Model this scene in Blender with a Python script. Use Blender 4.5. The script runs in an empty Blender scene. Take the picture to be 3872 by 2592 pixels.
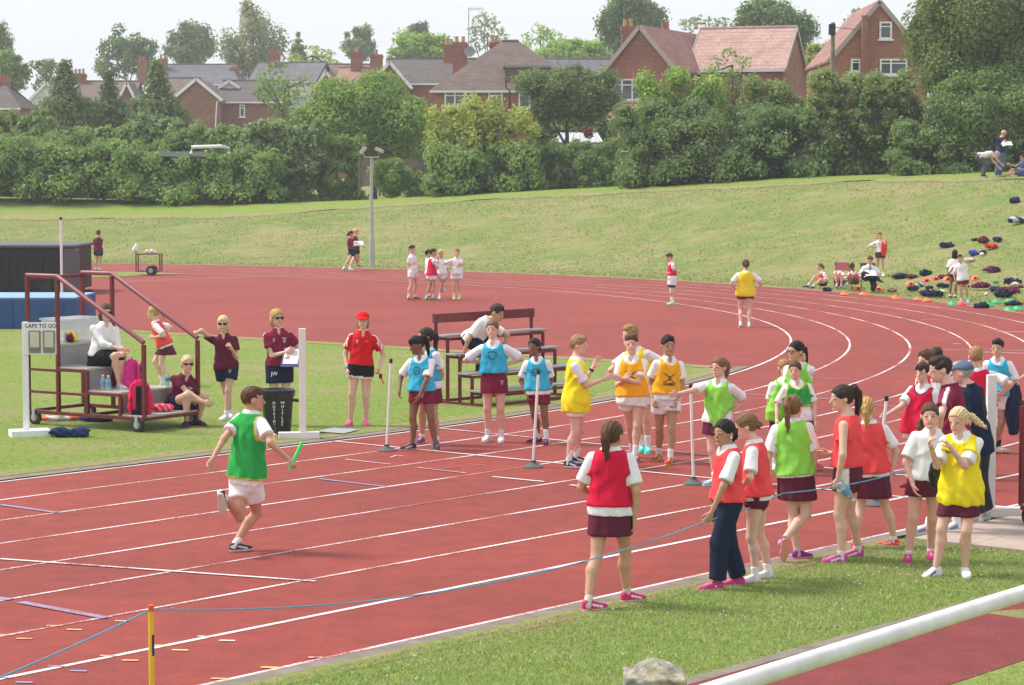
import bpy, bmesh, math, random
import numpy as np
from mathutils import Vector, Matrix
random.seed(7); RNG = np.random.default_rng(7)
S = bpy.context.scene
COL = S.collection
# ------------------------------------------------------------------ camera
F, CX, CY, HC = 8970.0, 1936.0, 1296.0, 3.44      # focal (px of the 3872 px photo), centre, camera height
YH = 674.5                                        # horizon row
PIT = math.atan((CY - YH) / F)
cam_d = bpy.data.cameras.new('camera'); cam = bpy.data.objects.new('camera', cam_d); COL.objects.link(cam)
cam_d.sensor_width = 36; cam_d.sensor_fit = 'HORIZONTAL'; cam_d.lens = 36 * F / 3872
cam_d.clip_start = 0.1; cam_d.clip_end = 8000
cam.location = (0, 0, HC); cam.rotation_euler = (math.pi / 2 - PIT, 0, 0)
S.camera = cam
S.render.resolution_x = 1024; S.render.resolution_y = 685
# ------------------------------------------------------------------ sky and sun (thin bright haze, sun high on the left)
SUN_EL, SUN_AZ = 54.0, -74.0                      # azimuth from +Y towards +X
W = bpy.data.worlds.new('World'); S.world = W; W.use_nodes = True
nt = W.node_tree; nt.nodes.clear()
o = nt.nodes.new('ShaderNodeOutputWorld'); bg = nt.nodes.new('ShaderNodeBackground')
sk = nt.nodes.new('ShaderNodeTexSky'); sk.sky_type = 'NISHITA'; sk.sun_disc = False
sk.sun_elevation = math.radians(SUN_EL); sk.sun_rotation = math.radians(SUN_AZ)
sk.air_density = 1.0; sk.dust_density = 5.0; sk.ozone_density = 1.0
mx = nt.nodes.new('ShaderNodeMix'); mx.data_type = 'RGBA'; mx.inputs[0].default_value = 0.80
mx.inputs[7].default_value = (7.0, 7.25, 7.7, 1)   # pale veil of high cloud, same brightness as the clear part
nt.links.new(sk.outputs[0], mx.inputs[6]); nt.links.new(mx.outputs[2], bg.inputs[0])
bg.inputs[1].default_value = 0.10
nt.links.new(bg.outputs[0], o.inputs[0])
sun_d = bpy.data.lights.new('sun', 'SUN'); sun = bpy.data.objects.new('sun', sun_d); COL.objects.link(sun)
sun_d.energy = 2.5; sun_d.angle = math.radians(13); sun_d.color = (1.0, 0.96, 0.90)
_e, _a = math.radians(SUN_EL), math.radians(SUN_AZ)
sdir = Vector((math.cos(_e) * math.sin(_a), math.cos(_e) * math.cos(_a), math.sin(_e)))
sun.rotation_euler = sdir.to_track_quat('Z', 'Y').to_euler()
S.view_settings.view_transform = 'Standard'; S.view_settings.look = 'None'
S.view_settings.exposure = 0.70; S.view_settings.gamma = 1.0
S.render.engine = 'CYCLES'
S.cycles.max_bounces = 6; S.cycles.transparent_max_bounces = 12; S.cycles.volume_bounces = 0

# ------------------------------------------------------------------ pixels to places
CP, SP_ = math.cos(PIT), math.sin(PIT)
def ray(px, py):
    u, v = (px - CX) / F, (CY - py) / F
    return np.array([u, CP + v * SP_, -SP_ + v * CP])
def G(px, py, z=0.0):                             # on the level z
    r = ray(px, py); return np.array([0, 0, HC]) + r * ((z - HC) / r[2])
def A(px, py, Y):                                 # at world distance Y
    r = ray(px, py); return np.array([0, 0, HC]) + r * (Y / r[1])
K = 3872 / 2342.0                                 # some positions were measured on a 2342 px wide copy
def Ad(x, y, Y): return A(x * K, y * K, Y)
# ------------------------------------------------------------------ the running track's own axes: s along the straight, n across
TH = math.radians(39.79)
DS = np.array([math.sin(TH), math.cos(TH)]); DN = np.array([-math.cos(TH), math.sin(TH)])
N0, LW, S0, RI = 21.57, 1.22, 22.3, 36.5          # inner line, lane width, end of straight, inner radius
NC = N0 + RI
def T(s, n, z=0.0):
    p = s * DS + n * DN; return (p[0], p[1], z)
def TB(r, ph, z=0.0):                             # polar about the bend's centre; ph=-90 towards the camera's straight
    return T(S0 + r * math.cos(math.radians(ph)), NC + r * math.sin(math.radians(ph)), z)
def sn_of(x, y): return x * DS[0] + y * DS[1], x * DN[0] + y * DN[1]
# bank crest and hedge foot heights, read off the photograph at assumed radii
RC, RH = 61.0, 70.0
def at_radius(xd, R):                             # distance at which the view line of column xd meets radius R
    u = (xd * K - CX) / F
    Y = 40.0
    while Y < 400:
        s, n = sn_of(u * Y, Y)
        if s > S0 and math.hypot(s - S0, n - NC) > R and Y > 55: break
        Y += 0.1
    return Y, math.degrees(math.atan2(n - NC, s - S0))
def table(pts, R):
    out = []
    for xd, yd in pts:
        Y, ph = at_radius(xd, R); out.append((ph, Ad(xd, yd, Y)[2]))
    return sorted(out)
CREST = table([(0, 500), (300, 499), (600, 493), (800, 476), (1171, 452), (1560, 434), (2000, 411), (2342, 408)], RC)
HEDGE = table([(0, 453), (300, 459), (600, 466), (800, 461), (1000, 450), (1171, 440), (1400, 430), (1560, 420), (1900, 405), (2342, 392)], RH)
def tab(t, ph):
    return np.interp(ph, [a for a, b in t], [b for a, b in t])
def sm(x): x = np.clip(x, 0, 1); return x * x * (3 - 2 * x)
def ground_z(x, y):
    x = np.asarray(x, float); y = np.asarray(y, float)
    s, n = x * DS[0] + y * DS[1], x * DN[0] + y * DN[1]
    dn, ds = n - NC, s - S0
    r = np.where(ds > 0, np.hypot(ds, dn), np.abs(dn))
    ph = np.where(ds > 0, np.degrees(np.arctan2(dn, np.maximum(ds, 1e-6))), np.where(dn > 0, 90, -90))
    hc, hh = tab(CREST, ph), tab(HEDGE, ph)
    fade = sm((ph + 88) / 30)
    t = (r - 46.8) / (RC - 46.8)
    z = hc * (0.75 * sm(t) + 0.25 * np.clip(t, 0, 1))
    z = z + (hh - hc) * sm((r - RC + 1) / (RH - RC)) + np.clip(r - RH, 0, 120) * 0.012
    return z * fade
def GT(px, py):                                   # on the terrain
    r = ray(px, py); t = 10.0
    o = np.array([0, 0, HC])
    while t < 300:
        p = o + r * t
        if p[2] <= float(ground_z(p[0], p[1])): break
        t += 0.05
    return o + r * (t - 0.02)

# ------------------------------------------------------------------ object helpers
def link(o, parent=None):
    COL.objects.link(o)
    if parent is not None: o.parent = parent
    return o
def origin_of(p):                                 # where a parent sits in the world (things are not rotated unless built locally)
    v = Vector((0, 0, 0))
    while p is not None: v += p.location; p = p.parent
    return v
def tag(o, label=None, cat=None, group=None, kind=None):
    if label: o['label'] = label
    if cat: o['category'] = cat
    if group: o['group'] = group
    if kind: o['kind'] = kind
    return o
def empty(name, loc=(0, 0, 0), label=None, cat=None, group=None, rz=0):
    o = bpy.data.objects.new(name, None); o.empty_display_size = 0.2
    o.location = loc; o.rotation_euler = (0, 0, rz); link(o); tag(o, label, cat, group); return o
def mesh_np(name, V, Fq, mat=None, parent=None, smooth=False, col=None, w=False):
    """vertices (n,3), faces (m,4) or (m,3) as one mesh object"""
    V = np.asarray(V, np.float32); Fq = np.asarray(Fq, np.int32); k = Fq.shape[1]
    if w: V = V - np.array(origin_of(parent), np.float32)
    m = bpy.data.meshes.new(name)
    m.vertices.add(len(V)); m.vertices.foreach_set('co', V.ravel())
    m.loops.add(Fq.size); m.loops.foreach_set('vertex_index', Fq.ravel())
    m.polygons.add(len(Fq)); m.polygons.foreach_set('loop_start', np.arange(len(Fq), dtype=np.int32) * k)
    if smooth: m.polygons.foreach_set('use_smooth', np.ones(len(Fq), bool))
    if col is not None:
        a = m.color_attributes.new('Col', 'FLOAT_COLOR', 'POINT')
        c = np.ones((len(V), 4), np.float32); c[:, :3] = col; a.data.foreach_set('color', c.ravel())
    m.update(calc_edges=True)
    if mat: m.materials.append(mat)
    return link(bpy.data.objects.new(name, m), parent)
class MB:
    """collects simple solids for ONE mesh object"""
    def __init__(s): s.v = []; s.f = []
    def add(s, V, Fc):
        b = len(s.v); s.v += [tuple(map(float, p)) for p in V]; s.f += [tuple(b + i for i in f) for f in Fc]; return s
    def box(s, c, d, rz=0, ax=None):
        c = np.array(c, float); d = np.array(d, float) / 2
        if ax is None:
            ca, sa = math.cos(rz), math.sin(rz); ax = np.array([[ca, sa, 0], [-sa, ca, 0], [0, 0, 1]])
        V = [c + ax[0] * d[0] * i + ax[1] * d[1] * j + ax[2] * d[2] * k for k in (-1, 1) for j in (-1, 1) for i in (-1, 1)]
        return s.add(V, [(0, 2, 3, 1), (4, 5, 7, 6), (0, 1, 5, 4), (2, 6, 7, 3), (0, 4, 6, 2), (1, 3, 7, 5)])
    def bar(s, a, b, w, h=None, up=(0, 0, 1)):
        a = np.array(a, float); b = np.array(b, float); h = w if h is None else h
        y = b - a; L = np.linalg.norm(y); y /= L; up = np.array(up, float)
        if abs(y @ up) > 0.98: up = np.array([1.0, 0, 0])
        x = np.cross(y, up); x /= np.linalg.norm(x); z = np.cross(x, y)
        return s.box((a + b) / 2, (w, L, h), ax=np.array([x, y, z]))
    def tube(s, pts, r, n=10, cap=True):
        pts = [np.array(p, float) for p in pts]; R = r if hasattr(r, '__len__') else [r] * len(pts)
        rings = []
        for i, p in enumerate(pts):
            y = pts[min(i + 1, len(pts) - 1)] - pts[max(i - 1, 0)]; y /= np.linalg.norm(y)
            up = np.array([0, 0, 1.0]) if abs(y[2]) < 0.95 else np.array([1.0, 0, 0])
            x = np.cross(y, up); x /= np.linalg.norm(x); z = np.cross(x, y)
            rings.append([p + R[i] * (x * math.cos(2 * math.pi * k / n) + z * math.sin(2 * math.pi * k / n)) for k in range(n)])
        V = [q for rg in rings for q in rg]; Fc = []
        for i in range(len(pts) - 1):
            for k in range(n): Fc.append((i * n + k, (i + 1) * n + k, (i + 1) * n + (k + 1) % n, i * n + (k + 1) % n))
        if cap: Fc.append(tuple(range(n))); Fc.append(tuple(reversed(range((len(pts) - 1) * n, len(pts) * n))))
        return s.add(V, Fc)
    def lathe(s, prof, c=(0, 0, 0), n=20):
        V = [(c[0] + r * math.cos(2 * math.pi * k / n), c[1] + r * math.sin(2 * math.pi * k / n), c[2] + z) for r, z in prof for k in range(n)]
        Fc = [(i * n + k, i * n + (k + 1) % n, (i + 1) * n + (k + 1) % n, (i + 1) * n + k) for i in range(len(prof) - 1) for k in range(n)]
        Fc.append(tuple(reversed(range(n)))); Fc.append(tuple(range((len(prof) - 1) * n, len(prof) * n)))
        return s.add(V, Fc)
    def poly(s, P): return s.add(P, [tuple(range(len(P)))])
    def build(s, name, mat=None, parent=None, smooth=False, bevel=0, w=False):
        if w: q = origin_of(parent); s.v = [(a - q.x, b - q.y, c - q.z) for a, b, c in s.v]
        m = bpy.data.meshes.new(name); m.from_pydata(s.v, [], s.f)
        if smooth:
            m.polygons.foreach_set('use_smooth', [True] * len(m.polygons))
            try: m.set_sharp_from_angle(angle=math.radians(40))
            except Exception: pass
        m.update()
        if mat: m.materials.append(mat)
        o = link(bpy.data.objects.new(name, m), parent)
        if bevel:
            b = o.modifiers.new('bevel', 'BEVEL'); b.width = bevel; b.segments = 2; b.limit_method = 'ANGLE'
        return o
def copy_tree(o, parent=None):
    c = o.copy(); COL.objects.link(c)
    if parent is not None: c.parent = parent
    for ch in list(o.children): copy_tree(ch, c)
    return c
# ------------------------------------------------------------------ materials
MATS = {}
def srgb(h):
    c = [int(h[i:i + 2], 16) / 255 for i in (0, 2, 4)] if isinstance(h, str) else [x / 255 for x in h]
    return tuple(x / 12.92 if x < 0.04045 else ((x + 0.055) / 1.055) ** 2.4 for x in c)
def _new(name):
    m = bpy.data.materials.new(name); m.use_nodes = True; n = m.node_tree.nodes; l = m.node_tree.links
    b = n['Principled BSDF']; return m, n, l, b
def _ramp(n, stops):
    r = n.new('ShaderNodeValToRGB'); e = r.color_ramp.elements
    while len(e) < len(stops): e.new(0.5)
    for k, (p, c) in enumerate(stops): e[k].position = p; e[k].color = (*c, 1) if len(c) == 3 else c
    return r
def _noise(n, l, scale, detail=4, rough=0.6, vec=None, coord='Object'):
    t = n.new('ShaderNodeTexNoise'); t.inputs['Scale'].default_value = scale; t.inputs['Detail'].default_value = detail; t.inputs['Roughness'].default_value = rough
    if vec is None:
        tc = n.new('ShaderNodeTexCoord'); vec = tc.outputs[coord]
    l.new(vec, t.inputs['Vector']); return t
def _mix(n, l, f, a, b, mode='MIX'):
    m = n.new('ShaderNodeMix'); m.data_type = 'RGBA'; m.blend_type = mode
    for s, v in ((0, f), (6, a), (7, b)):
        if hasattr(v, 'is_output') or isinstance(v, bpy.types.NodeSocket): l.new(v, m.inputs[s])
        elif s == 0: m.inputs[0].default_value = v
        else: m.inputs[s].default_value = (*v, 1)
    return m.outputs[2]
def _bump(n, l, b, h, dist=0.01, strength=0.5):
    u = n.new('ShaderNodeBump'); u.inputs['Distance'].default_value = dist; u.inputs['Strength'].default_value = strength
    l.new(h, u.inputs['Height']); l.new(u.outputs[0], b.inputs['Normal'])
def paint(name, c, rough=0.5, var=0.12, scale=6, bump=0.0, metal=0.0, spec=0.4):
    """plain colour with uneven tone"""
    if name in MATS: return MATS[name]
    m, n, l, b = _new(name)
    t = _noise(n, l, scale, 6, 0.65)
    r = _ramp(n, [(0.3, tuple(x * (1 - var) for x in c)), (0.7, tuple(min(1, x * (1 + var)) for x in c))])
    l.new(t.outputs[0], r.inputs[0]); l.new(r.outputs[0], b.inputs['Base Color'])
    b.inputs['Roughness'].default_value = rough; b.inputs['Metallic'].default_value = metal; b.inputs['Specular IOR Level'].default_value = spec
    if bump: _bump(n, l, b, t.outputs[0], bump)
    MATS[name] = m; return m
def attr_mat(name, rough=0.8, spec=0.2, noise=0.10, scale=40, bump=0.004, sheen=0.0, streak=False):
    """colour from the mesh's Col attribute with a fine uneven tone"""
    m, n, l, b = _new(name)
    a = n.new('ShaderNodeAttribute'); a.attribute_name = 'Col'
    t = _noise(n, l, scale, 3, 0.6)
    r = _ramp(n, [(0.3, (1 - noise,) * 3), (0.7, (1 + noise,) * 3)]); l.new(t.outputs[0], r.inputs[0])
    l.new(_mix(n, l, 1.0, a.outputs['Color'], r.outputs[0], 'MULTIPLY'), b.inputs['Base Color'])
    b.inputs['Roughness'].default_value = rough; b.inputs['Specular IOR Level'].default_value = spec
    if sheen: b.inputs['Sheen Weight'].default_value = sheen
    if bump:
        t2 = _noise(n, l, scale * 1.7, 4, 0.6); _bump(n, l, b, t2.outputs[0], bump, 0.6)
    MATS[name] = m; return m
# ================================================================== GROUND, TRACK
def grass_mat(name, dry=0.45, scale=1.0, hue=1.0, soft=.26):
    m, n, l, b = _new(name)
    geo = n.new('ShaderNodeNewGeometry'); pos = geo.outputs['Position']
    big = _noise(n, l, 0.16 * scale, 5, 0.6, pos); mid = _noise(n, l, 0.8 * scale, 6, 0.7, pos)
    mp = n.new('ShaderNodeMapping'); l.new(pos, mp.inputs['Vector']); mp.inputs['Scale'].default_value = (0.25, 1.2, 3.0)
    strk = _noise(n, l, 0.9 * scale, 5, 0.7, mp.outputs[0])
    fine = _noise(n, l, 9.0, 6, 0.75, pos)
    green = _ramp(n, [(0.30, (0.135 * hue, 0.200 * hue, 0.034)), (0.55, (0.210 * hue, 0.280 * hue, 0.062)), (0.75, (0.29 * hue, 0.335 * hue, 0.095))])
    l.new(fine.outputs[0], green.inputs[0])
    straw = _ramp(n, [(0.3, (0.235, 0.20, 0.095)), (0.7, (0.37, 0.315, 0.16))]); l.new(fine.outputs[0], straw.inputs[0])
    add = n.new('ShaderNodeMath'); add.operation = 'ADD'; l.new(mid.outputs[0], add.inputs[0]); l.new(big.outputs[0], add.inputs[1])
    add2 = n.new('ShaderNodeMath'); add2.operation = 'ADD'; l.new(add.outputs[0], add2.inputs[0]); l.new(strk.outputs[0], add2.inputs[1])
    dm = _ramp(n, [(0.0, (0, 0, 0)), (1.0, (1, 1, 1))])
    mr = n.new('ShaderNodeMapRange'); l.new(add2.outputs[0], mr.inputs[0])
    c = 1.5 + (0.5 - dry) * 0.9
    mr.inputs[1].default_value = c - 0.16; mr.inputs[2].default_value = c + soft; mr.inputs[3].default_value = 0.0; mr.inputs[4].default_value = 0.85
    l.new(_mix(n, l, mr.outputs[0], green.outputs[0], straw.outputs[0]), b.inputs['Base Color'])
    b.inputs['Roughness'].default_value = 0.95; b.inputs['Specular IOR Level'].default_value = 0.1
    _bump(n, l, b, fine.outputs[0], 0.05, 0.9)
    MATS[name] = m; return m
def track_mat(name='track_rubber', c=(0.250, 0.036, 0.025)):
    m, n, l, b = _new(name)
    geo = n.new('ShaderNodeNewGeometry'); pos = geo.outputs['Position']
    big = _noise(n, l, 0.22, 5, 0.6, pos); fine = _noise(n, l, 55, 3, 0.7, pos); mid = _noise(n, l, 3.0, 6, 0.75, pos)
    r1 = _ramp(n, [(0.25, tuple(x * 0.80 for x in c)), (0.75, tuple(x * 1.18 for x in c))]); l.new(big.outputs[0], r1.inputs[0])
    r2 = _ramp(n, [(0.3, (0.70, 0.70, 0.70)), (0.7, (1.28, 1.28, 1.28))]); l.new(fine.outputs[0], r2.inputs[0])
    r3 = _ramp(n, [(0.35, (0.80, 0.80, 0.80)), (0.65, (1.12, 1.12, 1.12))]); l.new(mid.outputs[0], r3.inputs[0])
    x = _mix(n, l, 1, r1.outputs[0], r2.outputs[0], 'MULTIPLY'); x = _mix(n, l, 1, x, r3.outputs[0], 'MULTIPLY')
    vo = n.new('ShaderNodeTexVoronoi'); vo.inputs['Scale'].default_value = 2.2; l.new(pos, vo.inputs['Vector'])   # bits of grit and paper
    mr = n.new('ShaderNodeMapRange'); l.new(vo.outputs['Distance'], mr.inputs[0]); mr.inputs[1].default_value = 0.035; mr.inputs[2].default_value = 0.02; mr.inputs[3].default_value = 0; mr.inputs[4].default_value = 0.5
    x = _mix(n, l, mr.outputs[0], x, (0.55, 0.42, 0.36))
    l.new(x, b.inputs['Base Color']); b.inputs['Roughness'].default_value = 0.78; b.inputs['Specular IOR Level'].default_value = 0.35
    _bump(n, l, b, fine.outputs[0], 0.006, 0.7); MATS[name] = m; return m
def line_mat(name, c=(0.78, 0.72, 0.70), wear=0.5, red=(0.30, 0.055, 0.048)):
    if name in MATS: return MATS[name]
    m, n, l, b = _new(name)
    geo = n.new('ShaderNodeNewGeometry'); pos = geo.outputs['Position']
    t = _noise(n, l, 28, 4, 0.8, pos); t2 = _noise(n, l, 0.7, 3, 0.6, pos)
    ad = n.new('ShaderNodeMath'); ad.operation = 'ADD'; l.new(t.outputs[0], ad.inputs[0]); l.new(t2.outputs[0], ad.inputs[1])
    mr = n.new('ShaderNodeMapRange'); l.new(ad.outputs[0], mr.inputs[0]); mr.inputs[1].default_value = 0.78 + (wear - .5) * .5; mr.inputs[2].default_value = 1.02 + (wear - .5) * .5
    l.new(_mix(n, l, mr.outputs[0], red, c), b.inputs['Base Color']); b.inputs['Roughness'].default_value = 0.8
    MATS[name] = m; return m
M_GRASS = grass_mat('grass_bank', 0.53, 1.5, .84, .24); M_MOWN = grass_mat('grass_mown', 0.30, 1.0, 1.08); M_LAWN = grass_mat('grass_infield', 0.40, 1.0, 1.0)
M_VERGE = grass_mat('grass_verge', 0.42, 1.6, 1.05)
M_TRACK = track_mat(); M_TRACK2 = track_mat('path_rubber', (0.20, 0.032, 0.030))
M_LINE = line_mat('line_white', (0.70, 0.61, 0.59), wear=0.62); M_LINE_B = line_mat('line_white_bright', (0.72, 0.66, 0.64), 0.42)
M_BLUE = line_mat('line_blue', (0.26, 0.26, 0.40), 0.5); M_YEL = line_mat('line_yellow', (0.75, 0.50, 0.16), 0.35); M_ORG = line_mat('line_orange', (0.75, 0.36, 0.17), 0.4)
M_KERB = paint('kerb_concrete', (0.20, 0.165, 0.135), 0.9, 0.25, 4, 0.01)
M_PAVE = paint('paving_slab', (0.42, 0.33, 0.28), 0.9, 0.2, 2.5, 0.006)
M_STRAW = grass_mat('grass_dry_edge', 0.72, 3.0)

# one terrain sheet: flat field, bank, rising ground behind, out to the horizon
gx = np.unique(np.concatenate([-np.geomspace(90, 3000, 14)[::-1], np.arange(-90, 91, .9), np.geomspace(90, 3000, 14)]))
gy = np.unique(np.concatenate([np.linspace(-3000, -30, 10), np.arange(-30, 140, .9), np.arange(140, 200, 2.0), np.geomspace(200, 4000, 16)]))
XX, YY = np.meshgrid(gx, gy, indexing='ij'); ZZ = ground_z(XX, YY) - 0.03
rr = np.hypot(XX - T(S0, NC)[0], YY - T(S0, NC)[1])
ZZ += np.where((rr > 48) & (rr < 58.5), 0.05 * np.sin(XX * 0.9 + YY * 0.4) * np.sin(YY * 0.7 - XX * 0.3) + 0.03 * np.sin(XX * 2.1 + 1.3 * YY), 0)
nx, ny = len(gx), len(gy); ii, jj = np.meshgrid(np.arange(nx - 1), np.arange(ny - 1), indexing='ij'); q = (ii * ny + jj).ravel()
g = mesh_np('ground', np.stack([XX, YY, ZZ], -1).reshape(-1, 3), np.stack([q, q + ny, q + ny + 1, q + 1], -1), M_GRASS, smooth=True); tag(g, kind='structure')

RO = RI + 6 * LW
def polar_sheet(name, r0, r1, ph0, ph1, dz, mat, nr=7, npn=160):
    r = np.linspace(r0, r1, nr); p = np.radians(np.linspace(ph0, ph1, npn)); R_, P_ = np.meshgrid(r, p, indexing='ij'); R_ = R_ + np.where((R_ == r0), .35 * np.sin(P_ * 41) + .25 * np.sin(P_ * 97 + 1), 0)
    s_, n_ = S0 + R_ * np.cos(P_), NC + R_ * np.sin(P_); X_ = s_ * DS[0] + n_ * DN[0]; Y_ = s_ * DS[1] + n_ * DN[1]; Z_ = ground_z(X_, Y_) + np.where(np.arange(nr)[:, None] == 0, -.02, dz); i, j = np.meshgrid(np.arange(nr - 1), np.arange(npn - 1), indexing='ij'); q = (i * npn + j).ravel()
    return tag(mesh_np(name, np.stack([X_, Y_, Z_], -1).reshape(-1, 3), np.stack([q, q + npn, q + npn + 1, q + 1], -1), mat, smooth=True), kind='structure')
polar_sheet('bank_top_edge', 60.3, 62.6, -45, 62, .008, M_STRAW); polar_sheet('bank_top_path', 62.2, 70.5, -45, 62, .016, M_MOWN, 9); polar_sheet('hedge_foot_soil', 70.2, 71.6, -45, 62, .03, M_STRAW, 3)
def strip(name, inner, outer, z, mat, parent=None):
    n_ = len(inner); V = [(*p[:2], z) for p in inner] + [(*p[:2], z) for p in outer]
    o = mesh_np(name, V, [(i, i + 1, n_ + i + 1, n_ + i) for i in range(n_ - 1)], mat, parent)
    return o
NO = N0 - 8 * LW                                  # outer line of the straight
# track: straight, half disc of the bend, run-off wedge, all in one plane and not overlapping
V = []; Fc = []
def add_strip(a, b):
    k = len(V); n_ = len(a); V.extend(a); V.extend(b); Fc.extend([(k + i, k + i + 1, k + n_ + i + 1, k + n_ + i) for i in range(n_ - 1)])
add_strip([T(s, NO - 0.06) for s in np.linspace(-70, S0, 20)], [T(s, N0 + 0.10) for s in np.linspace(-70, S0, 20)])
phs = np.linspace(-90, 120, 120)
arc = [TB(RO + 0.1, p) for p in phs]
add_strip([TB(0.5, p) for p in phs], arc)
ss = np.linspace(S0, S0 + 34, 40)
add_strip([T(s, NO - 0.06) for s in ss], [T(s, NC - math.sqrt(max((RO + 0.1) ** 2 - (s - S0) ** 2, 0))) for s in ss])
trk = mesh_np('running_track', V, Fc, M_TRACK); tag(trk, kind='structure')
# infield grass and the far grass tongue
lawn_in = [T(s, N0 + 0.42, 0.010) for s in np.linspace(-70, S0, 12)]
SE = 35.6
ph_e = math.degrees(math.asin((SE - S0) / (RI - 0.42)))
lawn_in += [TB(RI - 0.42, -90 + a, 0.010) for a in np.linspace(1, ph_e, 12)]
lawn_top = [T(s, 95, 0.010) for s in np.linspace(-70, SE, 24)]
o = strip('infield_grass', lawn_in, lawn_top, 0.010, M_LAWN); tag(o, kind='structure')
edge = [TB(RI - 0.25, p, 0.01) for p in np.linspace(8.6, 90, 40)]
o = strip('far_grass', edge, [T(max(SE + 2, sn_of(p[0], p[1])[0] - 0.0), 63.6) for p in edge], 0.012, M_LAWN); tag(o, kind='structure')
# kerbs, dry edges
def path_strip(name, s_pts, n_a, n_b, z, mat, h=None):
    if h: # raised kerb
        m = MB()
        for i in range(len(s_pts) - 1):
            m.box(((np.array(T(s_pts[i], (n_a + n_b) / 2)) + np.array(T(s_pts[i + 1], (n_a + n_b) / 2))) / 2) + np.array([0, 0, z + h / 2]), (abs(s_pts[i + 1] - s_pts[i]) - 0.012, abs(n_b - n_a), h), rz=math.atan2(DS[1], DS[0]))
        return m.build(name, mat)
    return strip(name, [T(s, n_a) for s in s_pts], [T(s, n_b) for s in s_pts], z, mat)
kin = strip('inner_kerb', [T(s, N0 + 0.07) for s in np.linspace(-70, S0, 8)] + [TB(RI - 0.07, -90 + a) for a in np.linspace(1, 22, 14)],
            [T(s, N0 + 0.30) for s in np.linspace(-70, S0, 8)] + [TB(RI - 0.30, -90 + a) for a in np.linspace(1, 22, 14)], 0.012, M_KERB); tag(kin, kind='structure')
kd = strip('dry_edge', [T(s, N0 + 0.30) for s in np.linspace(-70, S0, 8)] + [TB(RI - 0.30, -90 + a) for a in np.linspace(1, 21.5, 14)],
            [T(s, N0 + 0.72) for s in np.linspace(-70, S0, 8)] + [TB(RI - 0.72, -90 + a) for a in np.linspace(1, 21.2, 14)], 0.016, M_STRAW); tag(kd, kind='structure')
ke = strip('infield_end_kerb', [T(SE - 0.45, n) for n in np.linspace(24.4, 64, 10)], [T(SE + 0.02, n) for n in np.linspace(24.2, 64, 10)], 0.016, M_STRAW); tag(ke, kind='structure')
# outer side: concrete edge, verge, red path, near grass
for nm, a, b_, z, mt in (('outer_kerb', NO - 0.05, NO - 0.20, 0.010, M_KERB), ('verge_dry_edge', NO - 0.19, NO - 0.46, 0.0095, M_STRAW), ('verge', NO - 0.195, 9.375, 0.006, M_VERGE), ('path_kerb', 9.38, 9.255, 0.012, M_KERB),
                         ('side_path', 9.26, 7.90, 0.010, M_TRACK2), ('near_grass', 7.905, 2.0, 0.006, M_VERGE)):
    o = path_strip(nm, list(np.linspace(-20, 19.6 if nm.startswith('verge') else 40, 12)), a, b_, z, mt); tag(o, kind='structure')
pv = empty('paving', label=None); tag(pv, kind='structure')
base = MB().box((*T(26, 10.5)[:2], -0.01), (13.0, 1.95, 0.03), rz=math.atan2(DS[1], DS[0])).build('joint_bed', paint('joint_sand', (0.2, 0.17, 0.14), 0.95), pv)
for i in range(20):
    for j in range(3):
        MB().box((*T(19.95 + 0.62 * i, 9.85 + 0.62 * j)[:2], 0.012), (0.612, 0.612, 0.03), rz=math.atan2(DS[1], DS[0])).build('slab', M_PAVE, pv)
# painted lines are children of the track
def curve_strip(fn, ts, w, z, mat, name='lane_line'):
    return strip(name, [fn(t, -w / 2) for t in ts], [fn(t, w / 2) for t in ts], z, mat, trk)
for k in range(9):
    mt = M_LINE_B if k in (0, 7) else M_LINE; w = 0.047 if k not in (7,) else 0.058
    send = S0 if k < 7 else S0 + 30
    curve_strip(lambda t, d, k=k: T(t, N0 - k * LW + d), np.linspace(-70, send, 60), w, 0.004, mt)
    if k < 7: curve_strip(lambda t, d, k=k: TB(RI + k * LW + d, t), np.linspace(-90, 118, 140), w, 0.004, mt)
def seg_line(a, b, w, mat, z=0.008, name='marking'):
    a = np.array(a[:2]); b = np.array(b[:2]); y = (b - a) / np.linalg.norm(b - a); x = np.array([-y[1], y[0]]) * w / 2
    mesh_np(name, [(*(a - x), z), (*(b - x), z), (*(b + x), z), (*(a + x), z)], [(0, 1, 2, 3)], mat, trk)
def gp(x, y): return G(x, y)
seg_line(T(22.25, N0), T(22.25, NO), 0.05, M_LINE_B, name='finish_line')
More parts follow.
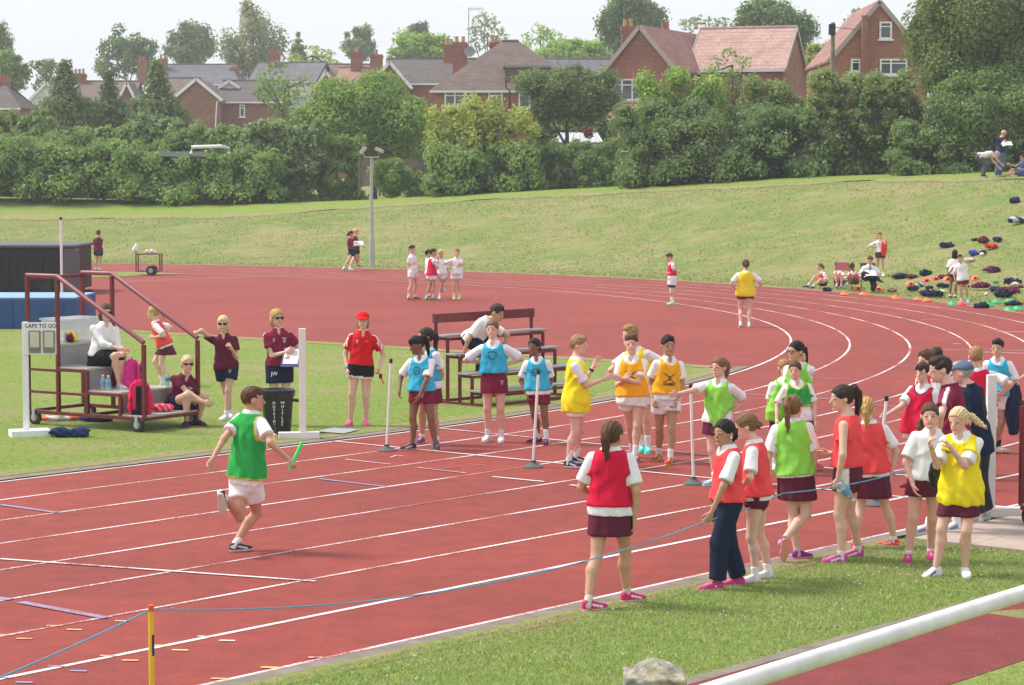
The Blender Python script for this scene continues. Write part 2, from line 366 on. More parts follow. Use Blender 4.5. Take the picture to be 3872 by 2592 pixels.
for a, b, w, mt in (((1665, 1622), (2720, 1727), .05, M_LINE), ((0, 2116), (1193, 2201), .05, M_LINE_B), ((1579, 1771), (1759, 1791), .05, M_LINE_B), ((1862, 1805), (2057, 1824), .05, M_LINE_B),
                    ((1306, 1739), (1476, 1758), .03, M_LINE), ((0, 1911), (215, 1941), .07, M_BLUE), ((1205, 1813), (1459, 1843), .05, M_BLUE), ((-60, 2258), (42, 2270), .08, M_BLUE), ((78, 2280), (402, 2340), .09, M_BLUE),
                    ((2155, 1836), (2230, 1845), .05, M_LINE_B), ((3080, 1431), (3245, 1439), .06, M_BLUE), ((2803, 1490), (2960, 1502), .06, M_BLUE), ((3090, 1508), (3300, 1523), .06, M_BLUE),
                    ((3445, 1322), (3872, 1327), .06, M_LINE), ((3720, 1333), (3872, 1338), .06, M_LINE_B), ((3392, 1384), (3480, 1388), .05, M_BLUE), ((3300, 1533), (3400, 1541), .05, M_BLUE), ((3606, 1302), (3632, 1303), .08, M_LINE_B),
                    ((3480, 1211), (3560, 1212), .05, M_LINE), ((3770, 1256), (3872, 1257), .06, M_LINE_B), ((2660, 1750), (2900, 1775), .05, M_LINE), ((3050, 1765), (3330, 1790), .05, M_LINE), ((3360, 1795), (3500, 1805), .05, M_LINE_B),
                    ((300, 1073), (1150, 1040), .06, M_LINE)):
    seg_line(G(*a), G(*b), w, mt)
# change-over boxes painted in short dashes, bottom left
sc = 1300 / 2343
for (x, y), mt in (((367, 1166), M_YEL), ((505, 1192), M_YEL), ((32, 1228), M_ORG), ((167, 1254), M_ORG), ((1076, 1301), M_YEL), ((1227, 1332), M_YEL), ((736, 1371), M_ORG), ((888, 1402), M_ORG),
                   ((383, 1442), M_BLUE), ((535, 1474), M_BLUE), ((1398, 1239), M_LINE), ((1548, 1267), M_LINE), ((2153, 1382), M_LINE), ((1834, 1450), M_YEL), ((1498, 1527), M_ORG), ((835, 1133), M_LINE), ((20, 1520), M_BLUE), ((165, 1552), M_BLUE)):
    c = G(x * sc, 1722 + y * sc); c = np.array(c[:2])
    seg_line(c - DN * 0.025 - DS * 0.0 + DN * 0.0, c - DN * 0.025 + DN * 0.05 + DS * 0.0, 0.01, mt) if False else seg_line(c - 0.06 * np.array([1, -0.12]), c + 0.06 * np.array([1, -0.12]), 0.042, mt, .006)
# (lane numbers are added with the lettering)
# ================================================================== HOUSES
def brick_mat(name, c):
    m, n, l, b = _new(name)
    tc = n.new('ShaderNodeTexCoord'); geo = n.new('ShaderNodeNewGeometry')
    mp = n.new('ShaderNodeMapping'); mp.inputs['Rotation'].default_value = (math.pi / 2, 0, 0); l.new(geo.outputs['Position'], mp.inputs[0])
    br = n.new('ShaderNodeTexBrick'); br.inputs['Scale'].default_value = 1.0; br.inputs['Brick Width'].default_value = 0.225; br.inputs['Row Height'].default_value = 0.075; br.inputs['Mortar Size'].default_value = 0.008
    br.inputs['Color1'].default_value = (*c, 1); br.inputs['Color2'].default_value = (c[0] * .7, c[1] * .62, c[2] * .6, 1); br.inputs['Mortar'].default_value = (0.34, 0.24, 0.19, 1)
    l.new(mp.outputs[0], br.inputs[0])
    t = _noise(n, l, 0.9, 6, 0.7, geo.outputs['Position']); r = _ramp(n, [(0.3, (0.78, 0.78, 0.8)), (0.7, (1.2, 1.15, 1.1))]); l.new(t.outputs[0], r.inputs[0])
    l.new(_mix(n, l, 1, br.outputs[0], r.outputs[0], 'MULTIPLY'), b.inputs['Base Color']); b.inputs['Roughness'].default_value = 0.9
    MATS[name] = m; return m
def tile_mat(name, c, row=0.11):
    m, n, l, b = _new(name)
    geo = n.new('ShaderNodeNewGeometry')
    w = n.new('ShaderNodeTexWave'); w.wave_type = 'BANDS'; w.bands_direction = 'Z'; w.wave_profile = 'SAW'; w.inputs['Scale'].default_value = 0.314 / row * 0.5; w.inputs['Distortion'].default_value = 0.4
    l.new(geo.outputs['Position'], w.inputs[0])
    t = _noise(n, l, 1.2, 6, 0.75, geo.outputs['Position']); t2 = _noise(n, l, 7, 3, 0.6, geo.outputs['Position'])
    r = _ramp(n, [(0.3, tuple(x * 0.7 for x in c)), (0.7, tuple(x * 1.3 for x in c))]); l.new(t.outputs[0], r.inputs[0])
    r2 = _ramp(n, [(0.0, (0.72,) * 3), (0.3, (1.05,) * 3)]); l.new(w.outputs[0], r2.inputs[0])
    r3 = _ramp(n, [(0.35, (0.8,) * 3), (0.65, (1.15,) * 3)]); l.new(t2.outputs[0], r3.inputs[0])
    x = _mix(n, l, 1, r.outputs[0], r2.outputs[0], 'MULTIPLY'); x = _mix(n, l, 1, x, r3.outputs[0], 'MULTIPLY')
    l.new(x, b.inputs['Base Color']); b.inputs['Roughness'].default_value = 0.85; _bump(n, l, b, w.outputs[0], 0.03, 0.6)
    MATS[name] = m; return m
B_RED = brick_mat('brick_red', (0.30, 0.085, 0.05)); B_BRN = brick_mat('brick_brown', (0.27, 0.11, 0.075)); B_ORG = brick_mat('brick_orange', (0.36, 0.12, 0.06))
R_BRN = tile_mat('tile_brown', (0.15, 0.105, 0.09)); R_SLATE = tile_mat('tile_slate', (0.13, 0.125, 0.14)); R_RED = tile_mat('tile_red', (0.30, 0.15, 0.125)); R_PINK = tile_mat('tile_pink', (0.40, 0.25, 0.21)); R_DARK = tile_mat('tile_dark', (0.11, 0.09, 0.085))
M_WHITE = paint('white_paint', (0.78, 0.78, 0.77), 0.5, 0.05); M_REND = paint('white_render', (0.72, 0.72, 0.70), 0.9, 0.08, 1.5)
M_POT = paint('chimney_pot', (0.45, 0.28, 0.15), 0.85, 0.2); M_POTR = paint('chimney_pot_red', (0.36, 0.13, 0.08), 0.85, 0.2); M_LEAD = paint('lead', (0.25, 0.26, 0.28), 0.6)
def glass_mat():
    m, n, l, b = _new('window_glass'); b.inputs['Base Color'].default_value = (0.035, 0.045, 0.05, 1); b.inputs['Roughness'].default_value = 0.06; b.inputs['Specular IOR Level'].default_value = 0.8
    t = _noise(n, l, 0.6, 2, 0.5); r = _ramp(n, [(0.4, (0.02, 0.025, 0.03)), (0.7, (0.12, 0.13, 0.13))]); l.new(t.outputs[0], r.inputs[0]); l.new(r.outputs[0], b.inputs['Base Color']); return m
M_GLASS = glass_mat()
M_BLACK = paint('black_plastic', (0.02, 0.02, 0.022), 0.5, 0.2)
class House:
    def __init__(h, name, xc, Y, label, cat='house'):
        p = Ad(xc, 400, Y); h.Y = Y; h.zg = float(ground_z(p[0], Y)) - 0.2
        h.e = empty(name, (p[0], Y, h.zg), label, cat)
    def block(h, xl, xr, ye, yr, ridge='x', depth=7.0, dY=0.0, yaw=0, wall=B_RED, roof=R_BRN, barge=None, hip=0.0, over=0.25, fascia=None):
        Y = h.Y + dY; pl, pr = Ad(xl, ye, Y), Ad(xr, ye, Y); zE = pl[2]; zR = Ad(xl, yr, Y + (depth / 2 if ridge == 'x' else 0))[2]
        w = pr[0] - pl[0]; c = np.array([(pl[0] + pr[0]) / 2, Y, 0]); ca, sa = math.cos(math.radians(yaw)), math.sin(math.radians(yaw))
        def P(x, y, z): return (c[0] + x * ca - y * sa, c[1] + x * sa + y * ca, z)
        zb = h.zg; m = MB(); W2, D_ = w / 2, depth
        if ridge == 'y':
            for y in (0, D_):
                m.poly([P(-W2, y, zb), P(W2, y, zb), P(W2, y, zE), P(0, y, zR - 0.05), P(-W2, y, zE)])
            for x in (-W2, W2): m.poly([P(x, 0, zb), P(x, D_, zb), P(x, D_, zE), P(x, 0, zE)])
            m.build('wall', wall, h.e, w=True); r = MB()
            sl = (zR - zE) / W2; o = over; t = 0.12
            for sg in (-1, 1):
                a = [(sg * (W2 + o), -o, zE - o * sl), (0, -o, zR), (0, D_ + o, zR), (sg * (W2 + o), D_ + o, zE - o * sl)]
                r.poly([P(*q) for q in a]); b = [(x, y, z + t) for x, y, z in a]; r.poly([P(*q) for q in b])
                for i in range(4): j = (i + 1) % 4; r.poly([P(*a[i]), P(*a[j]), P(*b[j]), P(*b[i])])
            rf = r.build('roof', roof, h.e, w=True)
            if barge:
                for sg in (-1, 1):
                    MB().bar(P(sg * (W2 + o), -o - 0.03, zE - o * sl + 0.02), P(0, -o - 0.03, zR + 0.02), 0.06, 0.24).build('bargeboard', barge, h.e, w=True)
        else:
            zr = zR; hp = hip
            fr = [(-W2, 0), (W2, 0), (W2, D_), (-W2, D_)]
            for i in range(4):
                (x0, y0), (x1, y1) = fr[i], fr[(i + 1) % 4]
                pts = [P(x0, y0, zb), P(x1, y1, zb), P(x1, y1, zE)]
                if i in (1, 3) and not hp: pts.append(P(x0, D_ / 2, zr - 0.05))
                pts.append(P(x0, y0, zE)); m.poly(pts)
            m.build('wall', wall, h.e, w=True); r = MB(); o = over; sl = (zr - zE) / (D_ / 2); t = 0.1
            xo = W2 + (o if hp else o)
            for sg in (-1, 1):
                y0 = -o if sg < 0 else D_ + o
                a = [(-xo, y0, zE - o * sl), (xo, y0, zE - o * sl), (W2 - hp if hp else xo, D_ / 2, zr), (-W2 + hp if hp else -xo, D_ / 2, zr)]
                b = [(x, y, z + t) for x, y, z in a]; r.poly([P(*q) for q in a]); r.poly([P(*q) for q in b])
                for i in range(4): j = (i + 1) % 4; r.poly([P(*a[i]), P(*a[j]), P(*b[j]), P(*b[i])])
            if hp:
                for sg in (-1, 1):
                    r.poly([P(sg * xo, -o, zE - o * sl + t), P(sg * xo, D_ + o, zE - o * sl + t), P(sg * (W2 - hp), D_ / 2, zr + t)])
            r.build('roof', roof, h.e, w=True)
            MB().tube([P(-(W2 - hp) if hp else -xo, D_ / 2, zr + t), P((W2 - hp) if hp else xo, D_ / 2, zr + t)], 0.11, 6).build('ridge_tiles', roof, h.e, w=True)
            MB().bar(P(-xo, -o - 0.06, zE - o * sl), P(xo, -o - 0.06, zE - o * sl), 0.12, 0.14).build('gutter', fascia or M_WHITE, h.e, w=True)
            if barge:
                for sg in (-1, 1):
                    for yy in (-o, D_ + o):
                        MB().bar(P(sg * (xo + 0.03), yy, zE - o * sl + 0.02), P(sg * (xo + 0.03), D_ / 2, zr + 0.02), 0.05, 0.22).build('bargeboard', barge, h.e, w=True)
        return P, zE, zR
    def window(h, x0, x1, y0, y1, dY=-0.06, bars=(0.5,), frame=None):
        Y = h.Y + dY; a, b = Ad(x0, y1, Y), Ad(x1, y0, Y); frame = frame or M_WHITE
        X0, X1, Z0, Z1 = a[0], b[0], a[2], b[2]; f = 0.09; m = MB()
        m.box(((X0 + X1) / 2, Y, Z1 - f / 2), (X1 - X0, 0.12, f)); m.box(((X0 + X1) / 2, Y, Z0 + f / 2), (X1 - X0, 0.12, f))
        for x in [0, 1] + list(bars):
            xx = X0 + f / 2 + (X1 - X0 - f) * x; m.box((xx, Y - 0.002, (Z0 + Z1) / 2), (f, 0.12, Z1 - Z0 - 2 * f - 0.004))
        m.box(((X0 + X1) / 2, Y - 0.003, Z0 + (Z1 - Z0) * 0.72), (X1 - X0 - 2 * f, 0.08, 0.06))
        w = m.build('window', frame, h.e, w=True)
        MB().box(((X0 + X1) / 2, Y + 0.02, (Z0 + Z1) / 2), (X1 - X0 - 0.1, 0.03, Z1 - Z0 - 0.1)).build('pane', M_GLASS, w, w=True)
        MB().box(((X0 + X1) / 2, Y - 0.06, Z0 - 0.05), (X1 - X0 + 0.2, 0.2, 0.08)).build('sill', M_WHITE, w, w=True)
    def chimney(h, xc, wpx, yt, yb, dY=3.0, n=2, brick=B_RED, pot=M_POT, pw=0.13):
        Y = h.Y + dY; a, b = Ad(xc - wpx / 2, yb, Y), Ad(xc + wpx / 2, yt, Y); w = b[0] - a[0]; cx = (a[0] + b[0]) / 2; m = MB()
        ph = 0.45; zt = b[2] - ph
        m.box((cx, Y, (a[2] + zt) / 2 - 0.15), (w, max(0.7, w * 0.8), zt - a[2] - 0.3)); m.box((cx, Y, zt - 0.22), (w + 0.12, max(0.8, w * 0.8 + 0.12), 0.16)); m.box((cx, Y, zt - 0.07), (w + 0.02, max(0.72, w * 0.8 + .02), 0.14))
        c = m.build('chimney', brick, h.e, w=True)
        for i in range(n):
            x = cx + (i - (n - 1) / 2) * w / max(n, 1) * 0.9
            MB().lathe([(pw * 1.05, 0), (pw, 0.05), (pw * .85, ph * .85), (pw, ph * .88), (pw, ph)], (x, Y, zt), 10).build('chimney_pot', pot, c, smooth=True, w=True)
h = House('house', 10, 200, 'dark roofed house with brick chimney at the far left edge'); h.block(-60, 42, 246, 192, 'x', 8, roof=R_DARK, wall=B_BRN, hip=2); h.chimney(10, 24, 172, 205, 4, 3, pot=M_POTR)
h = House('house', 88, 225, 'pale rendered gabled house showing behind a dark conifer'); h.block(66, 150, 232, 190, 'y', 8, wall=M_REND, roof=R_BRN, barge=M_WHITE)
h = House('house', 235, 215, 'long low brown roofed house between the dark conifers'); h.block(172, 300, 233, 189, 'x', 8, wall=B_BRN, roof=R_BRN); h.chimney(182, 28, 158, 192, 4, 3, pot=M_POT); h.block(270, 312, 232, 190, 'y', 5, dY=-0.8, wall=B_BRN, roof=R_BRN, barge=M_WHITE)
h = House('house', 440, 262, 'slate roofed house with three tall brick chimneys'); h.block(340, 545, 192, 150, 'x', 8, wall=B_RED, roof=R_SLATE, hip=1.2)
for x, t in ((325, 128), (373, 125), (537, 146)): h.chimney(x, 19, t, 195, 3.0, 2, pot=M_POTR)
h = House('house', 450, 195, 'brown brick gable house with white bargeboards and downpipe')
h.block(397, 503, 226, 182, 'y', 9, wall=B_BRN, roof=R_BRN, barge=M_WHITE); h.block(503, 640, 232, 188, 'x', 8, dY=2.0, wall=B_BRN, roof=R_DARK); h.block(372, 440, 226, 182, 'x', 8, dY=3.0, wall=B_BRN, roof=R_BRN)
h.block(507, 542, 198, 187, 'y', 2.5, dY=4.4, wall=M_WHITE, roof=R_DARK, barge=M_WHITE)
a, b = Ad(496, 232, 194.7), Ad(492, 300, 194.7); MB().tube([Ad(503, 231, 194.7), a, b], 0.055, 8).build('downpipe', M_WHITE, h.e, w=True); h.window(548, 560, 240, 268, 1.9, ())
h = House('house', 640, 232, 'white rendered house with slate roof and tall red chimney'); h.block(570, 720, 186, 146, 'x', 9, wall=M_REND, roof=R_SLATE, barge=paint('dark_board', (0.05, 0.05, 0.06)), yaw=-8); h.block(700, 850, 186, 150, 'x', 8, dY=3, wall=M_REND, roof=R_BRN); h.chimney(627, 25, 113, 160, 4, 3, pot=M_POTR)
h.block(724, 768, 196, 166, 'y', 5, dY=-2, wall=B_ORG, roof=R_RED, barge=M_WHITE); h.block(566, 690, 245, 228, 'x', 4, dY=-7, wall=M_REND, roof=R_SLATE)
for x in (600, 640, 665): h.window(x, x + 14, 208, 226, -0.4, ())
h = House('house', 830, 215, 'red roofed house with two brick chimneys among the treetops'); h.block(775, 905, 190, 158, 'x', 7, wall=B_RED, roof=R_RED); h.chimney(816, 26, 108, 165, 3, 1); h.chimney(861, 28, 114, 180, 1.5, 1, pot=M_POTR)
h = House('house', 900, 180, 'gabled house with white bargeboards and long dark tiled roof'); h.block(846, 936, 196, 143, 'y', 9, wall=B_ORG, roof=R_DARK, barge=M_WHITE); h.block(884, 1085, 190, 138, 'x', 9, dY=1.5, wall=B_RED, roof=R_DARK)
h.chimney(1027, 24, 90, 160, 5.5, 2); h.chimney(1052, 33, 84, 180, 1.0, 2, pw=.15)
dish = MB().lathe([(0.02, -0.1), (0.25, -0.06), (0.4, 0.04), (0.42, 0.05), (0.24, -0.03), (0.02, -0.07)], (0, 0, 0), 16); q = Ad(1074, 119, 180.2); R_ = Matrix.Rotation(math.radians(80), 3, 'X'); dish.v = [tuple(R_ @ Vector(v) + Vector(q)) for v in dish.v]
dish.build('satellite_dish', M_LEAD, h.e, smooth=True, w=True); MB().bar(Ad(1063, 125, 180.9), Ad(1074, 119, 180.5), 0.05).build('dish_arm', M_LEAD, h.e, w=True)
e = empty('television_aerial', Ad(1072, 105, 181), 'tall television aerial mast above the dark tiled roof', 'aerial')
MB().tube([Ad(1072, 112, 181), Ad(1072, 18, 181)], 0.035, 6).build('mast', M_LEAD, e, w=True); m = MB(); m.tube([Ad(1072, 21, 181), Ad(1106, 21, 181)], 0.025, 6)
for i in range(9): p = Ad(1075 + i * 3.8, 21, 181); m.bar(p - np.array([0, .1, .18]), p + np.array([0, .1, .18]), 0.02)
m.build('antenna', M_LEAD, e, w=True)
h = House('house', 1150, 150, 'brick house with steep brown hipped roof and white windows'); h.block(990, 1345, 205, 98, 'x', 9.0, wall=B_ORG, roof=R_BRN, hip=4.35, over=.2, fascia=M_WHITE); h.chimney(1131, 22, 82, 130, 6.5, 2); 
h.window(1017, 1082, 207, 250, -.06, (0.35, .7)); h.window(1117, 1150, 207, 248, -.06, ()); h.window(1186, 1242, 206, 248, -.06, (0.45,))
pd = [Ad(1156, 156, 151.6), Ad(1254, 156, 151.6)]; MB().box((*((pd[0] + pd[1]) / 2)[:2], pd[0][2] - 1.0), (pd[1][0] - pd[0][0], 2.2, 2.0)).build('dormer', R_BRN, h.e, w=True); MB().box((*((pd[0] + pd[1]) / 2)[:2], pd[0][2] + 0.06), (pd[1][0] - pd[0][0] + .3, 2.6, 0.16)).build('dormer_roof', M_LEAD, h.e, w=True)
MB().tube([Ad(1156, 180, 149.4), Ad(1158, 202, 149.4), Ad(1166, 207, 149.5), Ad(1166, 250, 149.7)], 0.05, 8).build('downpipe', M_BLACK, h.e, w=True)
h = House('house', 1345, 185, 'low grey roof glimpsed between the hipped house and the big gable'); h.block(1255, 1440, 195, 138, 'x', 8, wall=B_RED, roof=R_SLATE)
h = House('house', 1500, 140, 'large red brick house with pink tiled roof and tall chimney'); h.block(1376, 1552, 163, 62, 'y', 10, yaw=-24, wall=B_RED, roof=R_RED, barge=paint('stone_verge', (0.4, 0.33, 0.28)), over=.12)
h.block(1572, 1792, 160, 68, 'x', 8.5, dY=2.5, yaw=-16, wall=B_RED, roof=R_PINK, over=.12, barge=MATS['stone_verge']); h.chimney(1436, 29, 44, 130, 3.5, 2); h.chimney(1521, 20, 50, 130, 6, 2, pot=M_POTR)
h.window(1397, 1472, 181, 230, -.06, (0.33, .66)); h.block(1390, 1486, 282, 240, 'x', 4, dY=-3.2, wall=B_RED, roof=R_RED, over=.1)
h = House('house', 1860, 160, 'low brown roof beside the telegraph pole'); h.block(1825, 1925, 152, 128, 'x', 6, wall=B_BRN, roof=R_BRN)
h = House('house', 2030, 128, 'steep red brick gable house half hidden by the big right hand tree'); h.block(1898, 2122, 138, 5, 'y', 10, wall=B_ORG, roof=R_RED, over=.1, barge=MATS['stone_verge']); h.window(2011, 2040, 50, 90, -.06, ()); h.window(1946, 1968, 135, 165, -.06, ()); h.window(2012, 2075, 135, 172, -.06, (.4,))
p = [Ad(1978, y, 127.6) for y in (10, 180)]; MB().bar(p[1], p[0] + np.array([0, 0, -.6]), 0.35, 0.3).build('pilaster', B_RED, h.e, w=True)
# telegraph pole, greenhouse, shed, fence, goal frame
M_WOOD = paint('weathered_wood', (0.25, 0.20, 0.15), 0.9, 0.3, 3)
M_FENCE = paint('fence_panel', (0.22, 0.16, 0.13), 0.9, 0.25, 3)
e = empty('telegraph_pole', (*Ad(1906, 195, 112)[:2], float(ground_z(*Ad(1906, 195, 112)[:2]))), 'weathered wooden telegraph pole with a dark junction box near its top', 'pole')
pt = Ad(1905, 52, 112); MB().tube([(pt[0], 112, e.location.z - .2), pt], [0.14, 0.10], 10).build('pole', M_WOOD, e, smooth=True, w=True); q = Ad(1903, 68, 111.8); MB().box(q, (0.3, 0.25, 0.5)).build('junction_box', M_BLACK, e, w=True)
wl = MB(); wl.tube([Ad(1906, 63, 112), Ad(1960, 68, 118), Ad(2020, 70, 126)], 0.02, 5); wl.build('wire', M_BLACK, e, w=True)
e = empty('greenhouse', Ad(1322, 330, 128), 'small white framed greenhouse roof showing above the hedge', 'greenhouse')
def prism(xl, xr, ye, yr, Y, D_, name, mat, par):
    a, b = Ad(xl, ye, Y), Ad(xr, ye, Y); zr = Ad(xl, yr, Y + D_ / 2)[2]; m = MB(); ze = a[2]; i = 0.15 * (b[0] - a[0])
    m.add([(a[0], Y, ze), (b[0], Y, ze), (b[0], Y + D_, ze), (a[0], Y + D_, ze), (a[0] + i, Y + D_ / 2, zr), (b[0] - i, Y + D_ / 2, zr)], [(0, 1, 5, 4), (2, 3, 4, 5), (0, 4, 3), (1, 2, 5)])
    MB().box(((a[0] + b[0]) / 2, Y + D_ / 2, ze - 1.0), (b[0] - a[0] - .05, D_ - .05, 1.98)).build('walls', M_LEAD if mat is gm else B_BRN, par, w=True); return m.build(name, mat, par, w=True)
gm, n_, l_, b_ = _new('greenhouse_glass'); b_.inputs['Base Color'].default_value = (.55, .58, .6, 1); b_.inputs['Roughness'].default_value = .15; b_.inputs['Alpha'].default_value = .85
prism(1266, 1380, 326, 304, 128, 2.4, 'glass_roof', gm, e)
for k in range(7):
    x = 1268 + k * 18.3; MB().bar(Ad(x, 325, 127.95), Ad(1284 + k * 13.4, 304, 129.15), 0.05).build('glazing_bar', M_WHITE, e, w=True)
e = empty('garden_shed', Ad(1446, 330, 130), 'low maroon tiled shed roof with pale timber braces', 'shed'); prism(1412, 1480, 322, 282, 130, 3, 'shed_roof', R_RED, e)
for x0, x1 in ((1420, 1440), (1440, 1462), (1450, 1476)): MB().bar(Ad(x0, 290, 129.6), Ad(x1, 322, 129.6), 0.07).build('brace', M_WOOD, e, w=True)
e = empty('panel_fence', Ad(915, 385, 122), 'brown wooden panel fence with concrete posts behind the round bush', 'fence')
xs = [822, 868, 914, 960, 1006]
for i in range(4):
    a, b = Ad(xs[i], 400, 122), Ad(xs[i + 1], 368, 122)
    for k in range(7):
        t = (k + .5) / 7; x = a[0] + (b[0] - a[0]) * t; hh = b[2] + 0.12 * math.sin(math.pi * t)
        MB().box((x, 122, (a[2] + hh) / 2 - .3), ((b[0] - a[0]) / 7 - .012, 0.03, hh - a[2] + .6)).build('board', M_FENCE, e, w=True)
for x in xs: p = Ad(x, 367, 121.95); MB().box((p[0], 121.95, p[2] - .9), (.12, .12, 1.9)).build('post', M_KERB, e, w=True)
e = empty('goal_frame', Ad(478, 352, 120), 'white tubular goal frame poking out above the hedge', 'goal'); m = MB(); m.tube([Ad(437, 352, 120), Ad(438, 337, 120), Ad(505, 335, 120), Ad(523, 340, 121.5), Ad(524, 352, 121.5)], 0.09, 8); m.build('frame', M_WHITE, e, w=True)
e = MB().box(Ad(420, 353, 121), (2.2, 2, 0.25)); tag(e.build('shed_roof', M_LEAD), 'flat grey shed roof beside the white goal frame', 'shed')

# ================================================================== TREES AND SHRUBS
def leaf_mat():
    m, n, l, b = _new('foliage'); a = n.new('ShaderNodeAttribute'); a.attribute_name = 'Col'
    l.new(a.outputs['Color'], b.inputs['Base Color']); b.inputs['Roughness'].default_value = 0.6; b.inputs['Specular IOR Level'].default_value = 0.3
    tr = n.new('ShaderNodeBsdfTranslucent'); l.new(a.outputs['Color'], tr.inputs[0]); ms = n.new('ShaderNodeMixShader'); ms.inputs[0].default_value = 0.42
    l.new(b.outputs[0], ms.inputs[1]); l.new(tr.outputs[0], ms.inputs[2]); l.new(ms.outputs[0], n['Material Output'].inputs[0]); return m
M_LEAF = leaf_mat(); M_BARK = paint('bark', (0.10, 0.085, 0.07), 0.95, 0.3, 3)
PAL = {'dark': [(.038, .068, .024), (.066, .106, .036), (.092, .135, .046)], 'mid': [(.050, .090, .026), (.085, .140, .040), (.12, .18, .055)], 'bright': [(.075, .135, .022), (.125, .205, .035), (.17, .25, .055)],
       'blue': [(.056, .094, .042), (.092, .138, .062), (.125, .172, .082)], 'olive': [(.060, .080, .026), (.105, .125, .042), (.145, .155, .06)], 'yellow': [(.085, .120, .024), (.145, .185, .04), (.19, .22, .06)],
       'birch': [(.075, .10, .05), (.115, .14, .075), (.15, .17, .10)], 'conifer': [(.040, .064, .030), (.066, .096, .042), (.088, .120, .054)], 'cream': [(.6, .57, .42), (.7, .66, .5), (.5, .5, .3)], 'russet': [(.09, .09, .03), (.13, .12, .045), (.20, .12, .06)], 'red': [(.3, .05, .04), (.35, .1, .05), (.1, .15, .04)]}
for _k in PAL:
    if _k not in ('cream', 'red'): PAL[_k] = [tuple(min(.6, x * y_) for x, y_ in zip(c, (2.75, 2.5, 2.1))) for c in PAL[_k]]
def leaves(lobes, n, size, pal, seed, shell=0.62, up=0.15, aspect=0.6):
    rg = np.random.default_rng(seed); Ls = np.array([l[0] for l in lobes]); Rs = np.array([l[1] for l in lobes])
    wgt = (Rs[:, 0] * Rs[:, 2]); wgt = wgt / wgt.sum()
    k = rg.choice(len(lobes), int(n * 1.6), p=wgt); d = rg.normal(size=(len(k), 3)); d /= np.linalg.norm(d, axis=1)[:, None]
    rad = shell + (1.05 - shell) * rg.random(len(k)) ** 0.6; rad = np.where(rg.random(len(k)) < .16, 1.0 + .32 * rg.random(len(k)), rad); p = Ls[k] + d * Rs[k] * rad[:, None]
    keep = np.ones(len(p), bool)
    for i in range(len(lobes)):                       # nothing deep inside a neighbouring lobe
        q = np.linalg.norm((p - Ls[i]) / Rs[i], axis=1); keep &= ~((q < shell * 0.85) & (k != i))
    p, d, k = p[keep][:n], d[keep][:n], k[keep][:n]; n = len(p)
    nr = d * 0.9 + rg.normal(size=(n, 3)) * 0.5; nr[:, 2] += up; nr /= np.linalg.norm(nr, axis=1)[:, None]
    t = np.cross(nr, rg.normal(size=(n, 3))); t /= np.linalg.norm(t, axis=1)[:, None]; b = np.cross(nr, t)
    s = size * (0.55 + 0.9 * rg.random(n))[:, None]
    V = np.stack([p - t * s * .5, p + b * s * aspect * .5, p + t * s * .5, p - b * s * aspect * .5], 1).reshape(-1, 3)
    Fq = np.arange(n * 4).reshape(-1, 4)
    P_ = np.array(PAL[pal]); lob_t = rg.random(len(lobes))[k]  # random tone per lobe, widened to imitate sunlit and dark clumps
    nz = 0.5 + 0.5 * np.sin(p[:, 0] * 1.7 + seed) * np.sin(p[:, 1] * 1.3) * np.sin(p[:, 2] * 2.1 + 1)
    tt = np.clip(0.40 * nz + 0.45 * lob_t + 0.30 * rg.random(n) - .08, 0, 1)
    c = np.where((tt < .5)[:, None], P_[0] + (P_[1] - P_[0]) * (tt * 2)[:, None], P_[1] + (P_[2] - P_[1]) * (tt * 2 - 1)[:, None])
    return V, Fq, np.repeat(c, 4, 0)
SEED = [100]
def _cube_sphere(n=3):
    V, Fq = [], []
    for ax in range(3):
        for sg in (-1, 1):
            b = len(V)
            for i in range(n + 1):
                for j in range(n + 1):
                    p = [0, 0, 0]; p[ax] = sg; p[(ax + 1) % 3] = -1 + 2 * i / n; p[(ax + 2) % 3] = -1 + 2 * j / n; p = np.array(p, float); V.append(p / np.linalg.norm(p))
            for i in range(n):
                for j in range(n): Fq.append((b + i * (n + 1) + j, b + (i + 1) * (n + 1) + j, b + (i + 1) * (n + 1) + j + 1, b + i * (n + 1) + j + 1))
    return np.array(V), np.array(Fq)
CUBE_V, CUBE_F = _cube_sphere()
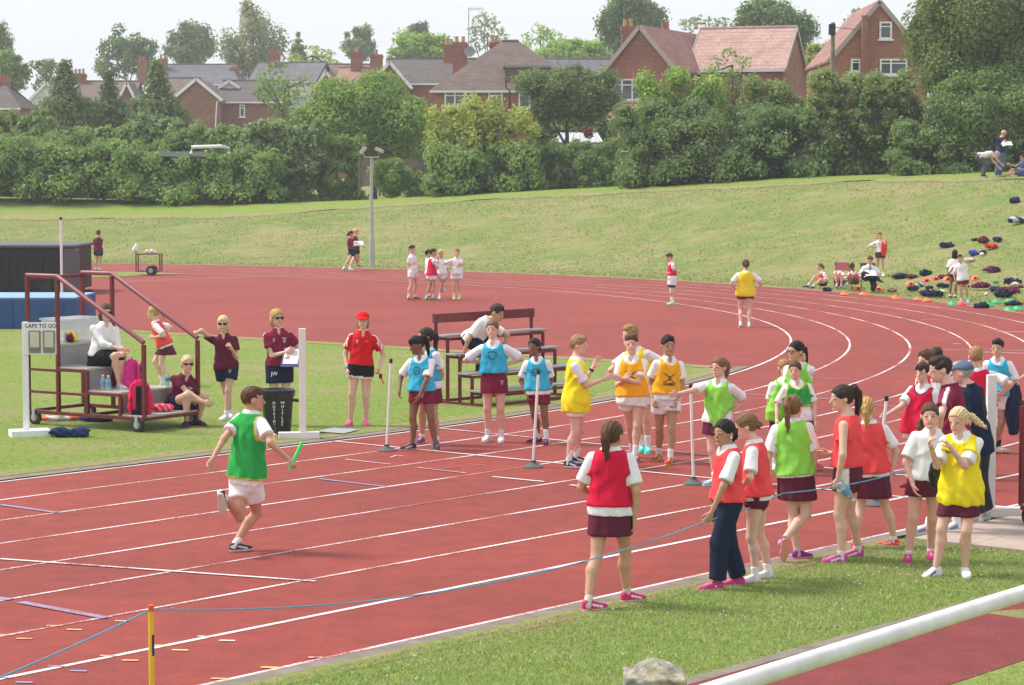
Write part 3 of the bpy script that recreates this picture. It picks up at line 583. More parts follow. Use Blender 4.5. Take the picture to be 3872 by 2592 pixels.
def plant(name, label, cat, c, lobes, size, pal, cover=3.0, trunk=None, group=None, shell=0.62, mix=None, limbs=6, nmax=40000, core=True):
    """lobes in world coordinates; trunk = (base xyz, top z, radius)"""
    SEED[0] += 1; e = empty(name, tuple(c), label, cat, group)
    area = sum(math.pi * r[0] * r[2] for _, r in lobes) * 0.75; n = int(min(nmax, area * cover / (size * size * 0.33)))
    V, Fq, cc = leaves(lobes, n, size, pal, SEED[0], shell)
    if mix:
        V2, F2, c2 = leaves(lobes, int(n * mix[1]), size * .9, mix[0], SEED[0] + 500, shell=.85); Fq = np.concatenate([Fq, F2 + len(V)]); V = np.concatenate([V, V2]); cc = np.concatenate([cc, c2])
    if core:                                          # solid lumps added to close the view, inner shade put into their colour
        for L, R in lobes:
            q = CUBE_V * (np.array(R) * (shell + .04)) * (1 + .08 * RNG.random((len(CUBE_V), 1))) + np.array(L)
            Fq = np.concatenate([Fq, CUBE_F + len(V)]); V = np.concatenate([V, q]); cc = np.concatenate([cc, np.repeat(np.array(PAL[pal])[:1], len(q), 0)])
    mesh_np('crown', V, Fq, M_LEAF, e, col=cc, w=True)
    if trunk:
        b, zt, r = trunk; rg = random.Random(SEED[0]); m = MB(); x, y = b[0], b[1]; zs = np.linspace(b[2] - .2, zt, 6)
        pts = [(x + rg.uniform(-.1, .1) * i * r, y + rg.uniform(-.1, .1) * i * r, z) for i, z in enumerate(zs)]
        m.tube(pts, [r * (1 - .14 * i) for i in range(6)], 8)
        for L, R in rg.sample(lobes, min(limbs, len(lobes))):
            i = rg.randint(2, 5); a = np.array(pts[i]); L = np.array(L); mid = (a + L) / 2 + np.array([0, 0, R[2] * .15])
            m.tube([a, mid, L + np.array([0, 0, R[2] * .4])], [r * .5, r * .32, r * .12], 6)
        m.build('trunk', M_BARK, e, smooth=True, w=True)
    return e
def tree(label, x0, x1, yt, yb, Y, pal='mid', form='round', name='tree', cover=2.6, lobes_n=14, trunk=True, size=None, mix=None, depth=0.8, shell=.62, cat='tree', group=None, lk=None):
    """x0..x1, top and bottom rows of the crown on the 2342 px copy; real size follows from the distance Y"""
    SEED[0] += 1; rg = random.Random(SEED[0] * 3); sc = Y / (F / K); xc = (x0 + x1) / 2
    c = Ad(xc, (yt + yb) / 2, Y); rx, rz = (x1 - x0) / 2 * sc, (yb - yt) / 2 * sc; ry = rx * depth; lob = []
    gz = float(ground_z(c[0], Y))
    if form == 'cone':
        for i in range(lobes_n):
            t = (i + .5) / lobes_n; z = c[2] - rz + 2 * rz * t; r = rx * 1.08 * (1.04 - t) ** .5; a = rg.uniform(0, 6.28)
            for k in range(3 if t < .6 else 1): a += 2.1; off = r * .45 if t < .6 else 0; rr_ = max(r * .62, rx * .1); lob.append(((c[0] + off * math.cos(a), Y + off * math.sin(a) * depth, z), (rr_, rr_ * depth, rz * .22)))
        lob.append(((c[0], Y, c[2] + rz * .9), (rx * .10, rx * .1, rz * .16)))
    elif form == 'wall':                              # a shrub that fills its rectangle
        nxl = max(4, int(round(lobes_n * .75)))
        for i in range(nxl):
            hi_ = rg.uniform(.80, 1.04)
            for j in range(6):
                x = c[0] - rx + 2 * rx * (i + .5 + rg.uniform(-.6, .6)) / nxl; tj = (.02, .14, .32, .52, .72, .88)[j] * hi_; z = c[2] - rz + 2 * rz * tj + rg.uniform(-.08, .08) * rz
                r = max(rx / nxl * rg.uniform(1.0, 1.9), rz * .20); k = min(rx * .5, r); lob.append(((x, Y + rg.uniform(-.35, .3) * ry - (1 - tj) * .3 * ry, z), (k, ry * rg.uniform(.55, .85), max(rz * rg.uniform(.15, .25), k * rg.uniform(.7, .95)))))
    else:
        for i in range(int(lobes_n * (1.7 if form == 'round' and not lk else 1))):
            while True:
                v = np.array([rg.uniform(-1, 1), rg.uniform(-1, 1), rg.uniform(-1, 1)])
                if .25 < np.linalg.norm(v) < 1: break
            v = v / np.linalg.norm(v) * rg.uniform(.45, .78); k = rg.uniform(*lk) if lk else rg.uniform(.18, .38) if form == 'round' else rg.uniform(.16, .30)
            if form == 'airy': v *= 1.15
            if form == 'birch': v[0] *= (1.0 - .5 * max(v[2], 0))
            lob.append(((c[0] + v[0] * rx, Y + v[1] * ry, c[2] + v[2] * rz), (rx * k, ry * k, rz * k * (1.4 if form == 'birch' else 1.0))))
        if form == 'round': lob.append(((c[0], Y, c[2] - rz * .1), (rx * .6, ry * .6, rz * .6)))
    size = size or max(0.15, Y * 0.00145)
    tr = ((c[0], Y, gz), c[2] + rz * .35, max(.12, rx * .055)) if trunk else None
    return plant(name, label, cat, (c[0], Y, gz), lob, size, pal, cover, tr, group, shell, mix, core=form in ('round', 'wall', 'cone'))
far = 'trees behind the houses'
tree('tall leafy tree at the far left edge of the skyline', -70, 40, 32, 230, 245, 'blue', group=far)
tree('pale green bushy tree under the left edge skyline tree', -30, 70, 105, 215, 228, 'mid', group=far)
tree('spiky dark tree left of the long low brown roof', 65, 172, 120, 225, 236, 'dark', form='airy', lobes_n=22, cover=4, group=far)
tree('spreading dark tree left of the slate roof chimneys', 208, 368, 52, 200, 275, 'dark', form='airy', lobes_n=30, cover=4, group=far)
tree('rounded blue green tree above the slate roof', 366, 497, 45, 165, 310, 'blue', group=far)
e = tree('tall feathery birch tree rising above all the left houses', 492, 660, -5, 200, 285, 'birch', form='birch', lobes_n=34, cover=2.6, shell=.3, group=far)
tree('small pointed light green tree right of the birch', 655, 708, 74, 160, 300, 'mid', form='cone', lobes_n=6, group=far)
tree('pale yellowish bushes behind the white rendered house', 640, 790, 104, 180, 270, 'yellow', form='airy', lobes_n=18, cover=3, group=far)
tree('dark upright tree left of the round bright tree', 774, 866, 50, 150, 320, 'blue', group=far)
tree('dark treetop peeping behind the round bright tree', 922, 990, 40, 120, 330, 'dark', group=far)
tree('wide round bright green tree behind the long dark roof', 880, 1052, 66, 165, 265, 'bright', lobes_n=18, group=far)
tree('thin airy tree behind the television aerial', 1064, 1166, 38, 150, 275, 'birch', form='airy', lobes_n=20, cover=1.6, group=far)
tree('airy pale tree right of the hipped roof', 1176, 1295, 50, 150, 290, 'bright', form='airy', lobes_n=20, cover=1.8, group=far)
tree('broad bright green trees behind the hipped roof', 1225, 1425, 78, 175, 265, 'bright', lobes_n=20, group=far)
tree('big dark tree behind the tall chimney of the brick house', 1350, 1530, -30, 150, 240, 'dark', lobes_n=20, group=far)
tree('hazy thin treetop above the pink tiled roof', 1540, 1690, 28, 110, 300, 'birch', form='airy', lobes_n=20, cover=1.8, group=far)
tree('large dense oak behind the right end of the pink roof', 1672, 1872, -20, 165, 200, 'dark', lobes_n=22, mix=('mid', .3), group=far)
tree('light green bushy tree left of the telegraph pole', 1835, 1915, 88, 180, 150, 'yellow', lobes_n=12, group=far)
tree('dark rounded tree behind the steep right gable', 1918, 2020, 18, 120, 190, 'dark', group=far)
gar = 'garden trees behind the hedge'
tree('broad dark conifer at the left in front of the low roofs', 58, 238, 146, 335, 150, 'conifer', form='cone', lobes_n=9, cover=3.4, group=gar)
tree('slim dark conifer between two broader conifers', 190, 308, 168, 320, 152, 'conifer', form='cone', lobes_n=9, cover=3.4, group=gar)
tree('pointed conifer left of the brown brick gable', 278, 442, 148, 335, 148, 'conifer', form='cone', lobes_n=9, cover=3.4, mix=('mid', .2), group=gar)
tree('blue green bush at the foot of the pointed conifer', 310, 460, 262, 380, 128, 'blue', 'wall', name='shrub', trunk=False, cat='shrub')
tree('light green bush below the left conifers', -30, 120, 248, 350, 135, 'mid', 'wall', name='shrub', trunk=False, cat='shrub')
tree('leafy bush between the conifers and the hedge', 130, 320, 288, 360, 130, 'mid', 'wall', name='shrub', trunk=False, cat='shrub')
tree('open branched light tree in front of the white house', 562, 740, 145, 330, 132, 'mid', form='airy', lobes_n=26, cover=1.3, group=gar)
tree('huge dense green tree left of the hipped roof house', 690, 1018, 162, 400, 128, 'mid', lobes_n=26, cover=3.6, mix=('bright', .35), group=gar)
tree('feathery yellow green tree in front of the hipped house', 998, 1215, 205, 440, 118, 'yellow', 'wall', lobes_n=10, cover=3.2, shell=.5, group=gar)
tree('dark small leaved tree with bare trunk before the brick house', 1170, 1425, 118, 305, 122, 'conifer', form='round', lobes_n=24, cover=1.7, mix=('mid', .3), group=gar)
tree('bright green leafy tree in front of the pink roof', 1455, 1640, 150, 400, 112, 'bright', form='wall', lobes_n=8, cover=2.8, mix=('mid', .4), group=gar)
tree('thin whispy shrub against the pink tiled roof', 1600, 1750, 112, 230, 116, 'mid', form='airy', lobes_n=26, cover=1.1, group=gar)
tree('red leaved bush beside the bare trunk', 1330, 1362, 280, 325, 127, 'red', name='shrub', trunk=False, cover=1.8, lobes_n=6, cat='shrub')
tree('leafy mass below the brown brick gable', 380, 600, 285, 400, 126, 'mid', 'wall', name='shrub', trunk=False, cat='shrub', mix=('blue', .3))
tree('dark shrubs in front of the white house', 560, 740, 270, 400, 124, 'blue', 'wall', name='shrub', trunk=False, cat='shrub')
tree('garden bushes at the foot of the hipped house', 930, 1130, 255, 380, 138, 'mid', 'wall', name='shrub', trunk=False, cat='shrub')
tree('garden bushes behind the greenhouse', 1220, 1420, 270, 330, 134, 'dark', 'wall', name='shrub', trunk=False, cat='shrub')
tree('green bushes filling the gap beside the steep right gable', 1850, 2080, 150, 300, 108, 'mid', 'wall', name='shrub', trunk=False, cat='shrub', mix=('olive', .4))
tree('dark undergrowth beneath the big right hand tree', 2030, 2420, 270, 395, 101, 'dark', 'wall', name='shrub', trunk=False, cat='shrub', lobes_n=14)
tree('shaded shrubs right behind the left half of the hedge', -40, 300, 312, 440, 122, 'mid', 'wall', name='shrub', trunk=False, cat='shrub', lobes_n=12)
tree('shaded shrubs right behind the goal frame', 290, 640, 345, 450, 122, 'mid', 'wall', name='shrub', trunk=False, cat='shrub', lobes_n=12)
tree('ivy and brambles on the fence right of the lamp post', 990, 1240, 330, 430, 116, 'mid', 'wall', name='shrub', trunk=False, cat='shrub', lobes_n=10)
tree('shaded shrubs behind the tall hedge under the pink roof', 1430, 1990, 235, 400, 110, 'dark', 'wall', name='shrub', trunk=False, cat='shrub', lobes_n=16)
# the hedge: overlapping shrubs along the top of the bank
def hedge(label, x0, x1, yt, pal, mix=None, cover=4.2, rad=72.5, yb=None, size=None):
    xc = min(max((x0 + x1) / 2, 0), 2342); Y, ph = at_radius(xc, rad); zb = float(tab(HEDGE, ph))
    g_ = Ad(xc, 400, Y); gz = float(ground_z(g_[0], Y)); yb_ = (CY / K) if yb is None else yb
    row = 408 + (HC - gz) * (F / K) / Y
    return tree(label, x0, x1, yt, row + 6, Y, pal, 'wall', name='hedge_shrub', cat='shrub', trunk=False, cover=cover, lobes_n=max(6, int((x1 - x0) / 16)), depth=.42, mix=mix, group='shrubs of the hedge along the bank', size=size)
hedge('hedge shrub at the far left end of the bank', -60, 120, 300, 'mid', ('olive', .45))
hedge('tall rounded hedge shrub second from the left end', 95, 265, 292, 'mid', ('olive', .35))
hedge('hedge shrub below the dark conifers with paler tips', 235, 400, 318, 'mid', ('blue', .4))
hedge('low hedge shrub below the white goal frame', 370, 530, 352, 'mid', ('olive', .3))
hedge('bright topped hedge shrub right of the goal frame', 490, 660, 276, 'mid', ('bright', .3))
hedge('dark hedge shrub left of the lamp post', 630, 830, 292, 'mid', ('dark', .6))
hedge('low hedge growth right of the round bush', 930, 1075, 388, 'mid', ('blue', .3))
hedge('dark hedge shrub under the feathery yellow green tree', 1060, 1255, 328, 'mid', ('dark', .4))
hedge('dark hedge shrub under the bare trunked tree', 1230, 1470, 316, 'mid', ('dark', .45))
hedge('low dark growth in the hedge below the cream blossom', 1330, 1445, 350, 'mid', ('dark', .4), rad=71.0)
hedge('tall hedge shrub below the large brick house', 1415, 1580, 255, 'mid', ('dark', .4))
hedge('ivy green hedge shrub below the pink tiled roof', 1550, 1730, 198, 'olive', ('mid', .5))
hedge('tall bright ivy covered hedge shrub left of the telegraph pole', 1700, 1880, 188, 'mid', ('russet', .25))
hedge('tall russet tipped hedge shrub at the telegraph pole foot', 1850, 2030, 180, 'olive', ('russet', .35))
hedge('dark hedge shrub under the big right hand tree', 1990, 2180, 215, 'dark', ('mid', .3))
hedge('hedge shrub behind the bald man at the right edge', 2140, 2400, 250, 'dark', ('mid', .35))
tree('clipped round fine leaved bush beside the lamp post', 838, 948, 353, 470, at_radius(893, 69.5)[0], 'mid', 'round', name='shrub', trunk=False, cover=4, lobes_n=10, cat='shrub', size=.11)
tree('spray of cream blossom on top of the dark hedge', 1418, 1480, 326, 352, at_radius(1445, 70.0)[0], 'cream', 'airy', name='blossom_shrub', trunk=False, cover=2.5, lobes_n=12, cat='shrub', size=.11)
tree('huge dark leafy tree filling the top right corner', 2040, 2480, -150, 330, 104, 'dark', lobes_n=70, cover=3.0, mix=('olive', .4), lk=(.14, .30))
tree('lower boughs of a broad leafy tree at the top right', 2080, 2420, 120, 380, 100, 'dark', lobes_n=44, cover=3.0, mix=('mid', .25), lk=(.16, .30))
# ================================================================== PEOPLE: bodies and clothes grown from distance fields
f32 = np.float32
def nets(f, ax):
    """surface nets: one smooth quad mesh from a sampled field (negative inside)"""
    ins = f < 0; nx, ny, nz = f.shape
    c = np.zeros((nx - 1, ny - 1, nz - 1), np.int8); CO = [(i, j, k) for i in (0, 1) for j in (0, 1) for k in (0, 1)]
    for i, j, k in CO: c += ins[i:nx - 1 + i, j:ny - 1 + j, k:nz - 1 + k]
    act = (c > 0) & (c < 8); I, J, Kk = np.nonzero(act); n = len(I)
    if n == 0: return np.zeros((0, 3)), np.zeros((0, 4), int)
    idx = -np.ones(c.shape, np.int32); idx[act] = np.arange(n)
    acc = np.zeros((n, 3)); cnt = np.zeros(n)
    X, Y, Z = ax
    def pos(o): return np.stack([X[I + o[0]], Y[J + o[1]], Z[Kk + o[2]]], 1)
    for a in CO:
        for d in range(3):
            if a[d] == 0:
                b = list(a); b[d] = 1; fa = f[I + a[0], J + a[1], Kk + a[2]]; fb = f[I + b[0], J + b[1], Kk + b[2]]
                m = (fa < 0) != (fb < 0); t = (fa[m] / (fa[m] - fb[m]))[:, None]; pa = pos(a)[m]; pb = pos(b)[m]
                acc[m] += pa + (pb - pa) * t; cnt[m] += 1
    V = acc / cnt[:, None]; Fs = []
    for d in range(3):
        sl0 = [slice(1, -1)] * 3; sl1 = [slice(1, -1)] * 3; sl0[d] = slice(0, -1); sl1[d] = slice(1, None)
        A0, A1 = ins[tuple(sl0)], ins[tuple(sl1)]; q = np.nonzero(A0 != A1)
        g = [q[0].copy(), q[1].copy(), q[2].copy()]
        e1, e2 = (d + 1) % 3, (d + 2) % 3
        g[e1] += 1; g[e2] += 1
        def cell(o1, o2):
            h = [g[0].copy(), g[1].copy(), g[2].copy()]; h[e1] -= o1; h[e2] -= o2; return idx[h[0], h[1], h[2]]
        qd = np.stack([cell(1, 1), cell(0, 1), cell(0, 0), cell(1, 0)], 1); fl = ~A0[q]
        qd[fl] = qd[fl][:, ::-1]; Fs.append(qd)
    return V, np.concatenate(Fs)
def mesh_field(fn, lo, hi, res):
    """sample a field coarsely, then finely only near its surface"""
    lo = np.array(lo, float) - 2 * res; hi = np.array(hi, float) + 2 * res; st = 4
    nb = np.maximum(np.ceil((hi - lo) / (res * st)).astype(int), 1); ax = [lo[i] + res * np.arange(nb[i] * st + 1) for i in range(3)]
    cx = [a[::st] for a in ax]; g = np.meshgrid(*cx, indexing='ij'); fc = fn(np.stack([a.ravel() for a in g], 1).astype(f32)).reshape(g[0].shape)
    f = np.repeat(np.repeat(np.repeat(fc, st, 0), st, 1), st, 2)[:nb[0] * st + 1, :nb[1] * st + 1, :nb[2] * st + 1].astype(f32)
    near = np.abs(fc) < res * st * 1.25; act = np.zeros(tuple(nb), bool)
    for i in (0, 1):
        for j in (0, 1):
            for k in (0, 1): act |= near[i:nb[0] + i, j:nb[1] + j, k:nb[2] + k]
    sg = fc < 0; s0 = sg[:-1, :-1, :-1]
    for i in (0, 1):
        for j in (0, 1):
            for k in (0, 1): act |= sg[i:nb[0] + i, j:nb[1] + j, k:nb[2] + k] != s0
    I, J, Kk = np.nonzero(act); o = np.arange(st + 1); oi, oj, ok = [q.ravel() for q in np.meshgrid(o, o, o, indexing='ij')]
    ii = (I[:, None] * st + oi).ravel(); jj = (J[:, None] * st + oj).ravel(); kk = (Kk[:, None] * st + ok).ravel()
    m = np.zeros(f.shape, bool); m[ii, jj, kk] = True; ii, jj, kk = np.nonzero(m)
    if len(ii): f[ii, jj, kk] = fn(np.stack([ax[0][ii], ax[1][jj], ax[2][kk]], 1).astype(f32))
    f[0] = f[-1] = 1; f[:, 0] = f[:, -1] = 1; f[:, :, 0] = f[:, :, -1] = 1
    return nets(f, ax)
def smin(a, b, k):
    h = np.clip(0.5 + 0.5 * (b - a) / k, 0, 1); return b + (a - b) * h - k * h * (1 - h)
def smax(a, b, k): return -smin(-a, -b, k)
def cone(P, a, b, ra, rb):
    a = np.asarray(a, f32); b = np.asarray(b, f32); ba = b - a; t = np.clip(((P - a) @ ba) / max(float(ba @ ba), 1e-9), 0, 1)
    d = P - a - t[:, None] * ba; return np.sqrt((d * d).sum(1)) - (ra + (rb - ra) * t)
def ell(P, c, r, R=None):
    q = P - np.asarray(c, f32)
    if R is not None: q = q @ np.asarray(R, f32).T
    q = q / np.asarray(r, f32); return (np.sqrt((q * q).sum(1)) - 1) * min(r)
def wob(P, s, ph=0.0):
    return np.sin(P[:, 0] * s + ph) * np.sin(P[:, 1] * s * 1.1 + 2 * ph + 1) * np.sin(P[:, 2] * s * .8 + ph) + .5 * np.sin(P[:, 0] * s * 1.9 + P[:, 2] * s * 1.3 + ph)
def unit(v): v = np.asarray(v, float); return v / max(np.linalg.norm(v), 1e-9)
def ik(S, Tg, a, b, hint):
    """joint of a two bone limb; hint is a point the joint leans to"""
    S = np.array(S); Tg = np.array(Tg); d = Tg - S; L = np.linalg.norm(d)
    if L > (a + b) * .995:
        k = min(L / ((a + b) * .995), 1.10); a *= k; b *= k
        if L > (a + b) * .995: Tg = S + d / L * (a + b) * .995; d = Tg - S; L = np.linalg.norm(d)
    u = d / L; x = (a * a - b * b + L * L) / (2 * L); h = math.sqrt(max(a * a - x * x, 0)); v = np.array(hint) - S; v = v - u * (v @ u)
    return S + u * x + unit(v) * h, Tg
WT = [-.30, -.16, 0, .2, .42, .65, .85, .97, 1.08]
WB = [.030, .088, .097, .086, .078, .090, .090, .055, .034]
DB = [.030, .058, .069, .060, .055, .063, .054, .042, .034]
WS = [.115, .117, .114, .102, .091, .091, .088, .057, .038]   # loose shirt
DSH = [.086, .090, .089, .077, .066, .066, .056, .045, .036]
SKIN = {'fair': (0.70, 0.43, 0.33), 'pink': (0.74, 0.43, 0.35), 'tan': (0.56, 0.31, 0.20), 'brown': (0.23, 0.11, 0.065), 'olive': (0.45, 0.26, 0.165), 'asian': (0.62, 0.38, 0.26)}
HAIR = {'black': (.012, .010, .010), 'dark': (.035, .022, .016), 'brown': (.090, .045, .022), 'lightbrown': (.18, .098, .045), 'blonde': (.45, .28, .10), 'pale': (.62, .47, .25), 'sandy': (.31, .18, .08), 'grey': (.35, .33, .31)}
def cloth_mat():
    m, n, l, b = _new('cloth'); a = n.new('ShaderNodeAttribute'); a.attribute_name = 'Col'; geo = n.new('ShaderNodeNewGeometry')
    mp = n.new('ShaderNodeMapping'); mp.inputs['Scale'].default_value = (1, 1, .38); l.new(geo.outputs['Position'], mp.inputs[0])
    big = _noise(n, l, 9, 2, .5, mp.outputs[0]); fine = _noise(n, l, 60, 3, .6, geo.outputs['Position'])
    r = _ramp(n, [(.3, (.93,) * 3), (.7, (1.06,) * 3)]); l.new(fine.outputs[0], r.inputs[0]); l.new(_mix(n, l, 1, a.outputs['Color'], r.outputs[0], 'MULTIPLY'), b.inputs['Base Color'])
    b.inputs['Roughness'].default_value = .85; b.inputs['Specular IOR Level'].default_value = .15; _bump(n, l, b, big.outputs[0], .045, .7); MATS['cloth'] = m; return m
M_SKIN = attr_mat('skin', 0.55, 0.35, 0.05, 25, 0.0); M_CLOTH = cloth_mat(); M_HAIR = attr_mat('hair', 0.62, 0.22, 0.25, 60, 0.006); M_SHOE = attr_mat('shoe', 0.6, 0.3, 0.08, 30, 0.002)
WHITE = (.80, .80, .81); MAROON = (.115, .018, .042); NAVYC = (.016, .024, .058); CRIMSON = (.62, .012, .050); CORAL = (.82, .075, .080); CYAN = (.045, .42, .62); LIME = (.27, .66, .085); GREEN = (.03, .37, .075); YELLOW = (.85, .68, .025); ORANGE = (.88, .42, .018)
POLO = (.125, .014, .040); REDPOLO = (.60, .012, .015); BLACKC = (.014, .014, .016); MAROONB = (.20, .015, .05)
PEOPLE = {}
class Person:
    def __init__(s, label, base, top, yaw, head, name='person', ht=None, feet=None, hands=None, elb=(None, None), knee=(None, None), pel=None, neck=None, hyaw=None, hpitch=0, hroll=0, zg=None, bw=1.0, skin='fair', group=None, res=None, dep=0.0, basept=None, key=None, curl=(.5, .5)):
        s.label = label; s.curl = curl
        if basept is not None: B = np.array(basept, float)
        elif zg is None: B = GT(*base)
        else: B = G(base[0], base[1], zg)
        s.B = B; s.Y = B[1]; s.zg = B[2]
        s.pt = lambda x, y, d=0.0: A(x, y, s.Y - d)
        Ht = ht or (s.pt(head[0], top)[2] - B[2]); s.Ht = Ht; s.bw = bw
        y = math.radians(yaw); s.fwd = np.array([math.sin(y), -math.cos(y), 0]); s.right = np.array([-math.cos(y), -math.sin(y), 0]); up = np.array([0, 0, 1.0])
        hc = s.pt(*head) if len(head) == 2 else s.pt(*head)
        if pel is None: p0 = np.array([B[0] + .45 * (hc[0] - B[0]), B[1], B[2] + .525 * Ht])
        elif len(pel) == 1: p0 = s.pt(pel[0], CY); p0 = np.array([p0[0], B[1], B[2] + .525 * Ht])
        else: p0 = s.pt(*pel)
        if ht is None: p0[2] = B[2] + .520 * Ht
        hh = (.151 if Ht < 1.56 else .144) * Ht; s.hh = hh
        if neck is None: p1 = hc + np.array([0, 0, -.105 * Ht]); p1 = p1 - s.fwd * .015 * Ht; p1[0] = .75 * p1[0] + .25 * p0[0]
        else: p1 = s.pt(*neck)
        s.p0, s.p1, s.hc = p0, p1, hc
        s.u = unit(p1 - p0); s.L = np.linalg.norm(p1 - p0); s.tf = unit(s.fwd - s.u * (s.fwd @ s.u)); s.tr = np.cross(s.tf, s.u)
        if s.tr @ s.right < 0: s.tr = -s.tr
        hy = math.radians(hyaw if hyaw is not None else yaw); hp = math.radians(hpitch)
        hf = np.array([math.sin(hy) * math.cos(hp), -math.cos(hy) * math.cos(hp), -math.sin(hp)]); hr = np.array([-math.cos(hy), -math.sin(hy), 0]); hu = np.cross(hr, hf); hu = hu if hu[2] > 0 else -hu
        if hroll: a = math.radians(hroll); hr, hu = hr * math.cos(a) + hu * math.sin(a), hu * math.cos(a) - hr * math.sin(a)
        s.HR = np.array([hr, hf, hu])
        s.res = res or (0.013 if s.Y < 27 else 0.016 if s.Y < 40 else 0.026)
        s.skin = SKIN[skin] if isinstance(skin, str) else skin
        # limbs
        aU, aF, lT, lS = .172 * Ht, .150 * Ht, .245 * Ht, .238 * Ht
        s.sh, s.el, s.wr, s.hip, s.kn, s.an, s.fd = [], [], [], [], [], [], []
        for i, sg in enumerate((1, -1)):
            S_ = p1 - s.u * .047 * Ht + s.tr * sg * .097 * Ht * bw
            h = hands[i] if hands and hands[i] is not None else None
            if h is None: tgt = S_ + np.array([0, 0, -.31 * Ht]) + s.right * sg * .02 * Ht + s.fwd * .03 * Ht
            else:
                tgt = s.pt(*h)
            e = elb[i]
            hint = s.pt(*e) if e is not None else S_ + (s.right * sg * .5 - s.fwd * .8 - up * .3)
            E, tgt = ik(S_, tgt, aU, aF, hint); s.sh.append(S_); s.el.append(E); s.wr.append(tgt)
            Hp = p0 + s.tr * sg * .050 * Ht * bw - s.u * .01 * Ht
            if feet and feet[i] is not None:
                ft = feet[i]
                if len(ft) >= 5: an = s.pt(*ft[:3]); fy = math.radians(ft[3]); fp = math.radians(ft[4])
                else:
                    c = G(ft[0], ft[1], s.zg); fy = math.radians(ft[2] if len(ft) > 2 else yaw); fp = 0
                    an = c + up * .047 * Ht - np.array([math.sin(fy), -math.cos(fy), 0]) * .035 * Ht
            else:
                fy = math.radians(yaw + sg * 8); fp = 0; an = B + s.right * sg * .055 * Ht + up * .047 * Ht - s.fwd * .03 * Ht
            fd = np.array([math.sin(fy) * math.cos(fp), -math.cos(fy) * math.cos(fp), -math.sin(fp)])
            k = knee[i]; hint = s.pt(*k) if k is not None else Hp + s.fwd * 1.0 + np.array([math.sin(fy), -math.cos(fy), 0]) * .6 - up * .2
            if ht is None and k is None and len(feet[i] if feet and feet[i] is not None else (0, 0)) < 5:
                q = np.linalg.norm(an - Hp) * 1.006 / (lT + lS); lt_, ls_ = lT * min(max(q, .9), 1.12), lS * min(max(q, .9), 1.12)
            else: lt_, ls_ = lT, lS
            Kn, an = ik(Hp, an, lt_, ls_, hint); s.hip.append(Hp); s.kn.append(Kn); s.an.append(an); s.fd.append(fd)
        s.root = empty(name, (B[0], B[1], B[2]), label, 'person', group); s.fields = {}
        if key: PEOPLE[key] = s
        s.build_body()
    # ---- fields
    def tor(s, P, W, D_, add=0.0):
        q = P - s.p0.astype(f32); t = q @ s.u.astype(f32) / s.L; x = q @ s.tr.astype(f32); y = q @ s.tf.astype(f32)
        w = np.interp(t, WT, W).astype(f32) * s.Ht * s.bw + add; d = np.interp(t, WT, D_).astype(f32) * s.Ht * (.35 + .65 * s.bw) + add
        f = ((np.abs(x / w) ** 2.3 + np.abs(y / d) ** 2.3) ** (1 / 2.3) - 1) * np.minimum(w, d)
        tt = np.maximum(-.30 - t, t - 1.08) * s.L; return np.maximum(f, tt), t, x, y
    def leg(s, P, i, add=0.0, upto=1.0):
        H = s.Ht; a, b, c = s.hip[i], s.kn[i], s.an[i]; r = [.056 * H * s.bw + add, .0315 * H + add, .0200 * H + add]
        f = cone(P, a, b, r[0], r[1]); ax = unit(c - b); back = -unit(s.fd[i] - ax * (s.fd[i] @ ax)) if abs(s.fd[i] @ ax) < .98 else -s.fwd
        calf = b + (c - b) * .32 + back * .012 * H
        f2 = smin(cone(P, b, calf, r[1] * .95, .0335 * H + add), cone(P, calf, c, .0325 * H + add, r[2]), .02); return f, f2
    def arm(s, P, i, add=0.0):
        H = s.Ht; return cone(P, s.sh[i], s.el[i], .0265 * H * s.bw + add, .0215 * H + add), cone(P, s.el[i], s.wr[i], .0220 * H + add, .0150 * H + add)
    def fbody(s, P):
        f, t, x, y = s.tor(P, WB, DB); f = smin(f, cone(P, s.p1 - s.u * .01 * s.Ht, s.hc - s.HR[2] * .25 * s.hh - s.HR[1] * .08 * s.hh, .036 * s.Ht, .031 * s.Ht), .03)
        for i in (0, 1):
            a, b = s.arm(P, i); f = smin(f, smin(a, b, .02), .035); l1, l2 = s.leg(P, i); f = smin(f, smin(l1, l2, .02), .03)
        return f
    def fhead(s, P):
        q = (P - s.hc.astype(f32)) @ s.HR.T.astype(f32) / s.hh
        f = smin(ell(q, (0, -.03, .12), (.345, .425, .385)), ell(q, (0, .11, -.21), (.255, .27, .285)), .12)
        f = smin(f, cone(q, (0, .385, .03), (0, .475, -.13), .03, .05), .05)               # nose
        for sg in (-1, 1):
            f = smin(f, ell(q, (sg * .345, -.04, -.03), (.045, .09, .13)), .03)             # ears
            f = smax(f, -ell(q, (sg * .145, .46, .035), (.09, .06, .05)), .05)               # eye sockets
            f = smin(f, ell(q, (sg * .145, .345, .03), (.07, .055, .05)), .015)
        f = smin(f, ell(q, (0, .36, -.265), (.12, .04, .035)), .03)                          # lips
        f = smin(f, ell(q, (0, .33, -.40), (.10, .07, .08)), .05)                            # chin
        return f * s.hh
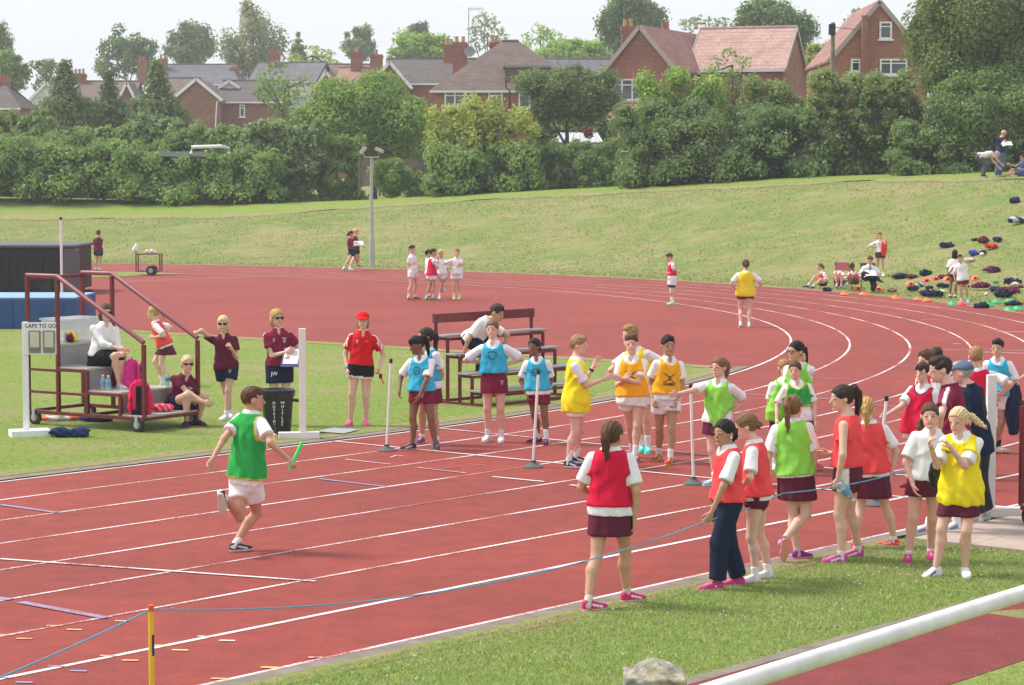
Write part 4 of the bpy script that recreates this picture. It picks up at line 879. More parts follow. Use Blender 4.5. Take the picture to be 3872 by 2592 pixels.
    def head_col(s, V, hair):
        q = (V - s.hc) @ s.HR.T / s.hh; c = np.repeat(np.array([s.skin]), len(V), 0); fr = q[:, 1] > .15
        hc_ = np.array(HAIR[hair]) if isinstance(hair, str) else np.array(hair)
        for sg in (-1, 1):
            e = ((q[:, 0] - sg * .145) / .075) ** 2 + ((q[:, 2] - .03) / .034) ** 2; c[fr & (e < 1)] = np.array(s.skin) * .45 + .10
            e = ((q[:, 0] - sg * .145) / .034) ** 2 + ((q[:, 2] - .03) / .034) ** 2; c[fr & (e < 1)] = (.03, .02, .018)
            e = ((q[:, 0] - sg * .15) / .105) ** 2 + ((q[:, 2] - .115) / .026) ** 2; c[fr & (e < 1)] = hc_ * .4 + .5 * np.array(s.skin)
            e = ((q[:, 0] - sg * .2) / .12) ** 2 + ((q[:, 2] + .13) / .11) ** 2; m = fr & (e < 1); c[m] *= np.array([1.06, .90, .88])
        e = (q[:, 0] / .135) ** 2 + ((q[:, 2] + .268) / .042) ** 2; c[fr & (e < 1) & (q[:, 1] > .25)] = np.array(s.skin) * np.array([.86, .50, .52])
        return c
    def hand_frame(s, i):
        y = unit(s.wr[i] - s.el[i]); hint = s.fwd if abs(y[2]) > .6 else np.array([0, 0, 1.0]); T_ = unit(hint - y * (hint @ y)); Bk = np.cross(y, T_)
        mid = (s.p0 + s.p1) / 2
        if Bk @ (mid - s.wr[i]) > 0: Bk = -Bk
        return T_, y, Bk                                   # thumb side, along, back of hand
    def fhand(s, P, i, curl):
        Tn, y, Bk = s.hand_frame(i); hl = .105 * s.Ht; q = (P - s.wr[i].astype(f32)) @ np.array([Tn, y, Bk], f32).T / hl
        f = smin(smin(cone(q, (.10, .06, 0), (.15, .42, 0), .085, .075), cone(q, (-.08, .06, 0), (-.15, .40, 0), .085, .07), .08), cone(q, (0, -.1, 0), (0, .42, 0), .13, .08), .06)
        for k, (x, L) in enumerate(((.165, .42), (.055, .47), (-.055, .44), (-.155, .34))):
            c1 = math.radians(curl * 35 + 6 * k * curl); c2 = c1 + math.radians(curl * 60); a = np.array([x, .44, 0])
            m = a + L * .52 * np.array([x * .25, math.cos(c1), -math.sin(c1)]); e = m + L * .48 * np.array([0, math.cos(c2), -math.sin(c2)])
            f = smin(f, smin(cone(q, a, m, .054, .048), cone(q, m, e, .047, .040), .01), .018)
        a = np.array([.13, .10, -.03]); m = a + np.array([.15, .17, -.06]); e = m + np.array([.03, .19, -.07 - .08 * curl])
        f = smin(f, smin(cone(q, a, m, .075, .058), cone(q, m, e, .055, .045), .02), .03); return f * hl
    def build_body(s, curl=(.55, .55)):
        H = s.Ht; pts = np.array([s.p0, s.p1, s.hc] + s.sh + s.el + s.wr + s.hip + s.kn + s.an); r = s.res
        V, Fq = mesh_field(s.fbody, pts.min(0) - .09 * H, pts.max(0) + .02 * H, max(r * 1.25, .018)); cols = [np.repeat(np.array([s.skin]), len(V), 0)]; Vs, Fs, n = [V], [Fq], len(V)
        V, Fq = mesh_field(s.fhead, s.hc - .62 * s.hh, s.hc + .62 * s.hh, r * .6 if s.Y < 60 else r * .7); s.headrange = (n, n + len(V)); Vs.append(V); Fs.append(Fq + n); n += len(V); cols.append(None)
        for i in (0, 1):
            w = s.wr[i]; V, Fq = mesh_field(lambda P: s.fhand(P, i, s.curl[i] if hasattr(s, 'curl') else .5), w - .125 * H, w + .125 * H, r * .42 if s.Y < 60 else r * .5); Vs.append(V); Fs.append(Fq + n); n += len(V); cols.append(np.repeat(np.array([s.skin]), len(V), 0))
        s._b = (Vs, Fs, cols)
    def finish(s, hair='brown'):
        Vs, Fs, cols = s._b; cols[1] = s.head_col(Vs[1], hair)
        mesh_np('body', np.concatenate(Vs), np.concatenate(Fs), M_SKIN, s.root, True, np.concatenate(cols), w=True); del s._b
    def part(s, name, fn, lo, hi, res, mat, col):
        V, Fq = mesh_field(fn, lo, hi, res)
        if len(V) == 0: return None
        c = col(V) if callable(col) else np.repeat(np.array([col]), len(V), 0)
        return mesh_np(name, V, Fq, mat, s.root, True, c, w=True)
    def tz(s, ypx):                                        # torso parameter of a photo row
        p = s.pt(s.p0[0] / s.Y * F + CX, ypx); return ((p - s.p0) @ s.u) / s.L
    def bounds(s, pts, m): pts = np.array(pts); return pts.min(0) - m, pts.max(0) + m
    # ---- clothes
    def fshirt(s, P, hem, sleeve=.80, add=0.0, loose=.0):
        f, t, x, y = s.tor(P, WS, DSH, add + loose); H = s.Ht
        q_ = np.stack([x * 1.25 + .25 * y, y, (t - .25 * np.abs(x) / H) * s.L * .42], 1); fk = np.clip((.88 - t) / .3, .12, 1).astype(f32); f = f - .0070 * H + fk * .0030 * H * wob(q_, 40 / H, s.B[0] * 3) + fk * .0075 * H * np.abs(np.sin(q_[:, 0] * 26 / H + 2.2 * np.sin(q_[:, 2] * 40 / H + s.B[0]) + q_[:, 1] * 22 / H)) + 0.0007 * H * wob(q_, 90 / H, s.B[0] * 5) + .0030 * H * np.clip(.5 - t, 0, 1) * np.sin(5 * np.arctan2(y, x * .8) + s.B[0] * 7 + 3 * t)
        for i in (0, 1):
            a, b = s.arm(P, i, .007 * H + add); d = unit(s.el[i] - s.sh[i]); L = np.linalg.norm(s.el[i] - s.sh[i]); q = (P - s.sh[i].astype(f32)) @ d.astype(f32)
            if sleeve <= 1: a = np.maximum(a - .015 * H * np.clip(q / (L * max(sleeve, .1)), 0, 1), q - L * sleeve)
            else:
                L2 = np.linalg.norm(s.wr[i] - s.el[i]); a = smin(a, np.maximum(b, (P - s.el[i].astype(f32)) @ unit(s.wr[i] - s.el[i]).astype(f32) - L2 * (sleeve - 1)), .03)
            f = smin(f, a, .03)
        f = np.maximum(f, (hem - t) * s.L); return f, t, x, y
    def shirt(s, col, hem=None, sleeve=.80, name='polo_shirt', collar=True, loose=0.0, stripe=None, vneck=.045):
        hem = s.tz(hem) if hem is not None and hem > 3 else (-.12 if hem is None else hem); H = s.Ht; ccol = None
        def fn(P):
            f, t, x, y = s.fshirt(P, hem, sleeve, 0, loose)
            f = np.maximum(f, (t - 1.0) * s.L)
            v = np.maximum(np.maximum(np.abs(x) - (t - .86) * s.L * .55, -(y - .0)), (.86 - t) * s.L)   # open neck
            f = np.maximum(f, -v) if collar else f
            if collar:
                ring = cone(P, s.p1 - s.u * .02 * H, s.p1 + s.u * .022 * H, .060 * H, .047 * H); ring = np.maximum(ring, np.abs((P - s.p1.astype(f32)) @ s.u.astype(f32)) - .021 * H)
                ring = np.maximum(ring, -np.maximum(np.maximum(np.abs(x) - .013 * H - np.clip((1.02 - t) * s.L * .3, 0, 1), -y), -1))
                f = smin(f, ring, .012)
            return f
        s.fields['shirt'] = fn
        pts = [s.p0 + s.u * hem * s.L, s.p1] + s.sh + s.el + (s.wr if sleeve > 1 else [])
        lo, hi = s.bounds(pts, .15 * H)
        def cf(V):
            c = np.repeat(np.array([col]), len(V), 0)
            if stripe:
                q = V - s.p0; t = q @ s.u / s.L; x = q @ s.tr; y = q @ s.tf
                m = (t > .55) & (np.abs(x) > .055 * H) & (np.abs(y - .0) < (.022 if stripe[0] == 'three' else .010) * H) & (q @ s.u > 0)
                if stripe[0] == 'three': b = np.abs(((y / H + .024) * 62) % 1 - .5) < .25; m = m & b
                up_ = np.zeros(len(V), bool)
                for i in (0, 1):
                    d = unit(s.el[i] - s.sh[i]); r = V - s.sh[i]; al = r @ d; rad = r - al[:, None] * d; outw = rad @ (s.tr * (1 if i == 0 else -1)) + .6 * rad @ s.u
                    up_ |= (outw > .006 * H)
                m &= up_; c[m] = stripe[1]
            return c
        s.part(name, fn, lo, hi, s.res, M_CLOTH, cf)
    def bib(s, col, hem, trim=None, v=.0, wide=.088, loose=.006, name='bib', side=0.0, knot=None):
        hem = s.tz(hem) if hem > 3 else hem; H = s.Ht
        def fld(P):
            f, t, x, y = s.fshirt(P, -3.0, .5, .006 * H, loose * (1.2 - .9 * np.clip((P - s.p0.astype(f32)) @ s.u.astype(f32) / s.L, 0, 1)))
            xs = np.interp(t, [.35, .62, .95], [.24, wide + .008, wide - .014]).astype(f32) * H * s.bw
            cut = np.abs(x) - xs; hm = (hem - t) * s.L
            if knot: hm = (hem + knot * np.abs(x + .02) / (.1 * H) - t) * s.L
            nk = -ell(np.stack([x, y - .045 * H, (t - 1.0) * s.L - .008 * H], 1), (0, 0, 0), (.058 * H, .085 * H, (.055 + v) * H))
            nb = (t - 1.0) * s.L
            return f, cut, hm, nk, nb
        def fn(P):
            f, cut, hm, nk, nb = fld(P); return np.maximum(np.maximum(np.maximum(f, cut), hm), np.maximum(nk, nb))
        s.fields['bib'] = fn; lo, hi = s.bounds([s.p0 + s.u * (hem - .1) * s.L, s.p1] + s.sh, .14 * H)
        def cf(V):
            c = np.repeat(np.array([col]), len(V), 0)
            if trim is not None:
                f, cut, hm, nk, nb = fld(V.astype(f32)); m = (cut > -.011) | (hm > -.014) | (nk > -.014); c[m] = trim
                if name == 'bib': c[(cut > -.0035) & (hm < -.05)] = WHITE
            return c
        s.part(name, fn, lo, hi, s.res, M_CLOTH, cf)
    def skirt(s, col, hem, flare=1.0, waist=.26):
        H = s.Ht; zb = s.pt(s.p0[0] / s.Y * F + CX, hem)[2] if hem > 3 else s.p0[2] - hem * H
        def fn(P):
            q = P - s.p0.astype(f32); h = q[:, 2]; x = q @ s.tr.astype(f32); y = q @ s.tf.astype(f32)
            w = np.interp(h / H, [-.22, -.10, 0, .05, .09], [.122 * flare, .114 * flare, .105, .096, .087]).astype(f32) * H * s.bw; d = w * .80
            f = (np.sqrt((x / w) ** 2 + (y / d) ** 2) - 1) * d + .003 * H * np.clip(-h / (.12 * H), 0, 1) * np.sin(9 * np.arctan2(y, x) + s.B[0])
            for i in (0, 1): f = smin(f, cone(P, s.hip[i], s.kn[i], .058 * H * s.bw, .048 * H), .03)
            t = (q @ s.u.astype(f32)) / s.L
            return np.maximum(np.maximum(f, zb - P[:, 2]), (t - waist) * s.L)
        s.fields['bottom'] = fn; lo, hi = s.bounds([s.p0, [s.p0[0], s.p0[1], zb], s.p0 + s.u * waist * s.L], .17 * H); s.part('skirt', fn, lo, hi, s.res, M_CLOTH, col)
    def shorts(s, col, length=.5, loose=.016, name='shorts', waist=.26, side=None, hemcol=None, taper=0.0):
        """length: part of the thigh covered; above 1 it runs on down the shin"""
        H = s.Ht
        def fn(P):
            f, t, x, y = s.tor(P, WB, DB, .010 * H); f = np.maximum(f, np.maximum((t - waist) * s.L, (-.34 - t) * s.L))
            for i in (0, 1):
                d = unit(s.kn[i] - s.hip[i]); L = np.linalg.norm(s.kn[i] - s.hip[i]); q = (P - s.hip[i].astype(f32)) @ d.astype(f32)
                if length <= 1:
                    a = np.maximum(cone(P, s.hip[i], s.kn[i], .060 * H * s.bw + loose * .6, .040 * H + loose * 2.0), q - L * length)
                else:
                    a = cone(P, s.hip[i], s.kn[i], .058 * H * s.bw + loose * .7, .040 * H + loose); d2 = unit(s.an[i] - s.kn[i]); L2 = np.linalg.norm(s.an[i] - s.kn[i])
                    b = np.maximum(cone(P, s.kn[i], s.an[i], .040 * H + loose, .036 * H + loose), (P - s.kn[i].astype(f32)) @ d2.astype(f32) - L2 * (length - 1)); a = smin(a, b, .03)
                f = smin(f, a, .025)
            return f + .0015 * H * wob(P, 30 / H, s.B[0])
        s.fields['bottom'] = fn; lo, hi = s.bounds([s.p0 + s.u * waist * s.L, s.p0] + s.hip + s.kn + (s.an if length > 1 else []), .11 * H)
        def cf(V):
            c = np.repeat(np.array([col]), len(V), 0)
            if side is not None:
                x = (V - s.p0) @ s.tr; m = (np.abs(x) > .085 * H) & (np.abs((V - s.p0) @ s.tf) < .035 * H); c[m] = side
            if hemcol is not None:
                for i in (0, 1):
                    d = unit(s.kn[i] - s.hip[i]); L = np.linalg.norm(s.kn[i] - s.hip[i]); q = (V - s.hip[i]) @ d; m = (q > L * length - .028) & (np.linalg.norm(V - s.hip[i] - q[:, None] * d, axis=1) < .12 * H); c[m] = hemcol
            return c
        s.part(name, fn, lo, hi, s.res, M_CLOTH, cf)
    def shoes(s, col, sole=(.7, .7, .7), sock=WHITE, sockh=.06, accent=None):
        H = s.Ht; fl = .152 * H / .25
        for i in (0, 1):
            fd = s.fd[i]; up0 = np.array([0, 0, 1.0]); sd = np.cross(fd, up0); sd = unit(sd) if np.linalg.norm(sd) > .2 else s.right
            up_ = np.cross(sd, fd); O = s.an[i] + fd * .035 * H - up_ * .047 * H; R = np.array([sd, fd, up_], f32)
            def fn(P):
                q = (P - O.astype(f32)) @ R.T / fl; xy = q.copy(); xy[:, 2] = 0
                o = smin(cone(xy, (0, -.085, 0), (0.004, .055, 0), .033, .043), cone(xy, (.004, .055, 0), (0, .105, 0), .043, .030), .02)
                h = np.interp(q[:, 1], [-.12, -.085, -.03, .02, .08, .135], [.080, .098, .094, .074, .056, .044]).astype(f32)
                f = smax(smax(o, q[:, 2] - h, .022), -q[:, 2] - .0, .008); return f * fl
            def cf(V):
                q = (V - O) @ R.T / fl; c = np.repeat(np.array([col]), len(V), 0); c[q[:, 2] < .021] = sole
                if accent is not None: m = (np.abs(q[:, 2] - .045 + .25 * (q[:, 1] - .01)) < .009) & (np.abs(q[:, 0]) > .022) & (np.abs(q[:, 1] - .01) < .05); c[m] = accent
                m = (q[:, 2] > .05) & (np.abs(q[:, 0]) < .014) & (q[:, 1] > -.01) & (q[:, 1] < .07) & ((q[:, 1] * 70 % 1) < .5); c[m] = sole
                return c
            s.part('shoe', fn, O - .115 * H, O + .115 * H, s.res * .55, M_SHOE, cf)
            if sock is not None:
                ax = unit(s.kn[i] - s.an[i]); s.part('sock', lambda P: np.maximum(cone(P, s.an[i] - ax * .02 * H, s.an[i] + ax * .09 * H, .0225 * H, .0250 * H), (P - s.an[i].astype(f32)) @ ax.astype(f32) - sockh * H), s.an[i] - .08 * H, s.an[i] + .13 * H, s.res * .7, M_CLOTH, sock)
    def hair(s, col, style='short', tail=None, vol=1.0, res=None):
        """tail: points in head units (x right, y forward, z up)"""
        hh = s.hh; c0 = np.array(HAIR[col] if isinstance(col, str) else col); hl = {'short': (.25, -.32), 'crop': (.27, -.26), 'fringe': (.16, -.34), 'back': (.28, -.38), 'bald': (.2, -.3)}.get(style, (.26, -.38))
        def fn(P):
            q = (P - s.hc.astype(f32)) @ s.HR.T.astype(f32) / hh
            sh_ = style in ('short', 'crop', 'fringe'); st = (.007 if sh_ else .007) * np.sin(26 * np.arctan2(q[:, 0], q[:, 2] + .3) + 3 * q[:, 1]) + (.010 if sh_ else .005) * np.sin(40 * q[:, 0] + 17 * q[:, 1])
            add = .048 * vol
            if sh_: f = smin(ell(q, (0, -.04, .15), (.345 + add * .25, .43 + add * .6, .385 + add)), ell(q, (.03 * math.sin(s.B[0] * 9), .10, .36), (.26, .30, .13 + add)), .08) + st + .018 * vol * wob(q, 10, s.B[0] * 5)
            else: f = ell(q, (0, -.045, .135), (.345 + add * .6, .43 + add, .385 + add)) + st
            sl = (hl[0] - hl[1]) / .82; pl = hl[1] + sl * (q[:, 1] + .42) - q[:, 2] - .55 * np.clip(np.abs(q[:, 0]) - .16, 0, 1) + (.035 if sh_ else .012) * wob(q, 16, s.B[0])
            if style == 'fringe': pl = np.where(q[:, 1] > .2, hl[0] - q[:, 2] + .04 * np.sin(q[:, 0] * 20), pl)
            ear = .02 - ell(q, (0, .10, -.10), (.5, .17, .13))                              # clear round the ears and cheeks
            f = np.maximum(f, pl); f = np.maximum(f, ear) if style in ('short', 'crop', 'fringe', 'back') else f
            if style == 'bob':
                b = ell(q, (0, -.10, -.14), (.40, .36, .48)) + st; b = np.maximum(b, np.maximum(q[:, 1] - .12 - .25 * np.clip(q[:, 2], 0, 1), -.56 - q[:, 2])); f = smin(f, b, .06)
            if style == 'down':
                b = ell(q, (0, -.20, -.40), (.37, .27, .80)) + st; b = np.maximum(b, q[:, 1] - .05); f = smin(f, b, .08)
            if tail is not None:
                n_ = len(tail)
                for i in range(n_ - 1):
                    ra, rb = [.075, .135, .15, .13, .09, .03][min(i, 4)], [.075, .135, .15, .13, .09, .03][min(i + 1, 5)] if i < n_ - 2 else .02
                    f = smin(f, cone(q, tail[i], tail[i + 1], ra, rb) + st * 2.2 + .012 * np.sin(34 * q[:, 0] + 8 * q[:, 2]), .03)
            return f * hh
        pts = [s.hc + s.HR.T @ (np.array(p) * hh) for p in (tail or [])] + [s.hc, s.hc - np.array([0, 0, (1.2 if style == 'down' else .5) * hh])]; lo, hi = s.bounds(pts, .62 * hh)
        def cf(V):
            q = (V - s.hc) @ s.HR.T / hh; k = .5 + .5 * np.sin(38 * np.arctan2(q[:, 0], q[:, 2] + .35) + 5 * q[:, 1] + 9 * q[:, 2]); return c0 * (.72 + .56 * k)[:, None]
        if style != 'bald' : s.part('hair', fn, lo, hi, res or s.res * .62, M_HAIR, cf)
        s.finish(col if style != 'bald' else 'dark'); return s
    def headpart(s, name, fn, col, mat=None, res=None):
        g = lambda P: fn((P - s.hc.astype(f32)) @ s.HR.T.astype(f32) / s.hh) * s.hh
        s.part(name, g, s.hc - .95 * s.hh, s.hc + .95 * s.hh, res or s.res * .5, mat or M_SHOE, col)
    def sunglasses(s):
        def fn(q):
            f = np.minimum(ell(q, (-.155, .40, .03), (.12, .045, .085)), ell(q, (.155, .40, .03), (.12, .045, .085)))
            f = np.minimum(f, cone(q, (-.1, .43, .07), (.1, .43, .07), .022, .022))
            for sg in (-1, 1): f = np.minimum(f, cone(q, (sg * .27, .38, .05), (sg * .36, -.03, .05), .022, .022))
            return f
        s.headpart('sunglasses', fn, (.010, .010, .011))
    def spectacles(s):
        def fn(q):
            f = np.full(len(q), 9, f32)
            for sg in (-1, 1):
                r = np.sqrt(((q[:, 0] - sg * .155) / 1.25) ** 2 + (q[:, 2] - .02) ** 2); f = np.minimum(f, np.sqrt((r - .095) ** 2 + (q[:, 1] - .43) ** 2) - .018); f = np.minimum(f, cone(q, (sg * .27, .42, .04), (sg * .37, -.03, .05), .016, .016))
            return np.minimum(f, cone(q, (-.05, .45, .03), (.05, .45, .03), .016, .016))
        s.headpart('spectacles', fn, (.05, .035, .03), res=s.res * .35)
    def cap(s, col, brim=True, fwdk=1):
        def fn(q):
            f = np.maximum(ell(q, (0, -.045, .16), (.42, .49, .42)), .19 - q[:, 2] + .05 * q[:, 1])
            b = np.maximum(ell(q, (0, fwdk * .46, .17), (.34, .34, .06)), -fwdk * (q[:, 1]) + .1) if brim else 9; return smin(f, b, .03)
        s.headpart('cap', fn, col, M_CLOTH, s.res * .7)
    def decal(s, V2, F2, t, x, mat, field='bib', name='print', side=1, back=False):
        """flat print laid on the front of a garment: V2 in metres (across, up)"""
        fn = s.fields[field]; V2 = np.asarray(V2, float); d = -s.tf if not back else s.tf
        P = s.p0 + s.u * (t * s.L) + s.tr * x + np.outer(V2[:, 0], -s.tr if not back else s.tr) + np.outer(V2[:, 1], s.u) - d * .45
        for _ in range(60):
            f = fn(P.astype(f32)); P = P + d * np.clip(f, -.03, .05)[:, None] * .8
        P = P - d * .004
        m = bpy.data.meshes.new(name); m.from_pydata([tuple(p - np.array(s.root.location)) for p in P], [], [tuple(f) for f in F2]); m.materials.append(mat); link(bpy.data.objects.new(name, m), s.root)
def text2d(txt, size, align='CENTER', bold=0.0):
    c = bpy.data.curves.new('t', 'FONT'); c.body = txt; c.size = size; c.align_x = align; c.align_y = 'CENTER'; c.resolution_u = 2; c.offset = bold
    o = bpy.data.objects.new('t', c); COL.objects.link(o); dg = bpy.context.evaluated_depsgraph_get(); m = bpy.data.meshes.new_from_object(o.evaluated_get(dg))
    V = [(v.co.x, v.co.y) for v in m.vertices]; Fc = [tuple(p.vertices) for p in m.polygons]; bpy.data.objects.remove(o); bpy.data.meshes.remove(m); bpy.data.curves.remove(c); return V, Fc
def swoosh2d(w):
    P = [(-.5, .12), (-.42, -.10), (-.28, -.17), (-.1, -.13), (.5, .22), (-.08, -.02), (-.24, -.06), (-.33, -.02), (-.40, .08)]
    V = [(x * w, y * w) for x, y in P]; return V, [(0, 1, 8), (1, 7, 8), (1, 2, 7), (2, 6, 7), (2, 3, 6), (3, 5, 6), (3, 4, 5)]
def ring2d(pts, w):
    pts = np.array(pts, float); n = len(pts); c = pts.mean(0); inn = c + (pts - c) * (1 - w); V = [tuple(p) for p in pts] + [tuple(p) for p in inn]
    return V, [(i, (i + 1) % n, n + (i + 1) % n, n + i) for i in range(n)]
def merge2d(*L):
    V, Fc = [], []
    for v, f in L: b = len(V); V += list(v); Fc += [tuple(b + i for i in q) for q in f]
    return V, Fc
def shield_logo(w):
    a = np.linspace(0, 2 * math.pi, 25)[:-1]; P = [(w * (.5 * math.sin(t) * (1 + .22 * math.cos(t))), w * (.52 * math.cos(t) - .05 * math.cos(3 * t))) for t in a]
    return merge2d(ring2d(P, .12), swoosh2d(w * .45), ring2d([(x * .78, y * .78) for x, y in P], .05))
def gilbert_logo(w):
    L = [text2d('GILBERT', w * .27, bold=.002)]; L[0] = ([(x, y - w * .36) for x, y in L[0][0]], L[0][1])
    for sx in (1, -1):
        for sy in (1, -1):
            P = [(0, 0), (.12, .10), (.3, .26), (.5, .33), (.5, .36), (.26, .32), (.05, .14)]; V = [(x * w * sx, (y * .95 * sy + .12) * w) for x, y in P]; L.append((V, [(0, 1, 6), (1, 5, 6), (1, 2, 5), (2, 4, 5), (2, 3, 4)]))
    a = np.linspace(0, 2 * math.pi, 17)[:-1]; L.append(ring2d([(.10 * w * math.cos(t), (.15 * math.sin(t) + .12) * w) for t in a], .45)); return merge2d(*L)
def crest2d(w):
    L = []
    for y, ww in ((.55, 1.0), (.42, .7)): L.append(([(-ww * .5 * w, y * w), (ww * .5 * w, y * w), (ww * .5 * w, (y + .07) * w), (-ww * .5 * w, (y + .07) * w)], [(0, 1, 2, 3)]))
    for (x, y) in ((-.22, .15), (.0, .15), (.22, .15), (-.16, -.12), (.1, -.12), (-.02, -.35)):
        L.append(([((x - .07) * w, (y - .09) * w), ((x + .07) * w, (y - .07) * w), ((x + .08) * w, (y + .08) * w), ((x - .06) * w, (y + .09) * w)], [(0, 1, 2, 3)]))
    return merge2d(*L)
P_WHITE = paint('print_white', (.75, .74, .76), .7, .1); P_BLACK = paint('print_black', (.02, .03, .04), .7, .1); P_DGREEN = paint('print_dark_green', (.02, .09, .03), .7, .1); P_GREYP = paint('print_dark', (.06, .05, .08), .7, .1)
def BT(px, Y):                                     # on top of the bank at distance Y
    x = (px - CX) / F * Y; return np.array([x, Y, float(ground_z(x, Y)) + .03])
# ---- tails in head units
PONY = [(0, -.42, .22), (0, -.56, .16), (.02, -.62, -.05), (.04, -.58, -.35), (.05, -.52, -.65), (.05, -.50, -.85)]
PONY_S = [(0, -.42, .12), (0, -.54, .05), (.0, -.56, -.15), (.0, -.52, -.38)]
PONY_HI = [(0, -.36, .38), (0, -.54, .38), (.0, -.68, .15), (.02, -.66, -.25), (.03, -.60, -.65), (.03, -.56, -.95)]
def near_kids():
    # the runner
    p = Person('boy in a green bib running with a bright green baton', (909, 2085), 1472, 140, (957, 1514, 0.0), ht=1.5, feet=((909, 2085, 120), (840, 1872, .34, 175, 66)), hands=((1092, 1738, .25), (800, 1742, .25)), elb=((1035, 1712, .35), (790, 1670, .3)), knee=((985, 1917, -.15), (915, 1945, .05)), pel=(930, 1812, 0), neck=(950, 1562, .0), hyaw=105, skin='tan', key='runner', curl=(1.2, .6))
    p.shirt(WHITE, 1830, .66); p.bib(GREEN, 1806, trim=(.75, .58, .03), wide=.098, loose=.02); p.shorts(WHITE, .52, .022); p.shoes((.03, .035, .05), (.62, .58, .48), WHITE, .05, accent=(.7, .7, .65)); p.hair('brown', 'crop')
    # girls at the rope
    p = Person('girl seen from behind in a crimson bib, nearest at the rope', (2330, 2290), 1575, 172, (2316, 1650), feet=((2392, 2274, 118), (2246, 2308, 118)), hands=((2400, 1962, .05), (2245, 1870, -.25)), elb=((2415, 1800, .1), (2215, 1800, -.05)), neck=(2310, 1700), pel=(2308, 1930), hyaw=150, skin='tan', key='crimson')
    p.shirt(WHITE, 1946); p.bib(CRIMSON, 1912, wide=.10); p.skirt(MAROON, 2024); p.shoes((.62, .02, .14), (.75, .6, .62), (.65, .55, .5), .035, accent=WHITE); p.hair('brown', 'back', PONY)
    p = Person('girl in navy tracksuit trousers holding the blue rope', (2735, 2228), 1581, -72, (2738, 1640), feet=((2772, 2218, -80), (2690, 2234, -80)), hands=((2700, 1930, -.1), (2690, 1940, .22)), elb=((2740, 1850, -.2), (2745, 1850, .3)), neck=(2752, 1692), pel=(2750, 1905), hyaw=-50, skin='olive', key='navy', curl=(.5, 1.2))
    p.shirt(WHITE, 1890); p.bib(CORAL, 1892, wide=.10); p.shorts(NAVYC, 1.93, .022, 'tracksuit_trousers'); p.shoes((.62, .05, .26), (.80, .35, .25), None); p.hair('black', 'back', PONY_S)
    p.headpart('earring', lambda q: ell(q, (-.37, -.02, -.13), (.05, .05, .06)), (.8, .8, .8))
    p = Person('fair girl in a coral bib and maroon shorts behind the navy trousers', (2860, 2200), 1570, -105, (2820, 1614), feet=((2886, 2192, -70), (2836, 2208, -70)), hands=((2850, 1850, -.25), (2790, 1860, .12)), elb=((2880, 1790, -.3), (2836, 1800, .25)), neck=(2852, 1672), pel=(2862, 1900), hyaw=-95, hpitch=12, skin='pink')
    p.shirt(WHITE, 1888); p.bib(CORAL, 1872, wide=.10); p.shorts(MAROON, .26, .008); p.shoes((.62, .60, .60), (.75, .30, .30), WHITE, .055); p.hair('lightbrown', 'back', [(0, -.42, .05), (0, -.52, -.02), (0, -.50, -.2)])
    p = Person('girl in a lime bib seen from behind, one foot kicked up', (3022, 2114), 1494, 174, (3000, 1545), feet=((2962, 2046, .22, -175, 72), (3032, 2114, 120)), hands=((3078, 1822, .0), (2912, 1822, .0)), elb=((3110, 1720, 0), (2890, 1720, 0)), knee=((3068, 1955, .0), None), pel=(3008, 1830), neck=(2992, 1592), hyaw=150, skin='fair')
    p.shirt(WHITE, 1800); p.bib(LIME, 1792, wide=.098); p.skirt(MAROON, 1890, 1.02); p.shoes((.23, .03, .26), (.70, .30, .22), (.6, .4, .55), .03); p.hair('lightbrown', 'back', PONY_HI)
    p = Person('tall girl in a red sleeveless vest holding a water bottle', (3185, 2126), 1461, -112, (3183, 1508), feet=((3222, 2112, -75), (3158, 2132, -80)), hands=((3135, 1715, -.22), (3168, 1815, .18)), elb=((3160, 1690, -.2), (3195, 1720, .3)), neck=(3205, 1570), pel=(3206, 1790), hyaw=-82, hpitch=4, skin='fair', key='vest', curl=(.7, .9))
    p.bib(CORAL, 1762, wide=.105, name='vest'); p.shorts(MAROON, .44, .022, side=WHITE); p.shoes((.55, .07, .30), (.80, .45, .35), (.8, .7, .75), .03, accent=(.8, .78, .8)); p.hair('dark', 'back', PONY_HI)
    p = Person('girl with a blonde ponytail and coral bib seen from behind', (3300, 2072), 1509, 176, (3276, 1548), feet=((3362, 2068, -120), (3240, 2076, 150)), hands=((3370, 1790, 0), (3215, 1790, -.1)), elb=((3385, 1690, 0), (3200, 1690, 0)), neck=(3286, 1600), pel=(3296, 1810), hyaw=160, skin='fair')
    p.shirt(WHITE, 1800); p.bib(CORAL, 1788, wide=.10); p.skirt(MAROON, 1883); p.shoes((.80, .07, .05), (.7, .7, .7), WHITE, .03, accent=(.75, .75, .75)); p.hair('blonde', 'back', [(0, -.42, .15), (.06, -.55, .12), (.12, -.60, -.1), (.14, -.56, -.4), (.12, -.52, -.7), (.1, -.5, -.85)])
    p = Person('girl in a plain white polo shirt beside the yellow bib girl', (3478, 2126), 1515, -6, (3516, 1574), feet=((3434, 2130, -10), (3520, 2120, -5)), hands=((3452, 1835, .1), (3570, 1810, -.05)), elb=((3400, 1700, -.05), (3620, 1710, -.1)), neck=(3526, 1630), pel=(3500, 1850), hyaw=-10, skin='pink', key='white')
    p.shirt(WHITE, 1818); p.skirt(MAROON, 1874); p.shoes((.50, .02, .17), (.65, .5, .55), WHITE, .03); p.hair('brown', 'back', [(0, -.42, .0), (.2, -.48, -.1), (.36, -.40, -.3), (.42, -.28, -.55), (.44, -.25, -.75)])
